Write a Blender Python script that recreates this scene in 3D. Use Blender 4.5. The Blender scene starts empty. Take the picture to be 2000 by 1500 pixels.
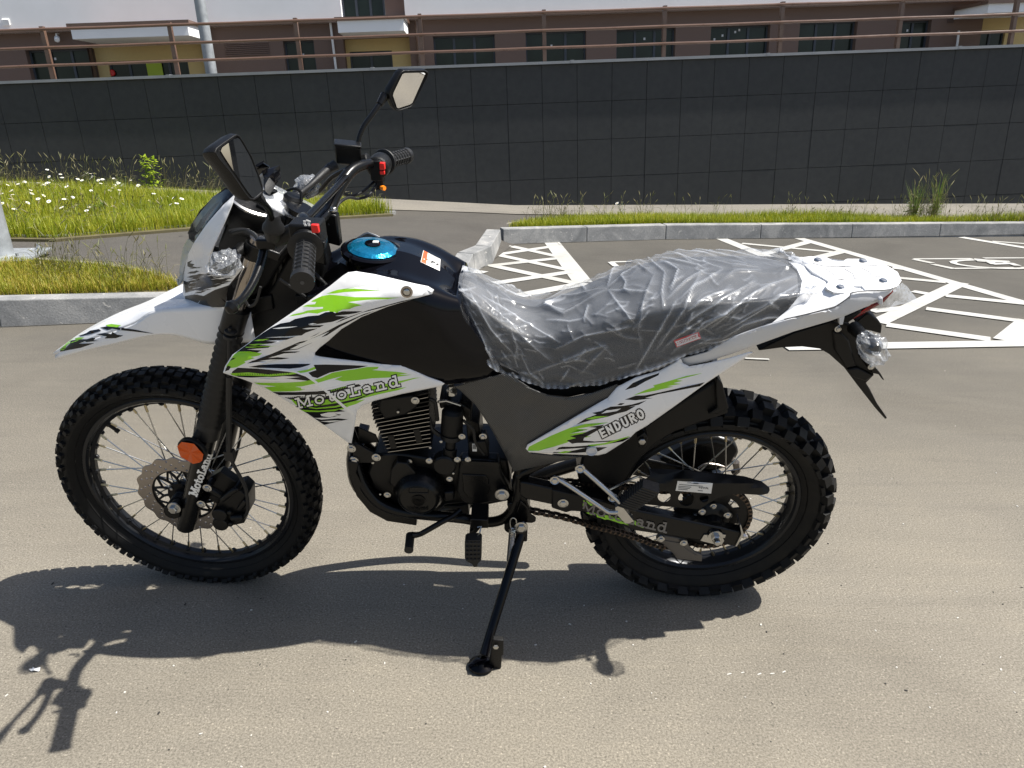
import bpy, math, random
import numpy as np
from mathutils import Vector, Matrix
from mathutils.geometry import delaunay_2d_cdt
random.seed(7); rng = np.random.default_rng(7)
R_ = math.radians
scene = bpy.context.scene
# ------------------------------------------------------------------ camera
F = 1456.0; PITCH = .3563; ROLL = .0175
CAM = np.array([0, 0, 1.2937])
def basis(pitch, roll):
    cp, sp = math.cos(pitch), math.sin(pitch); c, s = math.cos(roll), math.sin(roll)
    f = np.array([0, cp, -sp]); r = np.array([1, 0, 0.]); u = np.array([0, sp, cp])
    return c*r+s*u, -s*r+c*u, f
CR, CU, CF = basis(PITCH, ROLL)
cam_data = bpy.data.cameras.new('camera'); cam_data.sensor_width = 36; cam_data.lens = 36*F/2000
cam_data.clip_start = .02; cam_data.clip_end = 2000
cam = bpy.data.objects.new('camera', cam_data); scene.collection.objects.link(cam)
cam.matrix_world = Matrix([[CR[i], CU[i], -CF[i], CAM[i]] for i in range(3)]+[[0, 0, 0, 1]])
scene.camera = cam
# ------------------------------------------------------------------ world, sun, exposure
SUN_EL = R_(59.5); SUN_AZ = R_(-1)          # azimuth counter-clockwise from +X
w = bpy.data.worlds.new('World'); scene.world = w; w.use_nodes = True
nt = w.node_tree; bg = nt.nodes['Background']; sky = nt.nodes.new('ShaderNodeTexSky')
sky.sky_type = 'NISHITA'; sky.sun_disc = False; sky.sun_elevation = SUN_EL; sky.sun_rotation = R_(90)-SUN_AZ
sky.air_density = 1.0; sky.dust_density = 2.0; sky.ozone_density = 1.0
nt.links.new(sky.outputs[0], bg.inputs[0]); bg.inputs[1].default_value = .072
sd = bpy.data.lights.new('sun', 'SUN'); sd.energy = 4.7; sd.angle = R_(.53); sd.color = (1, .965, .905)
so = bpy.data.objects.new('sun', sd); scene.collection.objects.link(so)
tosun = Vector((math.cos(SUN_AZ)*math.cos(SUN_EL), math.sin(SUN_AZ)*math.cos(SUN_EL), math.sin(SUN_EL)))
so.rotation_euler = tosun.to_track_quat('Z', 'Y').to_euler(); so.location = (4, 0, 8)
scene.view_settings.view_transform = 'Standard'; scene.view_settings.look = 'None'
scene.view_settings.exposure = .82; scene.view_settings.gamma = 1
scene.render.resolution_x = 1024; scene.render.resolution_y = 768
# ------------------------------------------------------------------ unprojection of survey points onto real planes
def ray(u, v): return CR*(u-1000)/F+CU*(750-v)/F+CF
def gnd(u, v, z=0.):
    d = ray(u, v); return CAM+d*(z-CAM[2])/d[2]
def rot(axis, a, v):
    axis = axis/np.linalg.norm(axis)
    return v*math.cos(a)+np.cross(axis, v)*math.sin(a)+axis*np.dot(axis, v)*(1-math.cos(a))
YAW, LEAN, STEER, WB = -.0091, .2249, -.0543, 1.3711
BO = np.array([.5211, 1.8371, 0])
BX = np.array([math.cos(YAW), math.sin(YAW), 0]); BY = rot(BX, LEAN, np.array([-math.sin(YAW), math.cos(YAW), 0])); BZ = rot(BX, LEAN, np.array([0, 0, 1.]))
BM = np.array([BX, BY, BZ])
AXC = np.array([-WB, 0, .3468])               # front axle, the steered frame turns about it
SAX = np.array([math.sin(R_(27)), 0, math.cos(R_(27))])
SR = np.array([rot(SAX, STEER, np.array(e, float)) for e in ((1, 0, 0), (0, 1, 0), (0, 0, 1))])   # rows: steered axes
BC = BM@(CAM-BO)
def U(u, v, y, S=False):
    d = BM@ray(u, v); c = BC
    if S: c = SR@(BC-AXC)+AXC; d = SR@d
    t = (y-c[1])/d[1]; return c+d*t
def US(u, v, y): return U(u, v, y, True)
def fromS(p): return (np.asarray(p)-AXC)@SR+AXC
# ------------------------------------------------------------------ materials
def nodes(m): return m.node_tree.nodes, m.node_tree.links
def mat(name, col, rough=.5, metal=0., coat=0., spec=.5, bump=0., bscale=60., var=0., vscale=8., alpha=None, trans=0., sub=None):
    m = bpy.data.materials.new(name); m.use_nodes = True; N, L = nodes(m); b = N['Principled BSDF']
    b.inputs['Base Color'].default_value = (*col, 1); b.inputs['Roughness'].default_value = rough
    b.inputs['Metallic'].default_value = metal; b.inputs['Coat Weight'].default_value = coat; b.inputs['Coat Roughness'].default_value = .04
    b.inputs['Specular IOR Level'].default_value = spec; b.inputs['Transmission Weight'].default_value = trans
    tc = N.new('ShaderNodeTexCoord')
    if var > 0:
        n = N.new('ShaderNodeTexNoise'); n.inputs['Scale'].default_value = vscale; n.inputs['Detail'].default_value = 6
        L.new(tc.outputs['Object'], n.inputs['Vector'])
        mx = N.new('ShaderNodeMix'); mx.data_type = 'RGBA'
        mx.inputs['A'].default_value = (*[c*(1-var) for c in col], 1); mx.inputs['B'].default_value = (*[min(1, c*(1+var)) for c in col], 1)
        L.new(n.outputs['Fac'], mx.inputs['Factor']); L.new(mx.outputs['Result'], b.inputs['Base Color'])
        mr = N.new('ShaderNodeMapRange'); mr.inputs['From Min'].default_value = .3; mr.inputs['From Max'].default_value = .7
        mr.inputs['To Min'].default_value = max(.02, rough*.8); mr.inputs['To Max'].default_value = min(1, rough*1.25)
        L.new(n.outputs['Fac'], mr.inputs['Value']); L.new(mr.outputs['Result'], b.inputs['Roughness'])
    if bump > 0:
        n2 = N.new('ShaderNodeTexNoise'); n2.inputs['Scale'].default_value = bscale; n2.inputs['Detail'].default_value = 4
        L.new(tc.outputs['Object'], n2.inputs['Vector'])
        bp = N.new('ShaderNodeBump'); bp.inputs['Strength'].default_value = bump; bp.inputs['Distance'].default_value = .002
        L.new(n2.outputs['Fac'], bp.inputs['Height']); L.new(bp.outputs['Normal'], b.inputs['Normal'])
    return m
M = {}
M['paint'] = mat('black_gloss_paint', (.002, .002, .003), .07, spec=.22, bump=.12, bscale=18)
M['white'] = mat('white_plastic', (.78, .78, .78), .28, coat=.25, var=.03, vscale=14)
M['silver'] = mat('light_grey_plastic', (.56, .57, .59), .38, bump=.1, bscale=900)
M['green'] = mat('lime_decal', (.26, .58, .015), .28, coat=.25)
M['dblack'] = mat('black_decal', (.004, .004, .005), .22, spec=.3)
M['dwhite'] = mat('white_decal', (.82, .82, .8), .3)
M['plast'] = mat('black_plastic', (.006, .006, .006), .38, spec=.22, bump=.35, bscale=700, var=.25)
M['satin'] = mat('black_satin_metal', (.004, .004, .004), .25, spec=.25, var=.2, bump=.1, bscale=200)
M['case'] = mat('black_cast_metal', (.005, .005, .005), .32, spec=.25, bump=.3, bscale=420, var=.2)
M['rubber'] = mat('tyre_rubber', (.007, .007, .007), .55, spec=.22, bump=.4, bscale=380, var=.4, vscale=30)
M['grip'] = mat('grip_rubber', (.010, .010, .010), .5, spec=.4, bump=.3, bscale=500)
M['chrome'] = mat('zinc_bright', (.48, .48, .47), .28, metal=1, var=.12)
M['steel'] = mat('brushed_steel', (.35, .315, .285), .36, metal=1, var=.15, bump=.25, bscale=260)
M['fork'] = mat('fork_tube_steel', (.30, .27, .24), .2, metal=1)
M['finedge'] = mat('machined_fin_edge', (.55, .53, .50), .35, metal=.9)
M['rim'] = mat('rim_black', (.016, .017, .019), .28, spec=.3, metal=.35, var=.2)
M['brass'] = mat('nipple_brass', (.45, .38, .24), .35, metal=1)
M['chain'] = mat('chain_steel', (.12, .09, .07), .42, metal=.9, var=.3)
M['orange'] = mat('orange_reflector', (.62, .085, .002), .2, spec=.4, bump=.3, bscale=500)
M['red'] = mat('red_switch', (.75, .02, .015), .35)
M['tail'] = mat('red_lens', (.16, .004, .004), .12, spec=.5)
M['rollg'] = mat('grey_brown_plastic', (.085, .075, .066), .45)
M['headlens'] = mat('headlamp_lens', (.40, .43, .43), .12, spec=.8, bump=.8, bscale=90)
M['siglens'] = mat('smoked_signal_lens', (.05, .052, .055), .15, spec=.6)
M['amber'] = mat('amber_button', (.9, .25, .01), .4)
M['blue'] = mat('blue_film', (.006, .26, .46), .18, metal=.75, coat=.6, bump=1., bscale=70, var=.5, vscale=40)
M['label'] = mat('paper_label', (.72, .71, .68), .5)
M['labelred'] = mat('label_orange', (.72, .10, .02), .5)
M['ink'] = mat('ink', (.05, .05, .05), .6)
M['greyink'] = mat('decal_grey_lettering', (.16, .15, .14), .45)
M['seat'] = mat('seat_vinyl', (.028, .03, .033), .5, bump=.3, bscale=300)
M['mirror'] = mat('mirror_glass', (.9, .9, .9), .01, metal=1)
M['dial'] = mat('dial_face', (.55, .56, .50), .3)
M['tag'] = mat('red_tag', (.55, .03, .03), .5)
# woven carbon-look plastic
def carbon():
    m = bpy.data.materials.new('carbon_weave_plastic'); m.use_nodes = True; N, L = nodes(m); b = N['Principled BSDF']
    tc = N.new('ShaderNodeTexCoord'); mp = N.new('ShaderNodeMapping'); mp.inputs['Rotation'].default_value = (0, R_(14), 0); mp.inputs['Scale'].default_value = (1, .001, 1)
    ck = N.new('ShaderNodeTexChecker'); ck.inputs['Scale'].default_value = 480
    ck.inputs['Color1'].default_value = (.095, .093, .088, 1); ck.inputs['Color2'].default_value = (.010, .010, .010, 1)
    L.new(tc.outputs['Object'], mp.inputs['Vector']); L.new(mp.outputs['Vector'], ck.inputs['Vector']); L.new(ck.outputs['Color'], b.inputs['Base Color'])
    b.inputs['Roughness'].default_value = .3; b.inputs['Specular IOR Level'].default_value = .45
    bp = N.new('ShaderNodeBump'); bp.inputs['Strength'].default_value = .25; bp.inputs['Distance'].default_value = .001
    L.new(ck.outputs['Fac'], bp.inputs['Height']); L.new(bp.outputs['Normal'], b.inputs['Normal']); return m
M['carbon'] = carbon()
# thin polythene: mostly see-through, denser in doubled-up creases, bright highlights painted in there too (vertex attribute)
def film(name, op=.2, sc=14., strength=.4, fine=.5, rough=.14, crease=True, stretch=(.45, .8, 1.5)):
    m = bpy.data.materials.new(name); m.use_nodes = True; N, L = nodes(m); b = N['Principled BSDF']; out = N['Material Output']
    b.inputs['Base Color'].default_value = (.52, .54, .57, 1); b.inputs['Roughness'].default_value = rough; b.inputs['Specular IOR Level'].default_value = .9; b.inputs['Coat Weight'].default_value = 1; b.inputs['Coat Roughness'].default_value = .07
    tc = N.new('ShaderNodeTexCoord'); mp = N.new('ShaderNodeMapping'); mp.inputs['Scale'].default_value = stretch; mp.inputs['Rotation'].default_value = (0, R_(28), 0); L.new(tc.outputs['Object'], mp.inputs['Vector'])
    n1 = N.new('ShaderNodeTexNoise'); n1.inputs['Scale'].default_value = sc; n1.inputs['Detail'].default_value = 5; n1.inputs['Roughness'].default_value = .6; n1.inputs['Distortion'].default_value = 1.2; n1.noise_type = 'RIDGED_MULTIFRACTAL' if hasattr(n1, 'noise_type') else n1.noise_type
    L.new(mp.outputs['Vector'], n1.inputs['Vector'])
    nd = N.new('ShaderNodeTexNoise'); nd.inputs['Scale'].default_value = sc*.8; nd.inputs['Detail'].default_value = 2; L.new(mp.outputs['Vector'], nd.inputs['Vector'])
    wv = N.new('ShaderNodeMix'); wv.data_type = 'VECTOR'; wv.inputs['Factor'].default_value = .10; L.new(mp.outputs['Vector'], wv.inputs['A']); L.new(nd.outputs['Color'], wv.inputs['B'])
    v = N.new('ShaderNodeTexVoronoi'); v.feature = 'F1'; v.inputs['Scale'].default_value = sc*2.2; L.new(wv.outputs['Result'], v.inputs['Vector'])
    r1 = N.new('ShaderNodeMapRange'); r1.inputs['From Max'].default_value = .8; r1.inputs['To Min'].default_value = 0; r1.inputs['To Max'].default_value = fine*2; L.new(v.outputs['Distance'], r1.inputs['Value'])
    ad = N.new('ShaderNodeMath'); ad.operation = 'ADD'; L.new(n1.outputs['Fac'], ad.inputs[0]); L.new(r1.outputs[0], ad.inputs[1])
    bp = N.new('ShaderNodeBump'); bp.inputs['Strength'].default_value = strength; bp.inputs['Distance'].default_value = .004
    L.new(ad.outputs[0], bp.inputs['Height']); L.new(bp.outputs['Normal'], b.inputs['Normal']); L.new(bp.outputs['Normal'], b.inputs['Coat Normal'])
    tr = N.new('ShaderNodeBsdfTransparent'); ms = N.new('ShaderNodeMixShader'); mr = N.new('ShaderNodeMapRange'); mr.inputs['From Min'].default_value = .1; mr.inputs['From Max'].default_value = 1.1; mr.inputs['To Min'].default_value = op*.7; mr.inputs['To Max'].default_value = op*1.5
    L.new(ad.outputs[0], mr.inputs['Value']); fac = mr.outputs['Result']
    lw = N.new('ShaderNodeLayerWeight'); lw.inputs['Blend'].default_value = .35; f2 = N.new('ShaderNodeMath'); f2.operation = 'MULTIPLY_ADD'; f2.inputs[1].default_value = .26; L.new(lw.outputs['Facing'], f2.inputs[0]); L.new(fac, f2.inputs[2]); fac = f2.outputs[0]
    if crease:
        at = N.new('ShaderNodeAttribute'); at.attribute_name = 'crease'; f3_ = N.new('ShaderNodeMath'); f3_.operation = 'MULTIPLY_ADD'; f3_.inputs[1].default_value = .55; f3_.use_clamp = True; L.new(at.outputs['Fac'], f3_.inputs[0]); L.new(fac, f3_.inputs[2]); fac = f3_.outputs[0]
    L.new(fac, ms.inputs[0]); L.new(tr.outputs[0], ms.inputs[1]); L.new(b.outputs[0], ms.inputs[2]); L.new(ms.outputs[0], out.inputs[0]); return m
M['film'] = film('polythene_wrap', .075, 10., 1., .5, .24)
M['film2'] = film('polythene_wrap_small', .20, 45., .5, .5, crease=False, stretch=(1, 1, 1))
M['filmclear'] = film('clear_film', .12, 30., .4, .4, crease=False, stretch=(1, 1, 1))
# ------------------------------------------------------------------ objects
COL = scene.collection
def tag(o, label=None, cat=None, group=None, kind=None):
    if label: o['label'] = label
    if cat: o['category'] = cat
    if group: o['group'] = group
    if kind: o['kind'] = kind
    return o
def empty(name, loc=(0, 0, 0), rz=0.):
    o = bpy.data.objects.new(name, None); COL.objects.link(o); o.location = loc; o.rotation_euler = (0, 0, rz); o.empty_display_size = .2; return o
class MB:
    def __init__(s, S=False): s.v = []; s.f = []; s.m = []; s.S = S
    def add(s, vs, fs, mi=0):
        b = len(s.v); s.v += [tuple(map(float, p)) for p in vs]; s.f += [tuple(b+i for i in f) for f in fs]
        s.m += ([mi]*len(fs) if isinstance(mi, int) else list(mi)); return s
    def build(s, name, mats, parent=None, label=None, ang=35, bevel=0., smooth=True, subsurf=0, recalc=True):
        me = bpy.data.meshes.new(name)
        vs = s.v
        if s.S: vs = [tuple(p) for p in fromS(np.array(vs))]
        me.from_pydata(vs, [], s.f)
        for m in (mats if isinstance(mats, (list, tuple)) else [mats]): me.materials.append(M[m] if isinstance(m, str) else m)
        me.polygons.foreach_set('material_index', s.m)
        if recalc:
            import bmesh
            bm = bmesh.new(); bm.from_mesh(me); bmesh.ops.recalc_face_normals(bm, faces=bm.faces); bm.to_mesh(me); bm.free()
        if smooth:
            me.polygons.foreach_set('use_smooth', [True]*len(s.f)); me.update()
            try: me.set_sharp_from_angle(angle=R_(ang))
            except Exception: pass
        o = bpy.data.objects.new(name, me); COL.objects.link(o)
        if parent is not None: o.parent = parent
        if label: o['label'] = label
        if bevel > 0:
            b = o.modifiers.new('bevel', 'BEVEL'); b.width = bevel; b.segments = 2; b.limit_method = 'ANGLE'; b.angle_limit = R_(30); b.harden_normals = False
        if subsurf:
            b = o.modifiers.new('sub', 'SUBSURF'); b.levels = subsurf; b.render_levels = subsurf
        return o
    # --- shapes
    def tube(s, pts, r, n=10, mi=0, caps=True, smooth=0, flat=1.):
        P = [np.array(p, float) for p in pts]; rr = list(r) if hasattr(r, '__len__') else [r]*len(P)
        if smooth: P, rr = crom(P, rr, smooth)
        vs = []; fs = []; ref = None
        for i, p in enumerate(P):
            t = P[min(i+1, len(P)-1)]-P[max(i-1, 0)]; t = t/(np.linalg.norm(t)+1e-12)
            if ref is None:
                ref = np.array([0, 1., 0]) if abs(t[1]) < .9 else np.array([1., 0, 0])
            a = ref-t*np.dot(ref, t); a /= np.linalg.norm(a)+1e-12; b = np.cross(t, a); ref = a
            for k in range(n):
                c = 2*math.pi*k/n; vs.append(p+rr[i]*(math.cos(c)*a*flat+math.sin(c)*b))
        m = len(P)
        for i in range(m-1):
            for k in range(n): fs.append((i*n+k, i*n+(k+1) % n, (i+1)*n+(k+1) % n, (i+1)*n+k))
        if caps: fs.append(tuple(range(n))[::-1]); fs.append(tuple((m-1)*n+k for k in range(n)))
        return s.add(vs, fs, mi)
    def lathe(s, prof, c, ax, n=32, mi=0, caps=True, e1=None):      # prof: (radius, along axis)
        c = np.array(c, float); ax = np.array(ax, float); ax /= np.linalg.norm(ax)
        if e1 is None: e1 = np.array([1., 0, 0]) if abs(ax[0]) < .9 else np.array([0, 0, 1.])
        e1 = e1-ax*np.dot(e1, ax); e1 /= np.linalg.norm(e1); e2 = np.cross(ax, e1)
        vs = [c+ax*h+r*(math.cos(2*math.pi*k/n)*e1+math.sin(2*math.pi*k/n)*e2) for r, h in prof for k in range(n)]
        m = len(prof); fs = [(i*n+k, i*n+(k+1) % n, (i+1)*n+(k+1) % n, (i+1)*n+k) for i in range(m-1) for k in range(n)]
        if caps: fs.append(tuple(range(n))[::-1]); fs.append(tuple((m-1)*n+k for k in range(n)))
        return s.add(vs, fs, mi)
    def ring(s, prof, c, ax, n=96, mi=0):                            # closed profile torus
        c = np.array(c, float); ax = np.array(ax, float); ax /= np.linalg.norm(ax); e1 = np.array([1., 0, 0])
        e1 = e1-ax*np.dot(e1, ax); e1 /= np.linalg.norm(e1); e2 = np.cross(ax, e1); m = len(prof)
        vs = [c+ax*h+r*(math.cos(2*math.pi*k/n)*e1+math.sin(2*math.pi*k/n)*e2) for k in range(n) for r, h in prof]
        fs = [(k*m+i, k*m+(i+1) % m, ((k+1) % n)*m+(i+1) % m, ((k+1) % n)*m+i) for k in range(n) for i in range(m)]
        return s.add(vs, fs, mi)
    def box(s, c, hx, hy, hz, mi=0, taper=1.):                      # c centre, h* half-axis vectors
        c = np.array(c, float); hx, hy, hz = (np.array(a, float) for a in (hx, hy, hz)); vs = []
        for k in (-1, 1):
            t = taper if k > 0 else 1
            for i, j in ((-1, -1), (1, -1), (1, 1), (-1, 1)): vs.append(c+hx*i*t+hy*j*t+hz*k)
        return s.add(vs, [(3, 2, 1, 0), (4, 5, 6, 7), (0, 1, 5, 4), (1, 2, 6, 5), (2, 3, 7, 6), (3, 0, 4, 7)], mi)
    def prism(s, poly, y0, y1, mi=0, U_=None, scale=1.):            # pixel outline on the plane y0, extruded straight to y1
        U_ = U_ or (US if s.S else U)
        a = [U_(p[0], p[1], y0) for p in poly]; c = sum(a)/len(a)
        b = [np.array([c[0]+(p[0]-c[0])*scale, y1, c[2]+(p[2]-c[2])*scale]) for p in a]; n = len(a)
        tri = cdt_fill([(p[0], p[2]) for p in a])
        fs = [tuple(t) for t in tri]+[tuple(i+n for i in t[::-1]) for t in tri]+[(i, (i+1) % n, n+(i+1) % n, n+i) for i in range(n)]
        return s.add(a+b, fs, mi)
    def bolt(s, c, r=.008, h=.006, ax=(0, -1, 0), mi=0, washer=True):
        c = np.array(c, float); ax = np.array(ax, float)
        if washer: s.lathe([(r*1.5, -.002), (r*1.5, .0015), (r*1.3, .002)], c, ax, 18, mi)
        s.lathe([(r, .0015), (r, h*.85), (r*.85, h)], c, ax, 6, mi)
        return s
def crom(P, rr, k):
    Q = []; q = []; n = len(P)
    for i in range(n-1):
        p0, p1, p2, p3 = P[max(i-1, 0)], P[i], P[i+1], P[min(i+2, n-1)]
        for j in range(k):
            t = j/k; Q.append(.5*((2*p1)+(-p0+p2)*t+(2*p0-5*p1+4*p2-p3)*t*t+(-p0+3*p1-3*p2+p3)*t**3)); q.append(rr[i]*(1-t)+rr[i+1]*t)
    Q.append(P[-1]); q.append(rr[-1]); return Q, q
def cdt_fill(poly):
    vs = [Vector((float(a), float(b))) for a, b in poly]; n = len(vs)
    o = delaunay_2d_cdt(vs, [], [list(range(n))], 1, 1e-7)
    if len(o[0]) != n: return [list(range(n))]
    mp = [x[0] if x else i for i, x in enumerate(o[3])]
    return [[mp[i] for i in f] for f in o[2]]
def zc(ox, oy, s, pts): return [(ox+p[0]/s, oy+p[1]/s, *p[2:]) for p in pts]
def inside(pts, poly):
    x, y = pts[:, 0], pts[:, 1]; r = np.zeros(len(pts), bool); n = len(poly)
    for i in range(n):
        x1, y1 = poly[i][:2]; x2, y2 = poly[(i+1) % n][:2]
        if y1 == y2: continue
        c = ((y1 > y) != (y2 > y)) & (x < (x2-x1)*(y-y1)/(y2-y1)+x1); r ^= c
    return r
def dist_poly(pts, poly, closed=True):
    d = np.full(len(pts), 1e9); n = len(poly)
    for i in range(n if closed else n-1):
        a = np.array(poly[i][:2]); b = np.array(poly[(i+1) % n][:2]); ab = b-a; t = np.clip(((pts-a)@ab)/(ab@ab+1e-12), 0, 1)
        d = np.minimum(d, np.linalg.norm(pts-(a+t[:, None]*ab), axis=1))
    return d
class Field:                                                        # piecewise linear lateral offset over survey points, lightly blurred
    def __init__(s, pts, blur=5.):
        s.p = np.array([p[:2] for p in pts], float); s.y = np.array([p[2] for p in pts], float); s.blur = blur
        o = delaunay_2d_cdt([Vector((float(a), float(b))) for a, b in s.p], [], [], 0, 1e-6)
        mp = [x[0] for x in o[3]]; s.t = np.array([[mp[i] for i in f] for f in o[2] if len(f) == 3])
    def lin(s, q):
        A, B, C = s.p[s.t[:, 0]], s.p[s.t[:, 1]], s.p[s.t[:, 2]]; out = np.empty(len(q))
        det = (B[:, 1]-C[:, 1])*(A[:, 0]-C[:, 0])+(C[:, 0]-B[:, 0])*(A[:, 1]-C[:, 1]); det[np.abs(det) < 1e-9] = 1e-9
        l1 = ((B[:, 1]-C[:, 1])*(q[:, None, 0]-C[:, 0])+(C[:, 0]-B[:, 0])*(q[:, None, 1]-C[:, 1]))/det
        l2 = ((C[:, 1]-A[:, 1])*(q[:, None, 0]-C[:, 0])+(A[:, 0]-C[:, 0])*(q[:, None, 1]-C[:, 1]))/det
        l3 = 1-l1-l2; mn = np.minimum(np.minimum(l1, l2), l3); k = mn.argmax(1); i = np.arange(len(q))
        w1, w2, w3 = l1[i, k], l2[i, k], l3[i, k]
        W = np.clip(np.stack([w1, w2, w3], 1), 0, 1); W /= W.sum(1)[:, None]; T = s.t[k]
        return (W*np.stack([s.y[T[:, 0]], s.y[T[:, 1]], s.y[T[:, 2]]], 1)).sum(1)
    def __call__(s, q):
        q = np.asarray(q, float)
        if s.blur <= 0: return s.lin(q)
        r = s.lin(q)*2; n = 2
        for a in range(8):
            for k in (.5, 1.): r = r+s.lin(q+s.blur*k*np.array([math.cos(a*math.pi/4), math.sin(a*math.pi/4)])); n += 1
        return r/n
def panel(mb, outline, ctrl, decals=(), thick=.004, grid=14., blur=5., bevw=4., bevd=.003, holes=(), field=None):
    """side panel traced in survey pixels; outline/ctrl points carry their lateral offset; decals = [(material index, polygon)]"""
    S = mb.S; fld = field or Field(list(outline)+list(ctrl), blur)
    ol = [p[:2] for p in outline]; n = len(ol); V = [Vector(map(float, p)) for p in ol]; E = [(i, (i+1) % n) for i in range(n)]
    for h in holes:
        b = len(V); V += [Vector(map(float, p[:2])) for p in h]; E += [(b+i, b+(i+1) % len(h)) for i in range(len(h))]
    for mi, poly in decals:
        b = len(V); V += [Vector(map(float, p[:2])) for p in poly]; E += [(b+i, b+(i+1) % len(poly)) for i in range(len(poly))]
    P = np.array(ol); x0, y0 = P.min(0); x1, y1 = P.max(0)
    gx, gy = np.meshgrid(np.arange(x0, x1, grid), np.arange(y0, y1, grid)); g = np.stack([gx.ravel()+gy.ravel()*.11 % grid, gy.ravel()], 1)
    g = g[inside(g, ol)]; g = g[dist_poly(g, ol) > max(bevw, grid*.4)]
    V += [Vector(map(float, p)) for p in g]
    if bevw > 0:                                                     # ring just inside the edge
        ring = []
        for i in range(n):
            a = P[i]; b = P[(i+1) % n]; L = np.linalg.norm(b-a)
            if L < 1: continue
            nn = np.array([-(b-a)[1], (b-a)[0]])/L
            for t in np.linspace(0, 1, max(2, int(L/12)+1))[:-1]:
                for k in (.5, 1.): ring.append(a+(b-a)*t+nn*bevw*k); ring.append(a+(b-a)*t-nn*bevw*k)
        ring = np.array(ring); ring = ring[inside(ring, ol)]; ring = ring[dist_poly(ring, ol) > bevw*.45]
        V += [Vector(map(float, p)) for p in ring]
    o = delaunay_2d_cdt(V, E, [], 0, 1e-3)
    Q = np.array([tuple(v) for v in o[0]]); T = [f for f in o[2]]
    cen = np.array([Q[list(f)].mean(0) for f in T]); keep = inside(cen, ol)
    for h in holes: keep &= ~inside(cen, h)
    mi = np.zeros(len(T), int)
    for m_, poly in decals: mi[inside(cen, poly)] = m_
    T = [f for f, k in zip(T, keep) if k]; mi = mi[keep]
    used = sorted({i for f in T for i in f}); re = {i: k for k, i in enumerate(used)}; Q = Q[used]; T = [tuple(re[i] for i in f) for f in T]
    y = fld(Q)
    if bevw > 0:
        d = dist_poly(Q, ol); y = y+bevd*np.clip(1-d/bevw, 0, 1)**2
    front = np.array([U(a, b, c, S) for (a, b), c in zip(Q, y)])
    # orient: front faces -y
    nb = len(front); vn = np.zeros_like(front)
    for f in T:
        a, b_, c_ = front[f[0]], front[f[1]], front[f[2]]; nn = np.cross(b_-a, c_-a); cc = (SR@(BC-AXC)+AXC) if S else BC
        if nn@(cc-a) < 0: nn = -nn
        for i in f: vn[i] += nn
    vn /= np.linalg.norm(vn, axis=1)[:, None]+1e-15; back = front-vn*thick
    ec = {}
    for f in T:
        for i in range(len(f)): e = (f[i], f[(i+1) % len(f)]); k = tuple(sorted(e)); ec.setdefault(k, []).append(e)
    rim = [e[0] for e in ec.values() if len(e) == 1]
    fs = list(T)+[tuple(i+nb for i in f[::-1]) for f in T]+[(e[1], e[0], e[0]+nb, e[1]+nb) for e in rim]
    mb.add(list(front)+list(back), fs, list(mi)+[0]*len(T)+[0]*len(rim)); return fld
def grid_surf(mb, lines, mi=0, k=4, kk=4, mirror=True, caps=True, y_close=None):
    """smooth skin through survey lines [(x,y,z)...] in local space, equal counts; mirrored across y=0"""
    L = [[np.array(p, float) for p in l] for l in lines]
    L = [crom(l, [0]*len(l), k)[0] for l in L]; m = len(L[0])
    cols = [crom([L[i][j] for i in range(len(L))], [0]*len(L), kk)[0] for j in range(m)]
    n = len(cols[0]); vs = [cols[j][i] for j in range(m) for i in range(n)]
    fs = [(j*n+i, j*n+i+1, (j+1)*n+i+1, (j+1)*n+i) for j in range(m-1) for i in range(n-1)]
    if mirror:
        b = len(vs); vs += [np.array([p[0], -p[1], p[2]]) for p in vs]; fs += [tuple(b+i for i in f[::-1]) for f in fs]
        if caps:
            for j in (0, m-1):
                a = [j*n+i for i in range(n)]; c = [b+j*n+i for i in range(n)]
                fs += [(a[i], a[i+1], c[i+1], c[i]) for i in range(n-1)]
            fs += [(j*n+n-1, (j+1)*n+n-1, b+(j+1)*n+n-1, b+j*n+n-1) for j in range(m-1)]
            fs += [(j*n, (j+1)*n, b+(j+1)*n, b+j*n) for j in range(m-1) if abs(vs[j*n][1]) > 1e-4 or abs(vs[(j+1)*n][1]) > 1e-4]
    return mb.add(vs, fs, mi)
# stroke lettering ------------------------------------------------
def ell(cx, cy, rx, ry, n=14): return [(cx+rx*math.cos(2*math.pi*i/n), cy+ry*math.sin(2*math.pi*i/n)) for i in range(n+1)]
SLAB = {'M': (1.3, [[(.2, 0), (.2, 1)], [(.2, 1), (.65, .22)], [(.65, .22), (1.1, 1)], [(1.1, 1), (1.1, 0)], [(0, .02), (.42, .02)], [(.88, .02), (1.3, .02)], [(0, .98), (.3, .98)], [(1., .98), (1.3, .98)]]),
 'o': (.85, [ell(.42, .34, .32, .32)]), 't': (.6, [[(.27, .95), (.27, .15), (.37, .03), (.55, .06)], [(.03, .66), (.52, .66)]]),
 'L': (.9, [[(.27, 0), (.27, 1)], [(.05, .98), (.5, .98)], [(.03, .02), (.83, .02)], [(.83, .02), (.83, .32)]]),
 'a': (.85, [[(.12, .56), (.3, .66), (.5, .64), (.6, .5), (.6, .02), (.8, .02)], ell(.35, .2, .24, .18)]),
 'n': (.95, [[(.22, 0), (.22, .64)], [(.03, .64), (.22, .64)], [(.22, .46), (.38, .63), (.56, .63), (.68, .5), (.68, 0)], [(.05, .02), (.4, .02)], [(.52, .02), (.88, .02)]]),
 'd': (.9, [ell(.34, .34, .28, .32), [(.64, 1), (.64, .02)], [(.44, .98), (.64, .98)], [(.64, .02), (.84, .02)]])}
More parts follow.
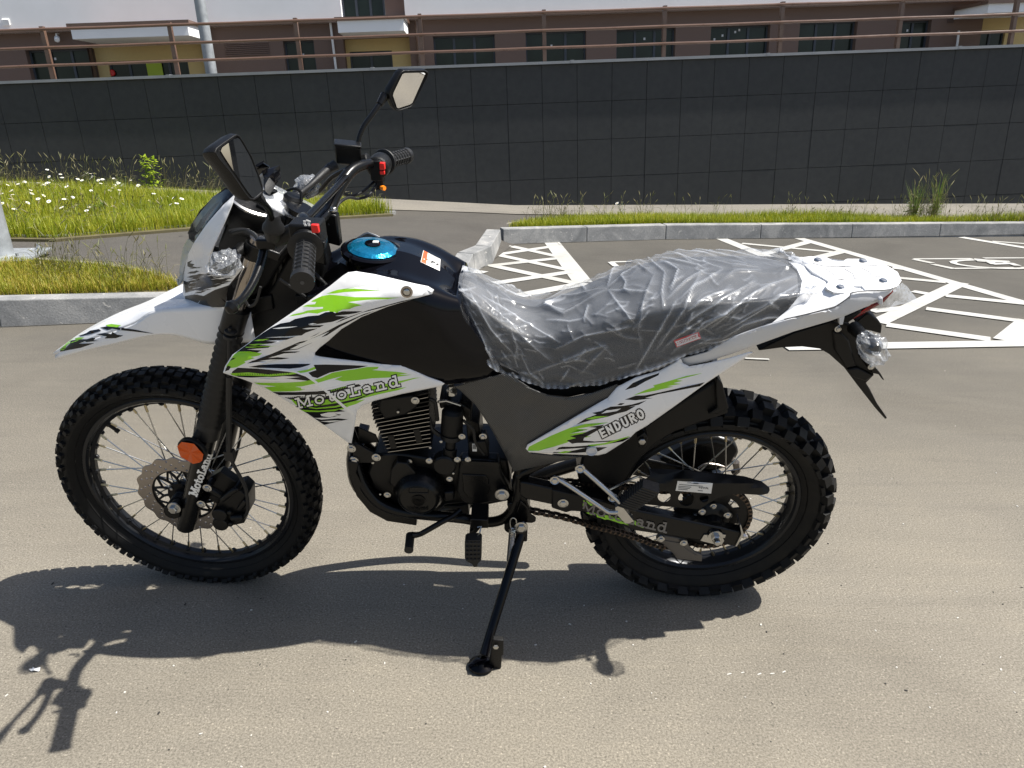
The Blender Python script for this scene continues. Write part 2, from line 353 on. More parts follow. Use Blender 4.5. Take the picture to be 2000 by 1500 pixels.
SANS = {'E': (.8, [[(.15, 0), (.15, 1)], [(.15, .97), (.72, .97)], [(.15, .5), (.66, .5)], [(.15, .03), (.74, .03)]]), 'N': (.95, [[(.15, 0), (.15, 1)], [(.15, .95), (.75, .05)], [(.75, 0), (.75, 1)]]),
 'D': (.95, [[(.15, 0), (.15, 1)], [(.15, .97), (.45, .97), (.7, .8), (.76, .5), (.7, .2), (.45, .03), (.15, .03)]]), 'U': (.95, [[(.15, 1), (.15, .3), (.28, .06), (.45, .02), (.62, .06), (.75, .3), (.75, 1)]]),
 'R': (.95, [[(.15, 0), (.15, 1)], [(.15, .97), (.5, .97), (.7, .85), (.7, .62), (.5, .5), (.15, .5)], [(.42, .5), (.76, 0)]]), 'O': (1., [ell(.47, .5, .33, .47)])}
def lettering(word, font, p0, p1, h, wid, mi, gap=.12, slant=0., clip=None, up=None):
    """baseline p0->p1 in pixels, h = cap height px (start,end); returns decal polygons"""
    tot = sum(font[c][0] for c in word)+gap*(len(word)-1); p0 = np.array(p0, float); p1 = np.array(p1, float); d = (p1-p0)/tot
    un = np.array([d[1], -d[0]])/np.linalg.norm(d) if up is None else np.array(up, float)/np.linalg.norm(up)
    out = []; x = 0
    for c in word:
        w_, ss = font[c]
        for s_ in ss:
            q = []
            for a, b in s_:
                hh = h[0]+(h[1]-h[0])*(x+a)/tot; q.append(p0+d*(x+a+slant*b)+un*hh*b)
            for i in range(len(q)-1):
                hh = (h[0]+(h[1]-h[0])*x/tot)*wid*.5; t = q[i+1]-q[i]; L = np.linalg.norm(t)
                if L < 1e-6: continue
                t = t/L; nn = np.array([-t[1], t[0]])*hh; e = t*hh*.85
                out.append((mi, [tuple(q[i]-e+nn), tuple(q[i]-e-nn), tuple(q[i+1]+e-nn), tuple(q[i+1]+e+nn)]))
        x += w_+gap
    return out
# ================================================================== SETTING
def bump_mat(name, build, rough=.85):
    m = bpy.data.materials.new(name); m.use_nodes = True; N, L = nodes(m); b = N['Principled BSDF']; b.inputs['Roughness'].default_value = rough
    b.inputs['Specular IOR Level'].default_value = .35
    build(N, L, b, N.new('ShaderNodeTexCoord').outputs['Object']); return m
def noise(N, L, co, sc, det=4, dist=0., rgh=.55):
    n = N.new('ShaderNodeTexNoise'); n.inputs['Scale'].default_value = sc; n.inputs['Detail'].default_value = det; n.inputs['Distortion'].default_value = dist; n.inputs['Roughness'].default_value = rgh
    L.new(co, n.inputs['Vector']); return n
def ramp(N, L, src, stops):
    r = N.new('ShaderNodeValToRGB'); L.new(src, r.inputs[0]); e = r.color_ramp.elements
    while len(e) < len(stops): e.new(.5)
    for i, (p, c) in enumerate(stops): e[i].position = p; e[i].color = (*c, 1)
    return r
def mixc(N, L, fac, a, b, mode='MIX'):
    m = N.new('ShaderNodeMix'); m.data_type = 'RGBA'; m.blend_type = mode
    if isinstance(fac, float): m.inputs['Factor'].default_value = fac
    else: L.new(fac, m.inputs['Factor'])
    for k, v in (('A', a), ('B', b)):
        if isinstance(v, tuple): m.inputs[k].default_value = (*v, 1)
        else: L.new(v, m.inputs[k])
    return m.outputs['Result']
def asphalt(name, c0, c1, c2, near=None):
    def f(N, L, b, co):
        g = noise(N, L, co, 190, 5, 0, .85); base = ramp(N, L, g.outputs['Fac'], [(.38, c0), (.5, c1), (.62, c2)])
        sp = N.new('ShaderNodeTexVoronoi'); sp.inputs['Scale'].default_value = 120; L.new(co, sp.inputs['Vector'])
        spk = ramp(N, L, sp.outputs['Distance'], [(.0, (1, 1, 1)), (.30, (0, 0, 0))])
        rnd = ramp(N, L, sp.outputs['Color'], [(.62, (0, 0, 0)), (.75, (1, 1, 1))])
        sel = mixc(N, L, 1., spk.outputs[0], rnd.outputs[0], 'MULTIPLY')
        c = mixc(N, L, sel, base.outputs[0], tuple(min(1, x*1.45) for x in c2))
        sp2 = N.new('ShaderNodeTexVoronoi'); sp2.inputs['Scale'].default_value = 75; L.new(co, sp2.inputs['Vector'])
        s2 = ramp(N, L, sp2.outputs['Distance'], [(.0, (1, 1, 1)), (.24, (0, 0, 0))]); r2 = ramp(N, L, sp2.outputs['Color'], [(.74, (0, 0, 0)), (.8, (1, 1, 1))])
        c = mixc(N, L, mixc(N, L, 1., s2.outputs[0], r2.outputs[0], 'MULTIPLY'), c, tuple(x*.35 for x in c0))
        st = noise(N, L, co, 1.1, 8, .6, .62); s = ramp(N, L, st.outputs['Fac'], [(.30, (.84, .835, .83)), (.5, (1, 1, 1)), (.70, (1.09, 1.08, 1.05))])
        c = mixc(N, L, 1., c, s.outputs[0], 'MULTIPLY')
        mp = N.new('ShaderNodeMapping'); mp.inputs['Scale'].default_value = (.5, 5, 1); mp.inputs['Rotation'].default_value = (0, 0, .12); L.new(co, mp.inputs['Vector'])
        sw = noise(N, L, mp.outputs[0], 2.2, 7, 1.2, .6); s2_ = ramp(N, L, sw.outputs['Fac'], [(.3, (.94, .94, .94)), (.5, (1, 1, 1)), (.74, (1.06, 1.055, 1.04))])
        c = mixc(N, L, 1., c, s2_.outputs[0], 'MULTIPLY')
        if near:                                                   # backscattered light painted in: colour multiplied up towards the viewer
            sx = N.new('ShaderNodeSeparateXYZ'); L.new(co, sx.inputs[0]); nn = noise(N, L, co, .8, 5)
            ad = N.new('ShaderNodeMath'); ad.operation = 'MULTIPLY_ADD'; ad.inputs[1].default_value = 2.2; L.new(nn.outputs['Fac'], ad.inputs[0]); L.new(sx.outputs['Y'], ad.inputs[2])
            mr = N.new('ShaderNodeMapRange'); mr.inputs['From Min'].default_value = 2.4; mr.inputs['From Max'].default_value = 6.0; L.new(ad.outputs[0], mr.inputs['Value'])
            c = mixc(N, L, 1., c, mixc(N, L, mr.outputs[0], near, (1., 1., 1.)), 'MULTIPLY')
        L.new(c, b.inputs['Base Color'])
        bp = N.new('ShaderNodeBump'); bp.inputs['Strength'].default_value = .3; bp.inputs['Distance'].default_value = .002; L.new(g.outputs['Fac'], bp.inputs['Height']); L.new(bp.outputs['Normal'], b.inputs['Normal'])
    return bump_mat(name, f, .9)
M['lot'] = asphalt('lot_asphalt', (.044, .0405, .034), (.078, .0725, .0615), (.116, .107, .091), (2.50, 2.42, 2.28))
M['path'] = asphalt('path_asphalt', (.045, .041, .036), (.076, .070, .061), (.112, .104, .092))
M['pave'] = asphalt('pavement_concrete', (.12, .11, .094), (.19, .176, .15), (.26, .24, .21))
def concrete(N, L, b, co):
    a = noise(N, L, co, 3, 9, .8, .65); c = ramp(N, L, a.outputs['Fac'], [(.32, (.16, .165, .165)), (.5, (.26, .26, .255)), (.62, (.35, .345, .33)), (.72, (.48, .47, .44))])
    n = noise(N, L, co, 90, 5, 0, .7); s = ramp(N, L, n.outputs['Fac'], [(.3, (.75, .75, .75)), (.7, (1.15, 1.15, 1.15))])
    ch = noise(N, L, co, 9, 8, 2., .7); k = ramp(N, L, ch.outputs['Fac'], [(.62, (0, 0, 0)), (.66, (1, 1, 1))])
    L.new(mixc(N, L, k.outputs[0], mixc(N, L, 1., c.outputs[0], s.outputs[0], 'MULTIPLY'), (.5, .48, .44)), b.inputs['Base Color'])
    bp = N.new('ShaderNodeBump'); bp.inputs['Strength'].default_value = .5; bp.inputs['Distance'].default_value = .004; L.new(n.outputs['Fac'], bp.inputs['Height']); L.new(bp.outputs['Normal'], b.inputs['Normal'])
M['concrete'] = bump_mat('kerb_concrete', concrete)
def paintm(N, L, b, co):
    n = noise(N, L, co, 45, 8, .4, .75); n2 = noise(N, L, co, 3, 5)
    c = ramp(N, L, n.outputs['Fac'], [(.27, (.17, .16, .14)), (.36, (.42, .415, .39)), (.7, (.50, .495, .47))]); s = ramp(N, L, n2.outputs['Fac'], [(.3, (.82, .81, .78)), (.6, (1, 1, 1))])
    L.new(mixc(N, L, 1., c.outputs[0], s.outputs[0], 'MULTIPLY'), b.inputs['Base Color'])
    bp = N.new('ShaderNodeBump'); bp.inputs['Strength'].default_value = .3; bp.inputs['Distance'].default_value = .003; L.new(n.outputs['Fac'], bp.inputs['Height']); L.new(bp.outputs['Normal'], b.inputs['Normal'])
M['line'] = bump_mat('road_paint', paintm, .7)
M['soil'] = mat('soil_litter', (.10, .085, .04), .95, var=.5, vscale=12, bump=.6, bscale=60)
def clad(N, L, b, co):
    n = noise(N, L, co, .7, 6, .4); n2 = noise(N, L, co, 14, 6)
    c = ramp(N, L, n.outputs['Fac'], [(.3, (.036, .038, .039)), (.7, (.044, .046, .047))]); s = ramp(N, L, n2.outputs['Fac'], [(.3, (.88, .88, .88)), (.75, (1.15, 1.14, 1.1))])
    L.new(mixc(N, L, 1., c.outputs[0], s.outputs[0], 'MULTIPLY'), b.inputs['Base Color'])
M['clad'] = bump_mat('anthracite_cladding', clad, .55)
M['gap'] = mat('joint_black', (.010, .010, .010), .9)
M['zinc'] = mat('galvanised_steel', (.34, .36, .37), .5, metal=.4, var=.3, vscale=14, bump=.15, bscale=60)
M['capm'] = mat('coping_grey', (.30, .31, .32), .5, metal=.3, var=.25, vscale=5)
M['railb'] = mat('rail_brown_paint', (.15, .088, .06), .32, coat=.3, var=.15)
M['brown'] = mat('brown_render', (.185, .125, .10), .9, var=.08, vscale=30, bump=.4, bscale=300)
M['bwhite'] = mat('white_render', (.95, .95, .93), .9, var=.07, vscale=2.5, bump=.2, bscale=60)
M['yellow'] = mat('yellow_render', (.70, .54, .25), .9, var=.07, vscale=20)
M['glass'] = mat('window_glass_painted_reflection', (.018, .026, .020), .12, var=.85, vscale=2.2, spec=.35)  # dark green mottle paints tree reflections into the base colour
M['frame'] = mat('window_frame_grey', (.055, .065, .08), .5)
M['sage'] = mat('lime_sticker', (.42, .55, .05), .6)
M['sticker'] = mat('white_sticker', (.7, .7, .7), .6)
# front edge of the verges against the car park
BPX = [(-900, 665), (-300, 648), (0, 640), (350, 625), (905, 545), (929, 530), (963, 514), (981, 478), (1300, 468), (2000, 462), (2600, 457)]
BL = np.array([gnd(*p)[:2] for p in BPX]); BL[0] = (-9, 2.84); BL[-1] = (12, 9.54)
def bline(x): return np.interp(x, BL[:, 0], BL[:, 1])
def sstep(t): t = np.clip(t, 0, 1); return t*t*(3-2*t)
def terr(x, y):
    d = np.asarray(y)-bline(x); left = .24*np.clip(-np.asarray(x)/6.5, 0, 2)*np.clip((np.asarray(y)-4.9)/4.5, 0, 1.3); right = .09*np.clip(np.asarray(x)/6.7, 0, 2)*np.clip((np.asarray(y)-8)/2, 0, 1)
    return .004+.096*sstep(d/1.4)+left+right
def tg(u, v, off=0.):                                               # survey pixel onto the terrain
    z = .1
    for _ in range(12): p = gnd(u, v, z); z = float(terr(p[0], p[1]))+off
    return np.array([p[0], p[1], z])
def sheet_grid(name, mt, xs, ts, zoff=0., kind='structure', fn=terr):
    vs = []; n = len(ts)
    for x in xs:
        b = bline(x)
        for t in ts: vs.append((x, b+t, float(fn(x, b+t))+zoff))
    fs = [(i*n+j, i*n+j+1, (i+1)*n+j+1, (i+1)*n+j) for i in range(len(xs)-1) for j in range(n-1)]
    m = MB(); m.add(vs, fs); o = m.build(name, mt, recalc=False); 
    o.data.flip_normals() if o.data.polygons[0].normal.z < 0 else None
    return tag(o, kind=kind)
m = MB(); m.add([(-300, -300, 0), (300, -300, 0), (300, 300, 0), (-300, 300, 0)], [(0, 1, 2, 3)])
tag(m.build('car_park_ground', 'lot', smooth=False, recalc=False), kind='structure')
sheet_grid('footpath', 'path', np.arange(-9, 12.01, .25), np.concatenate([[0, .15, .3, .5, .75, 1, 1.25, 1.5], np.arange(2, 8.1, .5)]))
# wall frame (the car park falls slightly, the wall stands true)
PW = (.3508, -.03859, .0413); RW, UW, FW = basis(PW[0], PW[1])
def w2g(v): return CR*(v@RW)+CU*(v@UW)+CF*(v@FW)
WX = w2g(np.array([math.cos(PW[2]), math.sin(PW[2]), 0])); WY = w2g(np.array([-math.sin(PW[2]), math.cos(PW[2]), 0])); WZ = w2g(np.array([0, 0, 1.]))
G0 = gnd(1000, 402, .1)
def W(s, off, t): return G0+WX*s+WY*off+WZ*t
def ws(u, v, off=0.):
    d = ray(u, v); P = CAM+d*(((G0-CAM)@WY+off)/(d@WY)); return (P-G0)@WX, (P-G0)@WZ
def wbox(mb, s0, s1, o0, o1, t0, t1, mi=0):
    return mb.box(W((s0+s1)/2, (o0+o1)/2, (t0+t1)/2), WX*(s1-s0)/2, WY*(o1-o0)/2, WZ*(t1-t0)/2, mi)
# pavement strip at the foot of the wall
vs = []
xs = np.arange(-9, 12, .3)
for x in xs:
    yw = G0[1]+(x-G0[0])*WX[1]/WX[0]+.02
    wv = float(np.interp(x, [-9, -3, 0, 12], [.9, .95, .85, 1.0]))+.02*math.sin(x*3.1)
    for t in (0, .33, .66, 1): y = yw-wv*(1-t); vs.append((x, y, float(terr(x, y))+.008))
m = MB(); m.add(vs, [(i*4+j, (i+1)*4+j, (i+1)*4+j+1, i*4+j+1) for i in range(len(xs)-1) for j in range(3)])
tag(m.build('pavement', 'pave', recalc=False), kind='structure')
# ---- retaining wall
SI = [-.012+.43*(i-2) for i in range(-18, 8)]+[2.543+.43*i for i in range(0, 22)]
TI = [-.58, -.129, .3145, .768, 1.217, 1.652]
m = MB()
wbox(m, SI[0]-.2, SI[-1]+.2, .02, .30, -.6, 1.655, 1)
for i in range(len(SI)-1):
    for j in range(len(TI)-1):
        g = .0024; a = random.uniform(-.0012, .0012)
        wbox(m, SI[i]+g, SI[i+1]-g, a, .03, TI[j]+g, TI[j+1]-g, 0)
wall = m.build('retaining_wall', ['clad', 'gap', 'zinc'], smooth=False)
tag(wall, 'long low wall clad in square anthracite panels behind the car park', 'wall')
m = MB(); s = SI[0]-.2
while s < SI[-1]: e = s+2.4; wbox(m, s+.002, e-.002, -.035, .33, 1.655, 1.685+.004*random.random(), 0); wbox(m, s-.02, s+.02, -.037, .332, 1.66, 1.693, 0); s = e
m.build('coping', 'capm', wall, smooth=False)
m = MB(); wbox(m, -30, 30, .30, 6., 1.2, 1.45); tag(m.build('upper_terrace_ground', 'path', smooth=False), kind='structure')
# ---- railing on top
ROFF = .22
rail = empty('guard_railing', W(0, ROFF, 1.66)); tag(rail, 'brown painted steel railing with three round bars on top of the dark wall', 'railing')
rp = np.array(rail.location)
ps = [ws(u, v, ROFF)[0] for u, v in ((95, 110), (340, 100), (583, 90), (823, 80), (1063, 75), (1297, 65), (1525, 55), (1757, 48), (1980, 42))]
step = (ps[-1]-ps[0])/8; ps = [ps[0]-2*step, ps[0]-step]+ps+[ps[-1]+step, ps[-1]+2*step]
ht = [ws(1063, v, ROFF)[1] for v in (25, 60, 94)]; top = ws(1063, 19, ROFF)[1]
for s in ps:
    m = MB(); wbox(m, s-.022, s+.022, ROFF-.03, ROFF+.03, 1.5, top); m.v = [tuple(np.array(p)-rp) for p in m.v]
    m.build('post', 'railb', rail, smooth=False)
for k, t in enumerate(ht):
    m = MB()
    for i in range(len(ps)-1):
        m.tube([W(ps[i], ROFF-.045, t), W((ps[i]+ps[i+1])/2, ROFF-.045, t-.004), W(ps[i+1], ROFF-.045, t)], .017, 10)
    m.v = [tuple(np.array(p)-rp) for p in m.v]; m.build('rail', 'railb', rail)
# ---- building behind
OB = 5.5
bld = empty('apartment_building', W(0, OB, 1.45)); tag(bld, 'brown and white rendered apartment block with yellow entrances behind the railing', 'building')
bo = np.array(bld.location)
def bpart(mb, name, mt, par=None, **k):
    mb.v = [tuple(np.array(p)-bo) for p in mb.v]; return mb.build(name, mt, par or bld, **k)
TB = ws(1000, 33, OB)[1]                                            # underside of the white storey
def rect(u0, u1, v0, off=OB):
    a, t = ws((u0+u1)/2, v0, off); return ws(u0, v0+25, off)[0], ws(u1, v0+25, off)[0], t
wins = [rect(54, 178, 96), rect(555, 615, 79), rect(847, 967, 69), rect(1027, 1145, 61), rect(1204, 1319, 56), rect(1388, 1503, 50), rect(1561, 1673, 42), rect(1758, 1817, 40)]
ents = [(rect(172, 397, 82), rect(204, 362, 116)), (rect(672, 801, 73), rect(681, 765, 98)), (rect(1919, 2110, 24), rect(1916+6, 1975, 57))]
S0, S1 = -13., 14.
def wallholes(mb, s0, s1, t0, t1, holes, off, th, mi=0):
    V = [Vector(p) for p in ((s0, t0), (s1, t0), (s1, t1), (s0, t1))]; E = [(0, 1), (1, 2), (2, 3), (3, 0)]
    for a, b, c, d in holes: k = len(V); V += [Vector(p) for p in ((a, c), (b, c), (b, d), (a, d))]; E += [(k, k+1), (k+1, k+2), (k+2, k+3), (k+3, k)]
    o = delaunay_2d_cdt(V, E, [], 0, 1e-5); Q = o[0]; T = []
    for f in o[2]:
        c = sum((Q[i] for i in f), Vector((0, 0)))/len(f)
        if any(a < c[0] < b and e < c[1] < d for a, b, e, d in holes): continue
        T.append(tuple(f))
    mb.add([W(q[0], off, q[1]) for q in Q], T, mi)
    for a, b, c, d in holes:
        mb.add([W(a, off, c), W(b, off, c), W(b, off, d), W(a, off, d), W(a, off+th, c), W(b, off+th, c), W(b, off+th, d), W(a, off+th, d)], [(0, 1, 5, 4), (1, 2, 6, 5), (2, 3, 7, 6), (3, 0, 4, 7)], mi)
TL = 1.45
hol = [(a, b, TL+.02, t) for a, b, t in wins]+[(e[0][0], e[0][1], TL+.02, e[0][2]) for e in ents]
m = MB(); wallholes(m, S0, S1, TL-.3, TB, hol, OB, .22); bpart(m, 'ground_floor_wall', 'brown', smooth=False, recalc=False)
ua, ub, ut = ws(668, 15, OB)[0], ws(752, 15, OB)[0], ws(700, 31, OB)[1]; uc = ws(791, 15, OB)[0]
m = MB(); wallholes(m, S0, S1, TB+.06, TB+3, [(ua, uc, TB+.07, TB+2)], OB-.12, .3); wbox(m, S0, S1, OB-.12, OB+.25, TB, TB+.058)
bpart(m, 'upper_wall', 'bwhite', smooth=False, recalc=False)
m = MB(); wbox(m, ub, uc, OB, OB+.1, TB+.07, TB+2); bpart(m, 'stair_bay_panel', 'brown', smooth=False)
m = MB(); wbox(m, S0, S1, OB-.20, OB-.122, TB-.01, TB+.045); bpart(m, 'drip_ledge', 'railb', smooth=False)
def window(a, b, t0, t1, off, par, nm=2, stick=0):
    m = MB(); f = .03
    for q0, q1, r0, r1 in ((a, b, t1-f, t1), (a, b, t0, t0+f), (a, a+f, t0+f, t1-f), (b-f, b, t0+f, t1-f)): wbox(m, q0, q1, off, off+.05, r0, r1)
    for k in range(1, nm): c = a+(b-a)*k/nm; wbox(m, c-.022, c+.022, off, off+.05, t0+f, t1-f)
    fr = bpart(m, 'window', 'frame', par, smooth=False)
    m = MB(); wbox(m, a+f, b-f, off+.025, off+.04, t0+f, t1-f, 0)
    for k in range(stick): c = a+(b-a)*random.uniform(.1, .9); tt = t1-random.uniform(.06, .25); wbox(m, c-.018, c+.018, off+.022, off+.024, tt-.02, tt+.02, 1)
    m.v = [tuple(np.array(p)-bo) for p in m.v]; m.build('pane', ['glass', 'sticker'], fr, smooth=False)
for k, (a, b, t) in enumerate(wins): window(a, b, TL+.02, t, OB+.12, bld, 3 if b-a > 1 else 2, (1, 1, 0, 1, 1, 4, 1, 1)[k])
window(ua, ub-.01, TB+.07, TB+2, OB+.05, bld, 3)
for k, ((a, b, t), (c, d, t2)) in enumerate(ents):
    m = MB(); wallholes(m, a, b, TL, t, [(c, d, TL+.02, t2)], OB+.22, .1); bpart(m, 'entrance_wall', 'yellow', smooth=False, recalc=False)
    window(c, d, TL+.02, t2, OB+.27, bld, 2 if k else 4)
    if k == 0:
        m = MB(); q = ws(816+0, 130, OB)[0]; q0, q1 = ws(286, 130, OB+.25)[0], ws(316, 130, OB+.25)[0]; wbox(m, q0, q1, OB+.25, OB+.268, TL+.03, t2-.03); bpart(m, 'notice', 'sage', smooth=False)
        m = MB(); q0 = ws(216, 142, OB+.2)[0]; m.lathe([(.05, 0), (.06, .02), (.05, .04)], W(q0, OB+.24, ws(216, 142, OB+.2)[1]), WY, 14); bpart(m, 'sign_disc', 'red')
# canopies
for u0, u1, vt, vb in ((136, 366, 49, 73), (658, 788, 38, 62), (1932, 2120, 4, 22)):
    o1 = OB-1.1; a, b = ws(u0, vt, o1)[0], ws(u1, vt, o1)[0]; t1, t0 = ws((u0+u1)/2, vt, o1)[1], ws((u0+u1)/2, vb, o1)[1]
    m = MB(); wbox(m, a, b, o1, OB-.121, t0, t1-.001, 0); wbox(m, a-.04, b+.04, o1-.04, OB-.122, t1, t1+.05, 1); bpart(m, 'canopy', ['bwhite', 'railb'], smooth=False)
# vents, downpipes, camera
for u0, u1, v0, v1, mt in ((438, 524, 84, 110, 'brown'), (4, 18, 37, 50, 'bwhite'), (1850, 1862, 38, 45, 'brown')):
    off = OB-(.12 if mt == 'bwhite' else 0); a, b = ws(u0, v0, off)[0], ws(u1, v0, off)[0]; t1, t0 = ws(u0, v0, off)[1], ws(u0, v1, off)[1]; m = MB(); n = 7
    for k in range(n):
        tt = t0+(t1-t0)*(k+.5)/n; m.box(W((a+b)/2, off-.012, tt), WX*(b-a)/2, WY*.012+WZ*.008, WZ*(t1-t0)/n*.18)
    bpart(m, 'vent_grille', mt, smooth=False)
for u, v0, v1 in ((645, 43, 135), (813, 40, 130), (1873, 60, 95)):
    s, t1 = ws(u, v0, OB-.06); m = MB(); m.tube([W(s, OB-.06, t1), W(s+.02, OB-.06, TL)], .022 if u != 813 else .035, 8); bpart(m, 'downpipe', 'railb' if u == 813 else 'bwhite')
s, t = ws(109, 72, OB-.15); m = MB(); m.tube([W(s, OB-.02, t+.06), W(s, OB-.12, t+.05), W(s, OB-.12, t)], .012, 6); m.lathe([(.03, -.07), (.045, -.06), (.045, .05), (.03, .06)], W(s, OB-.12, t-.03), WX*.4-WY-WZ*.5, 10); bpart(m, 'security_camera', 'bwhite')
# ---- lamp posts
def lamp(name, base, r0, r1, h, plate, label, up=WZ):
    e = empty(name, base); tag(e, label, 'lamp post', 'galvanised lamp posts'); m = MB(); b = np.zeros(3)
    m.lathe([(r0, 0), (r0*.93, h*.3), (r1, h)], b, up, 20); m.build('pole', 'zinc', e)
    if plate:
        a = math.radians(12); X = np.array([math.cos(a), math.sin(a), 0]); Y = np.array([-math.sin(a), math.cos(a), 0])
        m = MB(); m.box((0, 0, .0), X*plate, Y*plate, np.array([0, 0, .012])); m.build('base_plate', 'zinc', e, smooth=False, bevel=.003)
        for i, j in ((1, 1), (1, -1), (-1, 1), (-1, -1)):
            m = MB(); m.lathe([(.022, .012), (.022, .03), (.012, .032), (.012, .055)], X*plate*.75*i+Y*plate*.75*j, (0, 0, 1), 6); m.build('anchor_bolt', 'zinc', e)
p = tg(-1, 500, .05); lamp('lamp_post', p, .10, .05, 5.5, .27, 'thick galvanised lamp post bolted to the verge at the left edge')
s, t = ws(413, 143, .75); p = W(s, .75, 1.45); lamp('lamp_post', p, .072, .05, 4.5, 0, 'galvanised lamp post standing behind the railing, left of the motorcycle mirrors')
# ---- kerbs
def kerb(name, pts, zt, wd=.15, stone=1.0, inner=None):
    m = MB(); P = [np.array(p[:2]) for p in pts]
    for i in range(len(P)-1):
        d = P[i+1]-P[i]; L = np.linalg.norm(d); d /= L; nn = np.array([-d[1], d[0]]); k = max(1, round(L/stone))
        for j in range(k):
            a = P[i]+d*(L*j/k+.0015); b = P[i]+d*(L*(j+1)/k-.0015); jt = random.uniform(-.0015, .0015); z0 = zt[i]+(zt[i+1]-zt[i])*j/k; z1 = zt[i]+(zt[i+1]-zt[i])*(j+1)/k
            q = [a, b, b+nn*wd, a+nn*wd]; bat = nn*.018
            vs = [(*(q[0]-0*bat+nn*jt), -.05), (*(q[1]+nn*jt), -.05), (*q[2], -.05), (*q[3], -.05), (*(q[0]+bat+nn*jt), z0), (*(q[1]+bat+nn*jt), z1), (*q[2], z1), (*q[3], z0)]
            m.add(vs, [(3, 2, 1, 0), (4, 5, 6, 7), (0, 1, 5, 4), (1, 2, 6, 5), (2, 3, 7, 6), (3, 0, 4, 7)])
    return tag(m.build(name, 'concrete', bevel=.007, smooth=False), kind='structure')
g2 = lambda *p: gnd(*p)[:2]
n1 = [BL[0], BL[1], BL[2], BL[3], BL[3]+(BL[3]-BL[2])*.45]
kerb('kerb', n1, [.165, .165, .165, .15, .02])
kerb('kerb', [g2(905, 548), g2(929, 530), g2(963, 514), g2(981, 478)], [.03, .15, .15, .15], .16, .7)
kerb('kerb', [g2(981, 478)+np.array([.01, .01]), g2(1300, 468), g2(2000, 462), BL[-1]], [.15, .15, .15, .15], .15, 1.0)
# joint mortar and edging strips of the grass beds
def strip(name, pts, wd, h, mt, off=0.):
    m = MB(); P = [tg(*p) for p in pts]
    for i in range(len(P)-1):
        a, b = P[i], P[i+1]; d = b-a; d[2] = 0; d /= np.linalg.norm(d); nn = np.array([-d[1], d[0], 0])*wd/2; k = max(1, int(np.linalg.norm(b-a)/1.))
        for j in range(k):
            p0 = a+(b-a)*j/k; p1 = a+(b-a)*(j+1)/k; p0[2] = terr(p0[0], p0[1]); p1[2] = terr(p1[0], p1[1]); z = np.array([0, 0, h])
            m.add([p0-nn-z, p1-nn-z, p1+nn-z, p0+nn-z, p0-nn+z, p1-nn+z, p1+nn+z, p0+nn+z], [(3, 2, 1, 0), (4, 5, 6, 7), (0, 1, 5, 4), (1, 2, 6, 5), (2, 3, 7, 6), (3, 0, 4, 7)])
    return tag(m.build(name, mt, smooth=False), kind='structure')
strip('edging_strip', [(-250, 463), (20, 466), (105, 467), (367, 446), (560, 430), (772, 418)], .04, .035, 'concrete')
strip('edging_strip', [(-300, 506), (75, 512), (200, 522), (285, 536), (352, 558)], .06, .03, 'pave')
strip('edging_strip', [(985, 443), (1010, 438), (1300, 430)], .05, .03, 'pave')
# ---- painted bays
def marks(segs, wd=.1, z=.004):
    m = MB(); k = 0
    for s_ in segs:
        w_ = s_[4] if len(s_) > 4 else wd; a, b = gnd(s_[0], s_[1])[:2], gnd(s_[2], s_[3])[:2]; d = (b-a)/np.linalg.norm(b-a); nn = np.array([-d[1], d[0]])*w_/2; k += 1; zz = z+.00025*k
        m.add([(*(a-nn), zz), (*(b-nn), zz), (*(b+nn), zz), (*(a+nn), zz)], [(0, 1, 2, 3)])
    return tag(m.build('parking_bay_marking', 'line', smooth=False, recalc=False), kind='structure')
Z3 = lambda a, b, c, d, *r: (1560+a/4.545, 440+b/4.545, 1560+c/4.545, 440+d/4.545, *r)
Z4 = lambda a, b, c, d, *r: (860+a/4.545, 420+b/4.545, 860+c/4.545, 420+d/4.545, *r)
marks([Z4(960, 205, 1265, 600, .16), Z4(630, 280, 1060, 375, .09), Z4(500, 355, 975, 285, .09), Z4(500, 355, 1130, 490, .09), Z4(430, 455, 1060, 385, .09), Z4(450, 450, 1220, 615, .1), Z4(480, 610, 1150, 510, .1), Z4(690, 720, 1290, 610, .12), Z4(310, 520, 375, 500, .12),
       Z4(545, 200, 560, 265, .03), Z4(550, 262, 625, 282, .04), Z4(1035, 235, 1070, 270, .025)])
marks([(1410, 467, 1500, 503, .13), (1561, 466, 2120, 627, .12), (1449, 476, 1640, 494, .08), (1487, 498, 1580, 473, .1), (1600, 503, 1652, 490, .11),
       Z3(890, 380, 880, 395, .1), Z3(870, 470, 1300, 510, .09), Z3(1010, 590, 1180, 620, .09), Z3(1440, 515, 700, 870, .115), Z3(1300, 630, 2100, 710, .1), Z3(1130, 745, 2000, 860, .1), Z3(780, 890, 1700, 1020, .11), Z3(640, 770, 1000, 735, .09),
       (1532, 680, 2200, 669, .12), Z3(2080, 860, 1870, 1040, .18), (1455, 702, 1502, 704, .02)])
marks([Z3(1440, 108, 2300, 250, .11), Z3(1720, 145, 2200, 180, .07), Z3(1020, 302, 1540, 300, .05), Z3(1020, 305, 1190, 340, .07), Z3(1190, 350, 1380, 390, .07), Z3(1370, 388, 1920, 382, .05), Z3(1580, 312, 1680, 318, .05), Z3(1640, 296, 2100, 294, .05), Z3(1980, 380, 2100, 380, .05), (1193, 513, 1232, 512, .05), (1193, 513, 1203, 521, .06)])
m = MB()
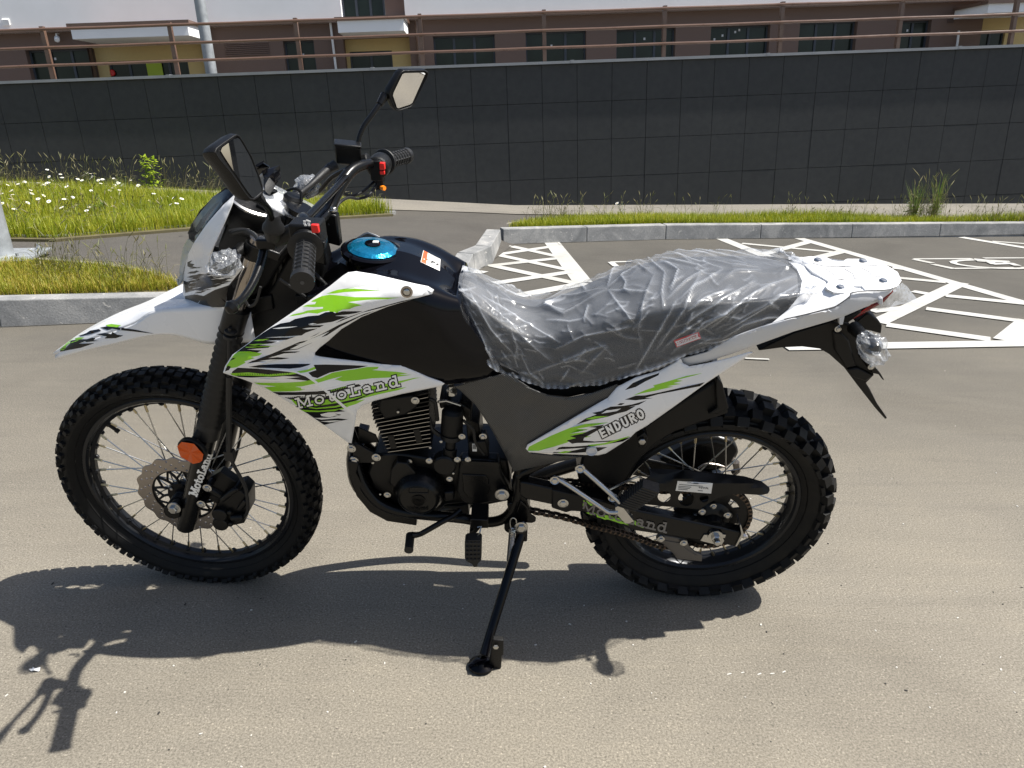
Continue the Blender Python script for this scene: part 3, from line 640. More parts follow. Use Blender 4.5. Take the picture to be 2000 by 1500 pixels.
for r_, cx_ in ((1.15, 4.6), (1.75, 4.6)):                          # curved lane lines off to the right, seen only in the mirror
    for k in range(24):
        a0, a1 = R_(110+k*5), R_(110+k*5+4.9); m.add([(cx_+(r_-.06)*math.cos(a0), 2.6+(r_-.06)*math.sin(a0), .004), (cx_+(r_+.06)*math.cos(a0), 2.6+(r_+.06)*math.sin(a0), .004), (cx_+(r_+.06)*math.cos(a1), 2.6+(r_+.06)*math.sin(a1), .004), (cx_+(r_-.06)*math.cos(a1), 2.6+(r_-.06)*math.sin(a1), .004)], [(0, 1, 2, 3)])
tag(m.build('lane_marking', 'line', smooth=False, recalc=False), kind='structure')
# wheelchair sign: head, body, arm, seat and the open wheel ring
m = MB(); k = 0
def gz(a, b): return gnd(1560+a/4.545, 440+b/4.545)[:2]
def stroke(pts, wd):
    global k
    for i in range(len(pts)-1):
        k += 1; a, b = np.array(pts[i]), np.array(pts[i+1]); d = (b-a)/np.linalg.norm(b-a); nn = np.array([-d[1], d[0]])*wd/2; e = d*wd*.3; zz = .005+k*.0002
        m.add([(*(a-nn-e), zz), (*(b-nn+e), zz), (*(b+nn+e), zz), (*(a+nn-e), zz)], [(0, 1, 2, 3)])
c = gz(1730, 350); stroke([c+np.array([.36*math.cos(t), .20*math.sin(t)]) for t in np.linspace(.9, 5.6, 16)], .06)
stroke([gz(1600, 322), gz(1690, 330), gz(1730, 350), gz(1880, 345), gz(1930, 362)], .07); stroke([gz(1690, 332), gz(1800, 330), gz(1830, 336)], .06); stroke([gz(1585, 312), gz(1650, 318)], .09)
tag(m.build('disabled_bay_symbol', 'line', smooth=False, recalc=False), kind='structure')
# ================================================================== VEGETATION
def leafmat(name, c0, c1, c2):
    m = bpy.data.materials.new(name); m.use_nodes = True; N, L = nodes(m); b = N['Principled BSDF']; b.inputs['Roughness'].default_value = .55
    geo = N.new('ShaderNodeNewGeometry'); tc = N.new('ShaderNodeTexCoord'); n = noise(N, L, tc.outputs['Object'], 1.3, 4, .3)
    ad = N.new('ShaderNodeMath'); ad.operation = 'MULTIPLY_ADD'; ad.inputs[1].default_value = .55; L.new(geo.outputs['Random Per Island'], ad.inputs[0])
    s = N.new('ShaderNodeMath'); s.operation = 'MULTIPLY'; s.inputs[1].default_value = .5; L.new(n.outputs['Fac'], s.inputs[0]); L.new(s.outputs[0], ad.inputs[2])
    r = ramp(N, L, ad.outputs[0], [(.15, c0), (.45, c1), (.8, c2)]); L.new(r.outputs[0], b.inputs['Base Color'])
    tr = N.new('ShaderNodeBsdfTranslucent'); L.new(r.outputs[0], tr.inputs[0]); ms = N.new('ShaderNodeMixShader'); ms.inputs[0].default_value = .38
    L.new(b.outputs[0], ms.inputs[1]); L.new(tr.outputs[0], ms.inputs[2]); L.new(ms.outputs[0], N['Material Output'].inputs[0]); return m
M['grass'] = leafmat('grass_blades', (.13, .20, .010), (.28, .34, .013), (.50, .47, .05))
M['grass2'] = leafmat('grass_blades_dry', (.15, .22, .012), (.30, .32, .02), (.48, .37, .07))
M['stalk'] = leafmat('seed_stalks', (.13, .16, .04), (.24, .24, .09), (.36, .31, .16))
M['leaf'] = leafmat('sapling_leaves', (.16, .26, .012), (.30, .42, .02), (.48, .56, .05))
M['leafd'] = leafmat('weed_leaves', (.06, .12, .02), (.11, .19, .03), (.18, .26, .06))
M['grassw'] = leafmat('weed_blades', (.12, .20, .02), (.20, .30, .04), (.34, .40, .10)); M['petal'] = mat('daisy_petals', (.85, .85, .82), .6); M['yolk'] = mat('daisy_centre', (.65, .45, .03), .7); M['stem'] = mat('stem_green', (.10, .16, .03), .6)
def blades(name, poly, n, h, wd, mt, zoff=0., lean=.35, label=None, cat=None, flat=None, clump=0):
    P = np.array([tg(*p, zoff)[:2] for p in poly]); x0, y0 = P.min(0); x1, y1 = P.max(0)
    q = rng.uniform((x0, y0), (x1, y1), (n*4, 2)); q = q[inside(q, P)][:n]
    if clump:
        c = q[rng.integers(0, len(q), clump)]; q = c[rng.integers(0, clump, len(q))]+rng.normal(0, .05, (len(q), 2)); q = q[inside(q, P)]
    n = len(q); z = terr(q[:, 0], q[:, 1])+zoff; B = np.stack([q[:, 0], q[:, 1], z], 1)
    a = rng.uniform(0, 2*np.pi, n); hh = h*rng.uniform(.35, 1.15, n)*(0.75+.5*np.sin(q[:, 0]*2.1+1)*np.sin(q[:, 1]*2.9)*.5+.0); ln = lean*rng.uniform(.1, 1, n); d = np.stack([np.cos(a), np.sin(a), 0*a], 1)
    wv = np.stack([-np.sin(a), np.cos(a), 0*a], 1)*(wd*rng.uniform(.6, 1.3, n))[:, None]/2; up = np.array([0, 0, 1.])
    mid = B+up*hh[:, None]*.55+d*(hh*ln*.3)[:, None]; tip = B+up*hh[:, None]*(1-ln*.25)[:, None]+d*(hh*ln)[:, None]
    V = np.stack([B-wv, B+wv, mid-wv*.8, mid+wv*.8, tip], 1).reshape(-1, 3); i = np.arange(n)*5
    fs = [(k, k+1, k+3, k+2) for k in i]+[(k+2, k+3, k+4) for k in i]
    me = bpy.data.meshes.new(name); me.from_pydata(V.tolist(), [], fs); me.materials.append(M[mt]); o = bpy.data.objects.new(name, me); COL.objects.link(o)
    tag(o, label, cat, kind='stuff'); return B
def bed(name, poly, mt, off):
    P = [tg(*p, off) for p in poly]; c = sum(P)/len(P)
    tri = cdt_fill([(p[0], p[1]) for p in P]); m = MB(); m.add([(p[0], p[1], p[2]-.006) for p in P]+[(p[0], p[1], p[2]-.25) for p in P], [tuple(t) for t in tri]+[(i, (i+1) % len(P), len(P)+(i+1) % len(P), len(P)+i) for i in range(len(P))]); return tag(m.build(name, mt, smooth=False), kind='structure')
near = [(-500, 590), (-200, 585), (0, 580), (150, 576), (352, 568), (350, 556), (285, 538), (200, 524), (80, 516), (-200, 509), (-500, 503)]
midp = [(-400, 462), (-200, 463), (20, 465), (105, 466), (367, 445), (560, 429), (768, 417), (700, 404), (560, 396), (410, 390), (305, 384), (150, 376), (0, 372), (-200, 366), (-400, 360)]
rgt = [(992, 446), (1300, 446), (2000, 441), (2500, 437), (2500, 424), (2000, 429), (1600, 430), (1300, 431), (1100, 432), (1030, 437)]
bed('verge_soil', near, 'soil', .05); bed('verge_soil', midp, 'soil', .03); bed('verge_soil', rgt, 'soil', .03)
blades('grass', near, 38000, .10, .0042, 'grass2', .04, .6, 'yellow green tufty grass on the verge behind the near left kerb', 'grass')
blades('grass', midp, 80000, .20, .005, 'grass', .02, .5, 'long bright grass in the bed left of the footpath', 'grass')
blades('grass', [(-60, 470), (20, 465), (260, 452), (300, 400), (220, 380), (0, 373), (-60, 372)], 9000, .27, .0045, 'grass', .02, .35, 'taller loose grass where the daisies grow', 'grass')
blades('grass', rgt, 60000, .17, .0048, 'grass', .02, .5, 'narrow strip of grass behind the right hand kerb', 'grass')
# tall seeding stalks
def stalks(name, poly, n, h, label, zoff=0., heads=True, mt='stalk', wd=.0022):
    P = np.array([tg(*p, zoff)[:2] for p in poly]); x0, y0 = P.min(0); x1, y1 = P.max(0); q = rng.uniform((x0, y0), (x1, y1), (n*6, 2)); q = q[inside(q, P)][:n]; m = MB()
    for x, y in q:
        z = float(terr(x, y))+zoff; hh = h*random.uniform(.45, 1.1); a = random.uniform(0, 6.28); l = random.uniform(.05, .35)*hh; b = np.array([x, y, z]); d = np.array([math.cos(a), math.sin(a), 0])
        pts = [b+np.array([0, 0, hh*t])+d*l*t*t for t in (0, .35, .65, .85)]; m.tube(pts, [wd, wd*.9, wd*.7, wd*.6], 3, 0, False)
        if heads:
            e0 = pts[-1]; e1 = b+np.array([0, 0, hh])+d*l*1.25; m.tube([e0, (e0*2+e1)/3, (e0+e1*2)/3, e1], [wd*.6, wd*2.4, wd*1.8, wd*.4], 4, 0, False)
        for _ in range(2):
            t = random.uniform(.05, .45); a2 = random.uniform(0, 6.28); p0 = b+np.array([0, 0, hh*t]); p1 = p0+np.array([math.cos(a2)*.05, math.sin(a2)*.05, .07]); m.tube([p0, p1, p1+np.array([math.cos(a2)*.05, math.sin(a2)*.05, -.0])], [wd, wd*.8, wd*.2], 3, 0, False)
    return tag(m.build(name, mt, smooth=False, recalc=False), label, 'grass', kind='stuff')
stalks('tall_grass', [(-300, 372), (0, 372), (150, 376), (300, 383), (470, 391), (470, 384), (300, 376), (150, 369), (0, 362), (-300, 352)], 300, .40, 'tall thin seeding grass along the foot of the wall on the left', .02, wd=.0017)
stalks('tall_grass', [(540, 396), (700, 404), (740, 410), (740, 402), (540, 389)], 60, .22, 'sparse seeding grass at the wall beyond the handlebar', .02)
stalks('tall_grass', [(1000, 440), (1300, 432), (1600, 431), (2100, 430), (2100, 425), (1300, 427), (1060, 430)], 260, .32, 'sparse seeding grass standing in the right hand strip', .02, wd=.0017)
stalks('tall_grass', [(60, 560), (160, 570), (345, 562), (285, 540), (190, 526), (80, 518)], 75, .34, 'wiry dry seed stalks rising from the near left verge', .04, wd=.0016)
stalks('tall_grass', [(-60, 470), (0, 466), (200, 462), (350, 446), (300, 400), (0, 390), (-60, 388)], 160, .27, 'loose seed stalks in the long bright grass', .02)
stalks('tall_grass', [(1770, 434), (1845, 434), (1845, 428), (1770, 428)], 46, .55, 'tuft of tall pale seed heads rising beside the weed clumps', .02, wd=.002)
# daisies (each one on its own stem)
def daisy(loc, h, r, tilt, first=None):
    if first is None:
        m = MB(); m.tube([(0, 0, -1), (0, 0, 0)], .0018, 4, 2, False); n = 12
        for k in range(n):
            a = 2*math.pi*k/n; c, s = math.cos(a), math.sin(a); c2, s2 = math.cos(a+.24), math.sin(a+.24); c3, s3 = math.cos(a-.24), math.sin(a-.24)
            m.add([(c*.004, s*.004, .001), (c3*.013, s3*.013, .003), (c*.019, s*.019, .001), (c2*.013, s2*.013, .003)], [(0, 1, 2, 3)], 0)
        m.lathe([(.0065, .001), (.006, .004), (.002, .006)], (0, 0, 0), (0, 0, 1), 8, 1)
        o = m.build('daisy', ['petal', 'yolk', 'stem'], recalc=False)
    else: o = first.copy(); COL.objects.link(o)
    o.location = (loc[0], loc[1], loc[2]+h); o.scale = (r/.019, r/.019, h); o.rotation_euler = (tilt[0], tilt[1], random.uniform(0, 6)); return o
dz = []
DP = [(102, 352), (75, 357), (15, 361), (40, 366), (118, 340), (92, 331), (170, 338), (185, 345), (200, 350), (197, 358), (232, 358), (240, 366), (212, 363), (83, 361), (108, 362), (86, 382), (142, 385), (139, 395), (171, 397), (152, 398), (176, 400), (203, 391), (169, 411), (53, 415), (5, 392), (3, 378), (22, 372), (333, 399), (345, 397), (376, 410), (340, 396), (318, 385), (355, 388), (405, 398), (230, 357), (222, 350), (255, 352), (270, 362), (60, 371), (35, 359), (48, 355), (160, 352), (150, 360), (178, 372), (190, 378), (128, 372), (215, 372), (245, 380), (275, 385), (300, 378), (14, 400), (28, 408), (120, 405), (245, 345), (228, 342), (162, 342), (1205, 397), (1198, 400), (1790, 385), (1782, 380), (1775, 395), (1895, 412), (1215, 395)]
for cu, cv, sn, k in ((100, 357, 22, 9), (178, 345, 20, 9), (232, 361, 14, 10), (150, 398, 32, 9), (60, 384, 28, 8), (330, 397, 40, 5), (20, 400, 18, 4)):
    for _ in range(k): DP.append((cu+random.gauss(0, sn), cv+random.gauss(0, 9)))
first = None
for i, (u, v) in enumerate(DP):
    h = random.uniform(.13, .34); 
    if u > 1000: q = tg(u, 432)
    else: q = tg(u, min(462, max(v+42*h/.27, 386)))
    # keep the head where it stands in view: slide the foot to the height chosen
    d = ray(u, v); t = (q[1])/d[1]; hh = float((CAM+d*t)[2]-q[2]); hh = min(max(hh, .08), .5); x = (CAM+d*t)[0]
    o = daisy((x, q[1], float(terr(x, q[1]))), hh, random.uniform(.018, .025), (random.uniform(-.5, .8), random.uniform(-.5, .5)), first); first = first or o
    tag(o, 'small white daisy on a thin stem among the grass', 'daisy', 'white daisies in the grass')
for u, v in ((78, 496), (94, 499), (66, 494), (40, 497), (98, 550), (3, 530)):
    q = tg(u, v+6); o = daisy(q, .05, .02, (.3, .2), first); tag(o, 'small white daisy on a thin stem among the grass', 'daisy', 'white daisies in the grass')
def leafy(mb, base, h, n, ls, spread, mi=0, tiers=True):
    for k in range(n):
        t = random.uniform(.12, 1); a = random.uniform(0, 6.28); r = spread*random.uniform(.15, 1)*(1-.35*t); p = base+np.array([math.cos(a)*r, math.sin(a)*r, h*t]); l = ls*random.uniform(.6, 1.2)
        b = random.uniform(0, 6.28); d = np.array([math.cos(b), math.sin(b), random.uniform(-.3, .7)]); d /= np.linalg.norm(d); s_ = np.cross(d, [0, 0, 1]); s_ /= np.linalg.norm(s_)+1e-9; s_ = s_*l*.28; up = np.array([0, 0, l*.08])
        mb.add([p, p+d*l*.45+s_, p+d*l, p+d*l*.45-s_-up], [(0, 1, 2, 3)], mi)
pl = empty('sapling', tg(300, 383)); tag(pl, 'little bright green sapling against the dark wall behind the daisies', 'sapling')
m = MB(); B0 = np.zeros(3); H = .44
for a in range(6): t = a*1.05; m.tube([B0, B0+np.array([math.cos(t)*.02, math.sin(t)*.02, H*.5]), B0+np.array([math.cos(t)*.09, math.sin(t)*.07, H*random.uniform(.7, 1)])], [.004, .003, .0015], 5)
m.build('stem', 'stem', pl); m = MB(); leafy(m, B0, H, 210, .06, .15); m.build('foliage', 'leaf', pl, smooth=False, recalc=False)
for k, (u, v, h, n, lab) in enumerate(((1783, 432, .32, 240, 'bushy green weed clump taller than the strip grass, left of a pair'), (1822, 434, .40, 220, 'taller feathery weed clump in the right hand strip, right of a pair'), (205, 424, .14, 90, 'low dark leafed weed inside the long bright grass'))):
    e = empty('weed', tg(u, v)); tag(e, lab, 'weed'); m = MB()
    for a in range(14): t = random.uniform(0, 6.28); r = random.uniform(.02, .12); m.tube([(0, 0, 0), (math.cos(t)*r*.4, math.sin(t)*r*.4, h*.6), (math.cos(t)*r, math.sin(t)*r, h*random.uniform(.8, 1.5))], [.003, .002, .0012], 4)
    m.build('stem', 'stem', e); m = MB(); leafy(m, np.zeros(3), h*(.45 if k < 2 else 1), n//2 if k < 2 else n, .05, .11)
    if k < 2:
        for _ in range(50):
            t = random.uniform(0, 6.28); r = random.uniform(.03, .17); hh = h*random.uniform(.6, 1.5); d_ = np.array([math.cos(t), math.sin(t), 0]); s_ = np.array([-math.sin(t), math.cos(t), 0])*.003; p0 = d_*r*.3; p1 = d_*r*.6+np.array([0, 0, hh*.6]); m.add([p0-s_, p0+s_, p1+s_, p1-s_, d_*r*1.3+np.array([0, 0, hh])], [(0, 1, 2, 3), (3, 2, 4)])
    m.build('foliage', 'leafd' if k == 2 else 'grassw', e, smooth=False, recalc=False)
# grit and litter
m = MB()
for k in range(170):
    u, v = random.uniform(-50, 2050), random.triangular(560, 1520, 1350); p = gnd(u, v); r = random.uniform(.0006, .0019); mi = random.choice((0, 0, 1, 2))
    a = random.uniform(0, 6); m.box(p+np.array([0, 0, r*.5]), np.array([math.cos(a), math.sin(a), .1])*r*random.uniform(1, 2.6), np.array([-math.sin(a), math.cos(a), 0])*r, np.array([.1*r, 0, r*.6]), mi)
for u, v in [(1430+24*i+random.uniform(-8, 8), 1322-1.25*i*24/24+random.uniform(-8, 6)) for i in range(5)]:
    p = gnd(u, v); m.box(p+np.array([0, 0, .0006]), (random.uniform(.002, .006), random.uniform(.0005, .003), 0), (-.0004, .0012, 0), (0, 0, .0006), 0)
M['gritw'] = mat('grit_pale', (.55, .53, .48), .8); M['gritd'] = mat('grit_dark', (.03, .028, .025), .8); M['gritm'] = mat('grit_mid', (.25, .22, .18), .8)
tag(m.build('grit', ['gritw', 'gritd', 'gritm'], smooth=False, recalc=False), 'scattered grit and tiny chips on the ground', 'grit', kind='stuff')
p = gnd(68, 1310); m = MB(); vs = []; 
for k in range(9): a = k*.7; r = random.uniform(.005, .013); vs.append(p+np.array([math.cos(a)*r*1.3, math.sin(a)*r*.6, .003+.004*(k % 2)]))
vs.append(p+np.array([0, 0, .007])); m.add(vs+[q-np.array([0, 0, .0012]) for q in vs], [(k, (k+1) % 9, 9) for k in range(9)]+[(10+(k+1) % 9, 10+k, 19) for k in range(9)]+[(k, 10+k, 10+(k+1) % 9, (k+1) % 9) for k in range(9)]); tag(m.build('paper_scrap', 'sticker', smooth=False), 'torn white scrap lying beside the handlebar shadow', 'litter')
# ================================================================== MOTORCYCLE
bike = bpy.data.objects.new('motorcycle', None); COL.objects.link(bike)
bike.matrix_world = Matrix([[BX[i], BY[i], BZ[i], BO[i]] for i in range(3)]+[[0, 0, 0, 1]])
tag(bike, 'black, white and lime green enduro motorcycle on its side stand, seat wrapped in clear plastic', 'motorcycle')
cA = lambda *p: zc(340, 240, 3.75, p); cB = lambda *p: zc(100, 540, 3.262, p); cC = lambda *p: zc(100, 700, 3.262, p); cE = lambda *p: zc(660, 720, 4.1675, p)
cD = lambda *p: zc(420, 520, 3.846, p); cQ = lambda *p: zc(880, 460, 3.2617, p); cT = lambda *p: zc(1300, 460, 3.75, p); cG = lambda *p: zc(1000, 860, 3.571, p)
cH = lambda *p: zc(1100, 740, 3.409, p); cK = lambda *p: zc(700, 980, 3.333, p); cV = lambda *p: zc(400, 120, 4.167, p); cZ = lambda *p: zc(1560, 440, 4.545, p)
def Y_(pts, y): return [(p[0], p[1], y) for p in pts]
def BP(pts, S=False): return [U(*p, S=S) for p in pts]            # (u,v,y) -> points
def mir(mb): mb.v = [(p[0], -p[1], p[2]) for p in mb.v]; mb.f = [f[::-1] for f in mb.f]; return mb
def part(mb, name, mt, par=None, **k): return mb.build(name, mt, par or bike, **k)
def flat_cdt(outer, holes):
    V = [Vector(map(float, p)) for p in outer]; n = len(V); E = [(i, (i+1) % n) for i in range(n)]
    for h in holes: b = len(V); V += [Vector(map(float, p)) for p in h]; E += [(b+i, b+(i+1) % len(h)) for i in range(len(h))]
    o = delaunay_2d_cdt(V, E, [], 0, 1e-7); Q = np.array([tuple(v) for v in o[0]]); T = o[2]; c = np.array([Q[list(f)].mean(0) for f in T]); k = inside(c, outer)
    for h in holes: k &= ~inside(c, h)
    return Q, [tuple(f) for f, a in zip(T, k) if a]
def plate(mb, outer, holes, c, y0, y1, mi=0):                       # flat plate in the wheel plane, polygons in metres about c
    Q, T = flat_cdt(outer, holes); n = len(Q); c = np.array(c, float)
    A = [c+np.array([q[0], y0, q[1]]) for q in Q]; B = [c+np.array([q[0], y1, q[1]]) for q in Q]; ec = {}
    for f in T:
        for i in range(len(f)): e = (f[i], f[(i+1) % len(f)]); ec.setdefault(tuple(sorted(e)), []).append(e)
    rim = [e[0] for e in ec.values() if len(e) == 1]
    mb.add(A+B, T+[tuple(i+n for i in f[::-1]) for f in T]+[(e[1], e[0], e[0]+n, e[1]+n) for e in rim], mi)
def circ(cx, cz, r, n=10, ph=0.): return [(cx+r*math.cos(ph+2*math.pi*i/n), cz+r*math.sin(ph+2*math.pi*i/n)) for i in range(n)]
# ---- wheels
def make_wheel(name, S, c, rb, rim_y, tyw, Rk, kh, N, rows, hubr, huby, nsp, lab):
    c = np.array(c, float); hub = MB(S)
    hub.lathe([(.012, -huby-.012), (hubr*.7, -huby-.008), (hubr, -huby-.006), (hubr, -huby+.004), (hubr*.62, -huby+.012), (hubr*.58, 0), (hubr*.62, huby-.012), (hubr, huby-.004), (hubr, huby+.006), (.012, huby+.01)], c, (0, 1, 0), 36)
    w_ = part(hub, name, 'case', label=lab)
    # tyre: carcass + knobs
    m = MB(S); rc = (rb+Rk-kh)/2+.004; a = (Rk-kh)-rc; prof = [(rb-.004, -rim_y+.002), (rb+.004, -rim_y-.004)]
    for t in np.linspace(-1.18, 1.18, 17): t2 = t*math.pi/2; prof.append((rc+a*math.cos(t2), tyw*math.sin(t2)))
    prof += [(rb+.004, rim_y+.004), (rb-.004, rim_y-.002)]
    m.ring(prof, c, (0, 1, 0), 120)
    for rr in (rb+.012, rb+.017): m.ring([(rr-.001, -rim_y-.0095), (rr, -rim_y-.0125), (rr+.001, -rim_y-.0095)], c, (0, 1, 0), 100)
    for i in range(N):
        for (ph, wy, wl, off, hs) in rows:
            th = 2*math.pi*(i+off)/N+random.uniform(-.002, .002); rad = np.array([math.cos(th), 0, math.sin(th)]); tan = np.array([-math.sin(th), 0, math.cos(th)])
            p2 = ph*math.pi/2; nrm = rad*math.cos(p2)*(tyw)+np.array([0, 1, 0])*math.sin(p2)*a; nrm /= np.linalg.norm(nrm); lat = np.cross(tan, nrm)
            p = c+rad*(rc+a*math.cos(p2))+np.array([0, tyw*math.sin(p2), 0]); h = kh*hs
            m.box(p+nrm*h*.42, lat*wy/2*1.08, tan*wl/2*1.08, nrm*h*.58, 0, .86)
            if abs(ph) < .75 and random.random() < .55:                                     # moulding hairs
                b = p+nrm*h*.98+lat*wy*random.uniform(-.4, .4)+tan*wl*random.uniform(-.3, .3); s_ = lat*.0005; m.add([b-s_, b+s_, b+nrm*.006+tan*random.uniform(-.002, .002)], [(0, 1, 2)])
    part(m, 'tyre', 'rubber', w_, ang=40, recalc=False)
    m = MB(S); y = rim_y
    m.ring([(rb+.001, -y), (rb-.003, -y-.003), (rb-.011, -y-.003), (rb-.016, -y+.003), (rb-.017, -y+.010), (rb-.026, -.006), (rb-.026, .006), (rb-.017, y-.010), (rb-.016, y-.003), (rb-.011, y+.003), (rb-.003, y+.003), (rb+.001, y), (rb-.006, y-.006), (rb-.010, 0), (rb-.006, -y+.006)], c, (0, 1, 0), 128)
    for i in range(nsp): th = 2*math.pi*(i+.5)/nsp; rad = np.array([math.cos(th), 0, math.sin(th)]); m.lathe([(.008, 0), (.006, .006)], c+rad*(rb-.025)+np.array([0, (-1)**i*.003, 0]), -rad, 8, 0)
    part(m, 'rim', 'rim', w_, ang=30)
    for i in range(nsp):
        th = 2*math.pi*(i+.5)/nsp; side = 1 if i % 2 else -1; cr = (1 if (i//2) % 2 else -1)*R_(62); t2 = th+cr; y0 = side*huby
        a_ = c+np.array([math.cos(t2)*hubr*.86, y0+side*.005, math.sin(t2)*hubr*.86]); b_ = c+np.array([math.cos(th)*(rb-.028), side*.004, math.sin(th)*(rb-.028)]); d = (b_-a_)/np.linalg.norm(b_-a_)
        m = MB(S); m.tube([a_, b_-d*.016], .00165, 6, 0); m.tube([b_-d*.018, b_+d*.004], .0032, 6, 1); part(m, 'spoke', ['chrome', 'brass'], w_)
    return w_
fr_rows = [(-.13, .017, .020, 0, 1), (.13, .017, .020, 0, 1), (0, .016, .016, .5, 1), (-.40, .017, .018, .5, .95), (.40, .017, .018, .5, .95), (-.64, .014, .016, 0, .9), (.64, .014, .016, 0, .9), (-.86, .012, .012, .5, .75), (.86, .012, .012, .5, .75)]
fw = make_wheel('front_wheel', True, AXC, .281, .020, .044, .349, .011, 48, fr_rows, .033, .030, 36, None)
re_rows = [(-.17, .026, .029, 0, 1), (.17, .026, .029, 0, 1), (-.52, .027, .027, .5, 1), (.52, .027, .027, .5, 1), (-.78, .024, .031, 0, .95), (.78, .024, .031, 0, .95), (-.95, .010, .030, .5, .6), (.95, .010, .030, .5, .6)]
RC = np.array([0, 0, .33])
rw = make_wheel('rear_wheel', False, RC, .243, .029, .056, .334, .019, 30, re_rows, .055, .034, 36, None)
# front disc (wave), carrier, caliper
m = MB(True); DC = AXC+np.array([0, -.052, 0])
outer = [((.119+.0035*math.cos(16*t))*math.cos(t), (.119+.0035*math.cos(16*t))*math.sin(t)) for t in np.linspace(0, 2*math.pi, 129)[:-1]]
inner = circ(0, 0, .082, 48); hl = []
for k in range(20):
    t = 2*math.pi*k/20
    for r, dt in ((.089, 0), (.100, .10), (.111, .19)): hl.append(circ(r*math.cos(t+dt), r*math.sin(t+dt), .0033, 7))
plate(m, outer, [inner]+hl, DC, -.002, .002); part(m, 'brake_disc', 'steel', fw)
m = MB(True)
plate(m, circ(0, 0, .086, 48), [circ(0, 0, .078, 48)], DC+np.array([0, .003, 0]), -.0025, .003)
for k in range(12):
    t = 2*math.pi*k/12; q = t+.33; m.tube([DC+np.array([math.cos(t)*.03, 0, math.sin(t)*.03]), DC+np.array([math.cos(t+.12)*.055, 0, math.sin(t+.12)*.055]), DC+np.array([math.cos(q)*.08, .003, math.sin(q)*.08])], .0035, 6, smooth=3)
    m.tube([DC+np.array([math.cos(t+.12)*.055, 0, math.sin(t+.12)*.055]), DC+np.array([math.cos(t-.18)*.08, .003, math.sin(t-.18)*.08])], .003, 6)
m.lathe([(.040, -.004), (.042, .006), (.034, .02)], DC, (0, 1, 0), 30); m.lathe([(.016, -.02), (.022, -.014), (.024, 0)], DC, (0, 1, 0), 24)
part(m, 'disc_carrier', 'case', fw)
for k in range(6): m = MB(True); t = k*math.pi/3+.3; m.bolt(DC+np.array([math.cos(t)*.034, -.004, math.sin(t)*.034]), .0045, .004, washer=False); part(m, 'bolt', 'case' if k % 2 else 'chrome', fw)
# valve stem
m = MB(True); a = US(252, 857, 0)-AXC; a = a/np.linalg.norm(a); a[1] = 0; m.tube([AXC+a*.255, AXC+a*.232], .0045, 8); m.tube([AXC+a*.232, AXC+a*.222], .006, 8); part(m, 'valve_stem', 'plast', fw)
# ---- fork legs
L0, L1, L2, L3 = US(362, 1030, -.10), US(407, 838, -.10), US(452, 645, -.10), US(531, 470, -.10)
ld = (L3-L0)/np.linalg.norm(L3-L0)
for s in (1, -1):
    f = lambda p: np.array([p[0], p[1]*s, p[2]])
    m = MB(True); m.tube([f(L0-ld*.006), f(L0+ld*.004), f(L0+ld*.05), f(L0+(L1-L0)*.6), f(L1)], [.014, .023, .0245, .0225, .0235], 28)
    ap = f(AXC+np.array([-.0, -.10, 0])); m.lathe([(.02, -.022), (.022, -.018), (.022, .03)], AXC+np.array([0, -.10*s, 0]), (0, s, 0), 24); m.tube([ap, f(L0+ld*.08)], .017, 14)
    leg = part(m, 'fork_leg', 'satin')
    if s == 1: LEGMB = m; LEG = leg
    m = MB(True); pts = []; rr = []; n = 34
    for i in range(n+1):
        t = i/n; pts.append(f(L1+(L2-L1)*(-.06+1.06*t))); base = .0282-.0045*t; rr.append(base+.001 if t < .12 else base+.0036*math.cos(i*math.pi))
    m.tube(pts, rr, 28); part(m, 'gaiter', 'grip', leg, ang=80)
    m = MB(True); m.tube([f(L2), f(L2+ld*.235)], .0165, 24); part(m, 'stanchion', 'fork', leg)
    m = MB(True); m.tube([f(L2-ld*.004), f(L2+ld*.06)], .026, 24); part(m, 'clamp_ring', 'case', leg); m = MB(True); m.tube([f(L2+ld*.190), f(L2+ld*.222)], .022, 20); part(m, 'clamp_ring', 'case', leg)
m = MB(True); a = L2+ld*.04; b = a*np.array([1, -1, 1]); m.tube([a, b], .024, 8); m.box((a+b)/2+np.array([.03, 0, 0]), (.035, 0, .01), (0, .05, 0), (0, 0, .018)); part(m, 'lower_triple_clamp', 'case', bevel=.003)
m = MB(True); a = L2+ld*.205; b = a*np.array([1, -1, 1]); m.box((a+b)/2+np.array([.020, 0, 0]), (.032, 0, -.012), (0, .108, 0), ld*.010); part(m, 'upper_triple_clamp', 'case', bevel=.004)
m = MB(); HT = np.array([.06, 0, .02])
hd0, hd1 = fromS((L2*np.array([1, 0, 1])+ld*.02+np.array([.045, 0, 0]))), fromS((L2*np.array([1, 0, 1])+ld*.27+np.array([.045, 0, 0]))); m.tube([hd0, hd1], .03, 24); part(m, 'steering_head', 'satin')
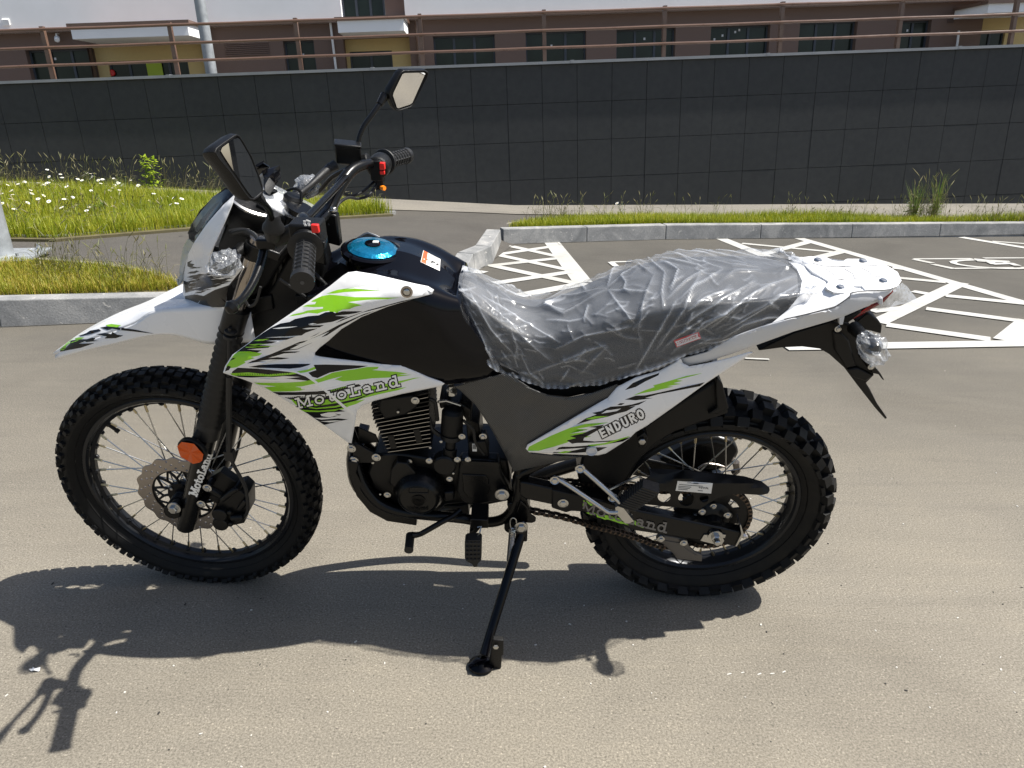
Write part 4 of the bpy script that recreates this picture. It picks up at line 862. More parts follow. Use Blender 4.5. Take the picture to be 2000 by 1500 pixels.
# axle nuts, caliper, reflector, hose
m = MB(True); m.bolt(US(340.5, 992, -.128), .011, .012); m.tube([US(340.5, 992, -.128)+np.array([0, .02, 0]), US(340.5, 992, -.128)], .013, 12, 1); part(m, 'axle_nut', ['chrome', 'case'])
m = MB(True)
m.prism(cC((1010, 760), (1080, 720), (1180, 790), (1240, 850), (1250, 960), (1230, 1050), (1110, 1075), (1040, 1060), (1030, 980), (1060, 930), (1010, 900), (950, 950), (920, 900), (960, 800)), -.085, -.060)
m.prism(cC((1090, 870), (1200, 840), (1245, 880), (1250, 1000), (1200, 1050), (1110, 1070), (1045, 1040), (1040, 980)), -.105, -.045)
for q in cC((1080, 985), (1085, 1045)): m.lathe([(.0, -.012), (.019, -.011), (.0205, -.006), (.0205, .03)], US(*q, -.108), (0, 1, 0), 24)
for q in cC((1140, 975), (1145, 1050), (1185, 830)): m.lathe([(.006, -.008), (.008, 0), (.008, .03)], US(*q, -.108), (0, 1, 0), 14)
m.tube(BP(cC((1150, 1015, -.115), (1225, 1010, -.115)), True), .009, 12); m.tube(BP(cC((1200, 960, -.11), (1245, 900, -.11)), True), .008, 12); m.tube(BP(cC((1090, 900, -.115), (1150, 850, -.115), (1180, 830, -.11)), True), .008, 12)
m.tube(BP(cC((960, 800, -.085), (1100, 880, -.085)), True), .012, 8); part(m, 'brake_caliper', 'case', fw, bevel=.002)
for q in cC((995, 825), (957, 927)): m = MB(True); m.bolt(US(*q, -.118), .0075, .006); m.tube([US(*q, -.118), US(*q, -.118)+np.array([0, .03, 0])], .009, 10, 1); part(m, 'bolt', ['chrome', 'case'])
m = MB(True); rc_ = US(376.5, 879, -.142); m.lathe([(.0335, .006), (.036, .004), (.036, -.004), (.0335, -.006)], rc_, (.15, 1, .05), 32, 1); 
a1 = np.array([.15, 1, .05]); a1 /= np.linalg.norm(a1); b1 = np.cross(a1, [0, 0, 1.]); b1 /= np.linalg.norm(b1); c1_ = np.cross(a1, b1)
for k in range(12):
    ps_ = [rc_-a1*(.0085+(.004 if (k+j) % 2 else 0))+(b1*math.cos((k+j)*math.pi/6)+c1_*math.sin((k+j)*math.pi/6))*.0325 for j in (0, 1)]; m.add([rc_-a1*.010]+ps_, [(0, 1, 2)], 0)
m.tube(BP(cC((955, 455, -.12), (905, 520, -.135)), True), [.009, .006], 8, 1, flat=.5); part(m, 'side_reflector', ['orange', 'plast'])
m = MB(True); m.tube(BP([(449, 640, -.13), (447, 700, -.125), (446, 780, -.125), (447, 875, -.12), (455, 905, -.12), (474, 940, -.12), (482, 965, -.12), (483, 1000, -.118), (472, 1012, -.11)], True), .0042, 8, smooth=4)
m.tube(BP([(447, 735, -.125), (447, 880, -.122)], True), .007, 8); m.lathe([(.006, 0), (.013, .003), (.013, .008), (.006, .011)], US(450, 652, -.125), (.3, 0, 1), 18); m.lathe([(.006, 0), (.014, .003), (.014, .01), (.006, .013)], US(449, 662, -.125), (.3, 0, 1), 18)
m.box(US(449, 888, -.118), (.011, 0, 0), (0, .008, 0), (0, 0, .013)); part(m, 'brake_hose', 'grip')
m = MB(True); m.tube(BP([(475, 760, .02), (470, 850, .03), (450, 915, .05), (420, 945, .05)], True), .004, 8, smooth=4); part(m, 'speedometer_cable', 'grip')
# ---- front mudguard
def prof3(us, ys, S): return [U(u, v, y, S) for (u, v), y in zip(us, ys)]
sil = [(107, 690), (150, 655), (205, 621), (260, 598), (312, 580), (360, 567), (440, 562), (500, 575)]; hw = [.010, .034, .054, .068, .078, .083, .083, .07]
C0 = [np.array([p[0], 0, p[2]]) for p in prof3(sil, [h*.55 for h in hw], True)]
crs = BP([(108, 693, -.010), (160, 670, -.036), (216, 650, -.055), (266, 630, -.066), (301, 607, -.073), (368, 601, -.085), (432, 599, -.088), (490, 610, -.075)], True)
bot = BP([(108, 701, -.011), (165, 685, -.040), (222, 672, -.062), (292, 656, -.076), (345, 656, -.085), (405, 672, -.090), (450, 670, -.090), (500, 668, -.078)], True)
mid = [c*.45+k*.55+np.array([0, 0, .006+.004*math.sin(i)]) for i, (c, k) in enumerate(zip(C0, crs))]
m = MB(True); grid_surf(m, [C0, mid, crs], k=4, kk=3, caps=False); grid_surf(m, [crs, [(c+b)/2+np.array([0, -.002, 0]) for c, b in zip(crs, bot)], bot], k=4, kk=3, caps=False)
m.f = [f for f in m.f]
fend = part(m, 'front_mudguard', 'white', ang=28)
sol = fend.modifiers.new('solid', 'SOLIDIFY'); sol.thickness = .003; sol.offset = -1
fb = MB(True); fb.v = list(m.v); fb.f = list(m.f)
# ---- decals thrown on to real surfaces
from mathutils.bvhtree import BVHTree
def bvh(*mbs):
    vs, fs = [], []
    for b in mbs:
        k = len(vs); v = fromS(np.array(b.v)) if b.S else np.array(b.v); vs += [Vector(p) for p in v]; fs += [tuple(i+k for i in f) for f in b.f]
    return BVHTree.FromPolygons(vs, fs)
def onto(tree, decs, name, mats, par, off=.0006, grid=9., label=None):
    allp = MB(); o3 = Vector(BC); lift = 0
    for mi, poly in decs:
        lift += 1; ol = []
        for i_ in range(len(poly)):
            p_, q_ = np.array(poly[i_][:2]), np.array(poly[(i_+1) % len(poly)][:2]); k_ = max(1, int(np.linalg.norm(q_-p_)/min(grid, 8.)+.99)); ol += [tuple(p_+(q_-p_)*j_/k_) for j_ in range(k_)]; V = [Vector(map(float, p)) for p in ol]; n = len(V); E = [(i, (i+1) % n) for i in range(n)]
        P = np.array(ol); x0, y0 = P.min(0); x1, y1 = P.max(0); gx, gy = np.meshgrid(np.arange(x0, x1, grid), np.arange(y0, y1, grid)); g = np.stack([gx.ravel(), gy.ravel()], 1)
        if len(g): g = g[inside(g, ol)]
        V += [Vector(map(float, p)) for p in g]
        o = delaunay_2d_cdt(V, E, [], 0, 1e-4); Q = np.array([tuple(v) for v in o[0]]); T = o[2]
        if not T: continue
        c = np.array([Q[list(f)].mean(0) for f in T]); k = inside(c, ol); T = [f for f, a in zip(T, k) if a]; pts = []; ok = []
        for q in Q:
            d = Vector(BM@ray(*q)); h = tree.ray_cast(o3, d)
            if h[0] is None: pts.append((0, 0, 0)); ok.append(False)
            else:
                nn = h[1] if h[1].dot(d) < 0 else -h[1]; pts.append(tuple(h[0]+nn*(off+(.0003 if mi and len(decs) > 3 and 'label' in name or name == 'brand_tag' and mi else 0)+lift*.00002))); ok.append(True)
        T = [tuple(f) for f in T if all(ok[i] for i in f)]
        allp.add(pts, T, mi)
    if allp.f: return allp.build(name, mats, par, recalc=False, label=label)
def streaks(region, n, ang, ln, wd, mi, seed):
    """spiky brush strokes kept inside a region"""
    r = random.Random(seed); P = np.array([p[:2] for p in region]); x0, y0 = P.min(0); x1, y1 = P.max(0); out = []; t = 0
    while len(out) < n and t < n*40:
        t += 1; x, y = r.uniform(x0, x1), r.uniform(y0, y1)
        if not inside(np.array([[x, y]]), region)[0]: continue
        a = R_(ang+r.uniform(-4, 4)); L = ln*r.uniform(.4, 1.2); w_ = wd*r.uniform(.4, 1.3); d = np.array([math.cos(a), math.sin(a)]); nn = np.array([-d[1], d[0]]); c = np.array([x, y])
        pts = [c-d*L/2, c-d*L*.2-nn*w_*.5, c+d*L*.05-nn*w_*.35, c+d*L*.25-nn*w_*.6, c+d*L/2, c+d*L*.3+nn*w_*.2, c+d*L*.1+nn*w_*.55, c-d*L*.25+nn*w_*.3]
        if all(inside(np.array(pts), region)): out.append((mi, [tuple(p) for p in pts]))
    return out
fd = [(1, cZ0) for cZ0 in ()]
cF = lambda *p: zc(0, 360, 4.545, p)
onto(bvh(fb), [(2, cF((500, 1475), (560, 1420), (640, 1385), (740, 1375), (800, 1375), (700, 1415), (840, 1410), (720, 1450), (560, 1480), (510, 1492))), (1, cF((530, 1470), (600, 1405), (650, 1370), (700, 1358), (750, 1360), (690, 1390), (610, 1415), (585, 1440), (590, 1465), (560, 1472))),
 (2, cF((740, 1385), (820, 1362), (850, 1368), (830, 1385), (880, 1388), (770, 1400))), (2, cF((690, 1350), (770, 1320), (800, 1300), (880, 1285), (900, 1300), (820, 1325), (740, 1345))), (2, cF((850, 1330), (930, 1320), (990, 1330), (1000, 1310), (1040, 1335), (1095, 1342), (1030, 1365), (930, 1368), (950, 1350))),
 (1, cF((940, 1250), (990, 1240), (1080, 1252), (1050, 1262), (1060, 1272), (960, 1262))), (2, cF((890, 1272), (950, 1262), (1060, 1270), (1200, 1290), (1370, 1325), (1180, 1305), (1050, 1292), (1000, 1282), (960, 1286), (1010, 1300), (950, 1292)))], 'mudguard_decal', ['white', 'green', 'dblack'], fend)
onto(bvh(LEGMB), lettering('MotoLand', SLAB, cC((926, 878))[0], cC((1022, 610))[0], (15, 13), .22, 0, gap=.1), 'fork_lettering', ['dwhite'], LEG, grid=3)
# ---- headlight fairing (steered), built in half and mirrored
o1 = [(380, 472, -.085), (404, 437, -.10), (436, 400, -.105), (457, 381, -.100), (456, 395, -.112), (441, 432, -.122), (423, 472, -.128), (412, 496, -.125), (405, 518, -.120), (406, 530, -.122), (428, 535, -.128), (443, 536, -.132), (462, 525, -.138), (474, 519, -.142), (477, 523, -.142), (464, 545, -.136), (446, 562, -.130), (441, 590, -.122), (444, 600, -.118), (382, 602, -.060), (361, 596, -.012), (357, 570, -.004), (358, 535, -.004), (362, 510, -.02), (369, 493, -.05)]
c1 = [(420, 440, -.112), (395, 500, -.095), (385, 540, -.075), (420, 560, -.112), (400, 590, -.085), (370, 560, -.035), (445, 550, -.126), (380, 575, -.05)]
reg = [(365, 512), (385, 508), (405, 530), (440, 540), (470, 524), (455, 550), (420, 562), (395, 578), (378, 598), (362, 592), (359, 540)]
dl = streaks(reg, 62, -7, 56, 3.8, 1, 3)+[(1, [(382, 601), (396, 579), (420, 566), (447, 557), (475, 523), (464, 545), (446, 562), (441, 590), (443, 600)]), (1, [(366, 512), (376, 508), (371, 514), (380, 516), (376, 520), (392, 524), (372, 523), (366, 520)]), (1, [(358, 548), (372, 552), (366, 560), (385, 566), (362, 572)]), (1, [(362, 594), (361, 578), (380, 575), (398, 578), (380, 600)])]
m = MB(True); fld1 = panel(m, o1, c1, dl, thick=.003, grid=10, bevw=3, bevd=.003); m2 = MB(True); m2.v = list(m.v); m2.f = list(m.f); m2.m = list(m.m)
fair = part(m, 'headlight_fairing', ['white', 'dblack'], ang=40); k_ = len(m2.v); mir(m2); part(m2, 'headlight_fairing', ['white', 'dblack'], ang=40)
o2 = [(368, 456, -.004), (374, 437, -.006), (392, 411, -.02), (416, 384, -.045), (440, 368, -.07), (453, 364, -.09), (458, 380, -.104), (436, 400, -.109), (404, 437, -.104), (380, 473, -.088), (369, 467, -.04)]
M['tint'] = mat('tinted_screen', (.004, .004, .005), .10, spec=.3, bump=.1, bscale=40)
m = MB(True); panel(m, o2, [(400, 425, -.06), (425, 400, -.08)], [(1, [(395, 425), (420, 398), (432, 392), (405, 425), (385, 455)]), (1, [(380, 450), (392, 430), (398, 430), (386, 455)])], thick=.003, grid=8, bevw=2)
m.tube(BP([(368, 456, -.004), (392, 411, -.02), (440, 368, -.07), (453, 364, -.09)], True), .002, 6)
m2 = MB(True); m2.v = list(m.v); m2.f = list(m.f); m2.m = list(m.m); scr = part(m, 'wind_screen', ['tint', 'satin']); mir(m2); part(m2, 'wind_screen', ['tint', 'satin'])
lens = [(367, 466, -.04), (379, 475, -.085), (369, 494, -.052), (361, 517, -.022), (355, 547, -.002), (351, 556, -.0), (351, 530, -.0), (353, 505, 0), (359, 480, -.01)]
m = MB(True); panel(m, lens, [], (), thick=.012, grid=8, bevw=2); m2 = MB(True); m2.v = list(m.v); m2.f = list(m.f); m2.m = list(m.m); part(m, 'headlight', 'headlens'); mir(m2); part(m2, 'headlight', 'headlens')
m = MB(True); hc = US(385, 520, -.0)*np.array([1, 0, 1]); m.lathe([(.02, .07), (.035, .06), (.045, .03), (.045, .012)], hc, (1, 0, .15), 30, 0); m.lathe([(.0, .03), (.03, .024), (.04, .014), (.044, .012)], hc+np.array([-.002, 0, 0]), (1, 0, .15), 30, 1, False); part(m, 'headlight_bowl', ['plast', 'chrome'])
# ---- instruments
ax_i = np.array([.45, -.05, .89]); ic = US(499, 395, -.0)
m = MB(True); m.lathe([(.045, -.075), (.058, -.05), (.064, -.02), (.064, 0), (.062, .004)], ic, ax_i, 40, 0); m.lathe([(.062, .001), (.062, .008), (.057, .010), (.053, .007), (.053, .002)], ic, ax_i, 48, 1, False); m.lathe([(.0, .002), (.053, .002)], ic, ax_i, 40, 2, False)
inst = part(m, 'tachometer', ['plast', 'chrome', 'dial'])
m = MB(True)
e2 = np.cross(ax_i/np.linalg.norm(ax_i), [0, 1, 0]); e1 = np.array([0, 1, 0.])
for k in range(22): t = R_(-40+k*12); d = e2*math.sin(t)+e1*math.cos(t); m.tube([ic+ax_i*.003+d*.045, ic+ax_i*.003+d*.050], .0007, 4, 0)
m.tube([ic+ax_i*.005, ic+ax_i*.005+e2*.03+e1*.02], .0009, 4, 1); part(m, 'dial_marks', ['ink', 'red'], inst)
ic2 = US(560, 408, .02)
m = MB(True); X2 = np.array([.89, 0, -.45]); m.box(ic2-ax_i*.012, X2*.052, np.array([0, .045, 0]), ax_i*.014, 0); m.box(ic2+ax_i*.004, X2*.046, np.array([0, .04, 0]), ax_i*.004, 1); m.box(ic2+ax_i*.009+X2*.01, X2*.012, np.array([0, .02, 0]), ax_i*.003, 2)
disp = part(m, 'instrument_display', ['plast', 'dwhite', 'ink'], bevel=.004)
m = MB(True); m.box(ic2+ax_i*.012, X2*.055, np.array([0, .05, 0]), ax_i*.004); part(m, 'display_film', 'film2', disp, bevel=.003)
m = MB(True); panel(m, cA((640, 350, .08), (775, 310, .10), (782, 400, .10), (745, 470, .09), (735, 440, .06), (690, 405, .05), (655, 400, .05)), [], (), thick=.02, grid=12, bevw=2); part(m, 'instrument_cowl', 'tint')
m = MB(True); panel(m, cA((655, 410, .03), (700, 400, .03), (745, 455, .03), (700, 530, 0), (660, 500, 0)), [], (), thick=.03, grid=12, bevw=2); part(m, 'instrument_cowl', 'plast')
# dark inner body behind the fairing
m = MB(True); m.prism([(452, 405), (470, 430), (520, 450), (560, 455), (575, 480), (545, 520), (520, 560), (480, 590), (450, 598), (410, 598), (430, 530), (425, 480)], -.050, .055); part(m, 'headlight_bracket', 'plast', bevel=.006)
m = MB(True); m.tube(BP([(450, 455, -.09), (475, 452, -.09), (497, 462, -.09), (505, 480, -.09), (500, 500, -.09)], True), .008, 8, smooth=4); m.tube(BP([(400+60, 560, -.09), (480, 530, -.09), (485, 500, -.08)], True), .008, 8, smooth=3)
m.tube(BP([(545, 555, -.03), (575, 560, -.03), (610, 590, -.05), (640, 610, -.05)], True), .006, 8, smooth=3); m.tube(BP([(540, 470, -.02), (548, 520, -.03), (542, 560, -.02), (530, 600, 0)], True), .007, 8, smooth=3)
part(m, 'wiring_loom', 'grip')
# ---- front indicators in little bags
def lumpy(mb, c, r, ax, sc, seed, n=16, mi=0, amp=.12):
    rr = random.Random(seed); ax = np.array(ax, float)/np.linalg.norm(ax); e1 = np.cross(ax, [0, 0, 1.]); e1 /= np.linalg.norm(e1); e2 = np.cross(ax, e1); vs = []; fs = []; k = n*2
    for i in range(n+1):
        th = math.pi*i/n
        for j in range(k): ph = 2*math.pi*j/k; q = r*(1+amp*rr.uniform(-1, 1)); vs.append(np.array(c)+ax*math.cos(th)*q*sc[0]+(e1*math.cos(ph)*sc[1]+e2*math.sin(ph)*sc[2])*math.sin(th)*q)
    for i in range(n):
        for j in range(k): fs.append((i*k+j, i*k+(j+1) % k, (i+1)*k+(j+1) % k, (i+1)*k+j))
    mb.add(vs, fs, mi)
def indicator(root_px, c_px, S, seed, r=.030, ax=(.2, -1, .1)):
    m = MB(S); a, b = U(*root_px, S=S), U(*c_px, S=S); m.tube([a, a+(b-a)*.35, a+(b-a)*.7], [.014, .012, .014], 16); m.lathe([(.007, r*.9), (.013, r*.7), (.019, r*.1), (.020, -r*.2), (.015, -r*.8)], b, np.array(a)-np.array(b), 20)
    o = part(m, 'turn_signal', 'plast')
    m = MB(S); m.lathe([(.0195, -r*.2), (.018, -r*.6), (.010, -r*.95), (0, -r)], b, np.array(a)-np.array(b), 20); part(m, 'signal_lens', 'siglens', o)
    m = MB(S); lumpy(m, b-(a-b)*.06, r*1.0, b-a, (1.2, 1, .9), seed, 9, 0, .17); part(m, 'plastic_bag', 'film2', o, smooth=False)
indicator((476, 484, -.10), (440, 512, -.165), True, 4, .029); indicator((560, 400, .09), (597, 366, .16), True, 6, .027)
def pj(p):                                                          # local point -> survey pixel
    P = BO+np.asarray(p)@BM-CAM; z = P@CF; return np.array([1000+F*(P@CR)/z, 750-F*(P@CU)/z])
def pln(u, v, P, n, S=True):                                        # survey pixel onto a local plane
    d = BM@ray(u, v); c = BC
    if S: c = SR@(BC-AXC)+AXC; d = SR@d
    return c+d*(((P-c)@n)/(d@n))
f3 = lambda p, s: np.array([p[0], p[1]*s, p[2]])
# ---- handlebar
HB = [US(*p) for p in ((640, 412, .06), (655, 381, .10), (672, 351, .14), (690, 331, .175), (715, 321, .215), (745, 318, .28), (802, 312, .40))]
HB[-1] = np.array([(HB[-1][0]*1+US(592, 550, -.4)[0])/2, .40, (HB[-1][2]+US(592, 550, -.4)[2])/2]); mid0 = np.array([HB[0][0]-.004, 0, HB[0][2]-.002])
NE = US(591, 545, -.392)-f3(HB[-1], -1); HBN = [f3(p, -1)+NE*max(0, (i-1)/5) for i, p in enumerate(HB)]
full = HBN[::-1]+[mid0]+HB
m = MB(True); m.tube(full, [.0115]*2+[.0115, .0135, .014, .014, .014, .014, .014, .014, .014, .0135, .0115]+[.0115]*2, 20, smooth=6); bar = part(m, 'handlebar', 'satin')
m = MB(True); cb = HB[2]*.6+HB[3]*.4; m.tube([HBN[2]*.6+HBN[3]*.4, cb], .0075, 14); part(m, 'crossbar', 'satin', bar)
for s in (-1, 1):
    m = MB(True); c = f3(US(640, 425, .055), s); m.box(c+np.array([0, 0, -.02]), (.024, 0, -.006), (0, .013, 0), (0, 0, .036)); part(m, 'bar_clamp', 'case', bevel=.004)
    m = MB(True); m.bolt(c+np.array([.014, 0, .018]), .007, .006, (0, 0, 1)); part(m, 'bolt', 'chrome')
    H5, H6 = (HB[5], HB[6]) if s > 0 else (HBN[5], HBN[6]); ga = H6-H5; L = np.linalg.norm(ga); ga /= L; st = H5+ga*.012; n = 108
    # rubber grip with raised lattice
    m = MB(True); e1 = np.cross(ga, [1, 0, 0]); e1 /= np.linalg.norm(e1); e2 = np.cross(ga, e1); GL = L+.012-.012; k = 48; vs = []
    for i in range(n+1):
        t = i/n; ringb = (math.cos(t*math.pi*2*9) > .70) or t > .88 or t < .05
        for j in range(k):
            a = 2*math.pi*j/k; ax_ = (j % 6 in (0,)); r = .0162+(.0024 if (ringb or ax_) and .04 < t else 0)+(.0012 if t > .88 else 0)+(.001 if t < .05 else 0); vs.append(st+ga*GL*t+(e1*math.cos(a)+e2*math.sin(a))*r)
    fs = [(i*k+j, i*k+(j+1) % k, (i+1)*k+(j+1) % k, (i+1)*k+j) for i in range(n) for j in range(k)]+[tuple(n*k+j for j in range(k))]; m.add(vs, fs)
    m.lathe([(.0, .0006), (.0035, .0006)], st+ga*GL, ga, 12, 1, False)
    m.lathe([(.019, -.004), (.030, -.001), (.031, .002), (.019, .005)], st, ga, 36); part(m, 'grip', ['grip', 'ink'], bar, ang=28)
# near switch block
m = MB(True); c = US(590, 452, -.262); ax = np.array([.0, -1., 0]); m.lathe([(.018, .03), (.027, .024), (.029, 0), (.028, -.02), (.02, -.03)], HBN[5]+np.array([0, .022, 0]), (0, -1, 0), 24)
m.box(HBN[5]+np.array([-.002, .026, .016]), (.028, 0, 0), (0, .022, 0), (0, 0, .018)); m.box(HBN[5]+np.array([-.02, .045, .002]), (.016, 0, 0), (0, .016, 0), (0, 0, .014)); swl = part(m, 'switch_block', 'plast', bevel=.004)
m = MB(True); m.box(US(616, 446, -.285), (.0065, 0, 0), (0, .004, 0), (0, 0, .0075)); part(m, 'push_button', 'red', swl, bevel=.0015)
m = MB(True); m.box(US(628, 477, -.27), (.007, 0, 0), (0, .006, 0), (0, 0, .006)); part(m, 'push_button', 'plast', swl, bevel=.0015)
m = MB(True)
for q in cA((955, 722), (975, 716), (990, 722), (955, 738), (985, 738), (962, 750), (988, 750)): m.box(US(*q, -.287), (.002, 0, 0), (0, .0006, 0), (0, 0, .0012))
part(m, 'switch_symbols', 'dwhite', swl, smooth=False)
# clutch lever, perch, boot and near mirror
m = MB(True); pv = US(508, 478, -.20); m.tube([HBN[4], US(535, 470, -.215)], .015, 14); m.box(US(522, 474, -.212), (.018, 0, 0), (0, .012, 0), (0, 0, .010)); perch = part(m, 'lever_perch', 'case', bevel=.003)
m = MB(True); m.tube([US(*p) for p in ((516, 472, -.20), (513, 500, -.225), (504, 530, -.26), (490, 560, -.30), (474, 583, -.335), (460, 596, -.36))], [.008, .0085, .008, .0075, .007, .0085], 12, smooth=5, flat=1.0); m.lathe([(0, -.012), (.009, -.009), (.0125, 0), (.009, .009), (0, .012)], US(453, 600, -.37), (.3, 1, .3), 20); part(m, 'clutch_lever', 'satin')
m = MB(True); m.lathe([(.010, .034), (.012, .030), (.014, .018), (.019, .010), (.020, .002), (.017, -.001), (.016, -.012), (.013, -.02)], US(534, 450, -.225), US(534, 425, -.23)-US(534, 450, -.225), 24); part(m, 'mirror_boot', 'grip')
def mirror(stem, P, n, hous, glass, th, seed):
    n = np.array(n, float)/np.linalg.norm(n); m = MB(True); m.tube([US(*p) for p in stem], .0058, 12, smooth=5); m.tube([US(*p) for p in stem[-2:]], [.008, .011], 12); st = part(m, 'mirror', 'satin')
    a = [pln(u, v, P, n) for u, v in hous]; c = sum(a)/len(a); N_ = len(a); m = MB(True); rows_ = [(1.0, .0, .94), (1.0, .0, 1.0), (1.0, -th*.35, 1.03), (1, -th*.75, .97), (1, -th, .80)]
    vs = [c+(p-c)*sc+n*off for _, off, sc in rows_ for p in a]; fs = [(i*N_+j, i*N_+(j+1) % N_, (i+1)*N_+(j+1) % N_, (i+1)*N_+j) for i in range(len(rows_)-1) for j in range(N_)]+[tuple((len(rows_)-1)*N_+j for j in range(N_))]
    b = len(vs); vs += [c+(p-c)*.94-n*.003 for p in a]; fs += [(j, (j+1) % N_, b+(j+1) % N_, b+j) for j in range(N_)]+[tuple(b+j for j in range(N_))[::-1]]
    m.add(vs, fs); h = part(m, 'mirror_housing', 'plast', st, bevel=.0025, ang=50)
    g = [pln(u, v, P, n) for u, v in glass]; cg = sum(g)/len(g); m = MB(True); N_ = len(g); m.add([p-n*.0012 for p in g]+[p-n*.0025 for p in g], [tuple(range(N_)), tuple(range(N_, 2*N_))[::-1]]+[(j, (j+1) % N_, N_+(j+1) % N_, N_+j) for j in range(N_)]); part(m, 'mirror_glass', 'mirror', st, smooth=False)
mirror(((534, 440, -.23), (530, 425, -.24), (524, 408, -.27), (510, 392, -.32), (497, 380, -.37)), US(470, 330, -.42), (.97, -.2, .115), cA((300, 215), (312, 185), (345, 158), (440, 92), (462, 82), (480, 92), (500, 120), (570, 240), (632, 400), (655, 480), (652, 520), (620, 548), (590, 566), (560, 562), (530, 530), (420, 370), (330, 265)), cA((348, 205), (358, 180), (430, 128), (470, 110), (486, 118), (560, 245), (618, 390), (645, 480), (640, 512), (600, 546), (580, 545), (550, 510), (440, 350), (365, 235)), .030, 1)
mirror(((701, 286, .25), (701, 270, .255), (711, 246, .27), (727, 224, .29), (741, 204, .31), (752, 186, .33)), US(795, 175, .36), (.78, -.60, -.20), cV((1500, 270), (1510, 235), (1590, 100), (1620, 75), (1795, 72), (1822, 92), (1815, 125), (1705, 350), (1680, 375), (1585, 405), (1555, 398), (1535, 370)), cV((1535, 280), (1540, 255), (1612, 105), (1630, 96), (1785, 92), (1797, 102), (1692, 338), (1672, 352), (1580, 382), (1568, 378)), .026, 2)
# far side controls
m = MB(True); c = US(681, 300, .235); X = np.array([.93, .25, -.12]); X /= np.linalg.norm(X); Yv = np.array([-.25, .95, 0]); m.box(c, X*.029, Yv*.024, np.array([.06, -.22, .97])*.022); m.box(c+np.array([.002, -.006, .024]), X*.031, Yv*.026, np.array([.06, -.22, .97])*.0035)
m.tube([US(665, 310, .22), US(700, 315, .25)], .013, 12); mc = part(m, 'brake_fluid_reservoir', 'case', bevel=.003)
m = MB(True); m.lathe([(.018, .03), (.026, .024), (.028, 0), (.026, -.02), (.019, -.03)], HB[5]+np.array([0, -.022, 0]), (0, -1, 0), 24); m.box(US(737, 330, .245), (.014, 0, 0), (0, .018, 0), (0, 0, .024)); m.box(US(742, 352, .245), (.010, 0, 0), (0, .012, 0), (0, 0, .022)); m.tube([US(708, 318, .235), US(722, 312, .235)], .017, 14); swr = part(m, 'throttle_housing', 'plast', bevel=.003)
m = MB(True); m.box(US(747, 324, .222), (.0060, 0, 0), (0, .006, 0), (0, 0, .008)); part(m, 'kill_switch', 'red', swr, bevel=.0015)
m = MB(True); m.box(US(747, 337, .222), (.0055, 0, 0), (0, .004, 0), (0, 0, .004)); part(m, 'kill_switch', 'red', swr, bevel=.001)
m = MB(True); m.lathe([(.004, 0), (.006, .006), (.0055, .012)], US(744, 366, .225), (.8, -.5, 0), 10); part(m, 'push_button', 'amber', swr)
m = MB(True); m.tube([US(*p) for p in ((655, 322, .215), (642, 330, .20), (628, 342, .17), (606, 362, .12), (588, 376, .08), (574, 388, .05))], [.012, .010, .0095, .0065, .0065, .007], 12, smooth=5); m.lathe([(.008, -.008), (.012, 0), (.008, .008)], US(645, 327, .205), (.4, 0, 1), 14); part(m, 'brake_hose', 'grip')
m = MB(True); m.tube([US(*p) for p in ((690, 325, .27), (650, 345, .30), (625, 372, .33), (600, 385, .36))], .006, 8, smooth=4); part(m, 'brake_lever', 'satin')
m = MB(True); m.lathe([(.016, -.03), (.02, -.01), (.021, 0), (.016, .006)], US(573, 386, .03), (.4, 0, 1), 20); m.tube([US(*p) for p in ((560, 372, .03), (578, 368, .03), (588, 378, .03), (588, 398, .02))], .003, 6, smooth=4); part(m, 'ignition_switch', 'plast')
for nm, pts, r in (('clutch_cable', ((508, 480, -.19), (500, 462, -.17), (480, 450, -.13), (455, 455, -.10)), .004), ('throttle_cable', ((735, 350, .25), (712, 372, .22), (690, 382, .2), (672, 378, .18), (668, 360, .17)), .0035), ('throttle_cable', ((740, 352, .25), (722, 380, .2), (700, 388, .2), (680, 386, .16), (660, 400, .1), (640, 440, .04)), .0035), ('brake_cable', ((570, 480, -.10), (585, 500, -.09), (600, 560, -.07), (620, 600, -.05), (660, 640, -.03)), .004), ('clutch_cable', ((545, 545, -.12), (590, 575, -.10), (618, 600, -.09), (650, 640, -.08)), .0035), ('wiring', ((509, 560, -.15), (500, 590, -.15), (487, 598, -.15), (478, 585, -.15)), .003)):
    m = MB(True); m.tube([US(*p) for p in pts], r, 8, smooth=5); part(m, nm, 'grip')
# ---- fuel tank
ts = [(640, 528), (676, 500), (735, 474), (790, 474), (833, 489), (866, 507), (893, 536)]; tw = [.05, .062, .07, .07, .066, .058, .046]
pr = [U(u, v, w_) for (u, v), w_ in zip(ts, tw)]
tA = [np.array([p[0], 0, p[2]+q_]) for p, q_ in zip(pr, (.010, .010, .012, .010, .010, .010, .010))]; tB = [np.array([p[0], -w_, p[2]]) for p, w_ in zip(pr, tw)]
tD = BP([(600, 600, -.115), (655, 606, -.132), (720, 616, -.140), (790, 626, -.142), (840, 636, -.140), (878, 646, -.132), (913, 630, -.112)])
tC = [b*.55+d*.45+np.array([0, -.020, .026]) for b, d in zip(tB, tD)]
tE = BP([(600, 690, -.11), (660, 715, -.124), (740, 735, -.130), (800, 746, -.132), (865, 749, -.130), (930, 741, -.122), (987, 724, -.100)])
tF = [np.array([p[0], -.05, p[2]-.02]) for p in tE]
m = MB(); grid_surf(m, [tA, tB, tC, tD, tE, tF], k=6, kk=6); tank = part(m, 'fuel_tank', 'paint', ang=60); tbv = bvh(m)
cc = U(727.5, 488, 0); cn = np.array([.12, 0, .99])
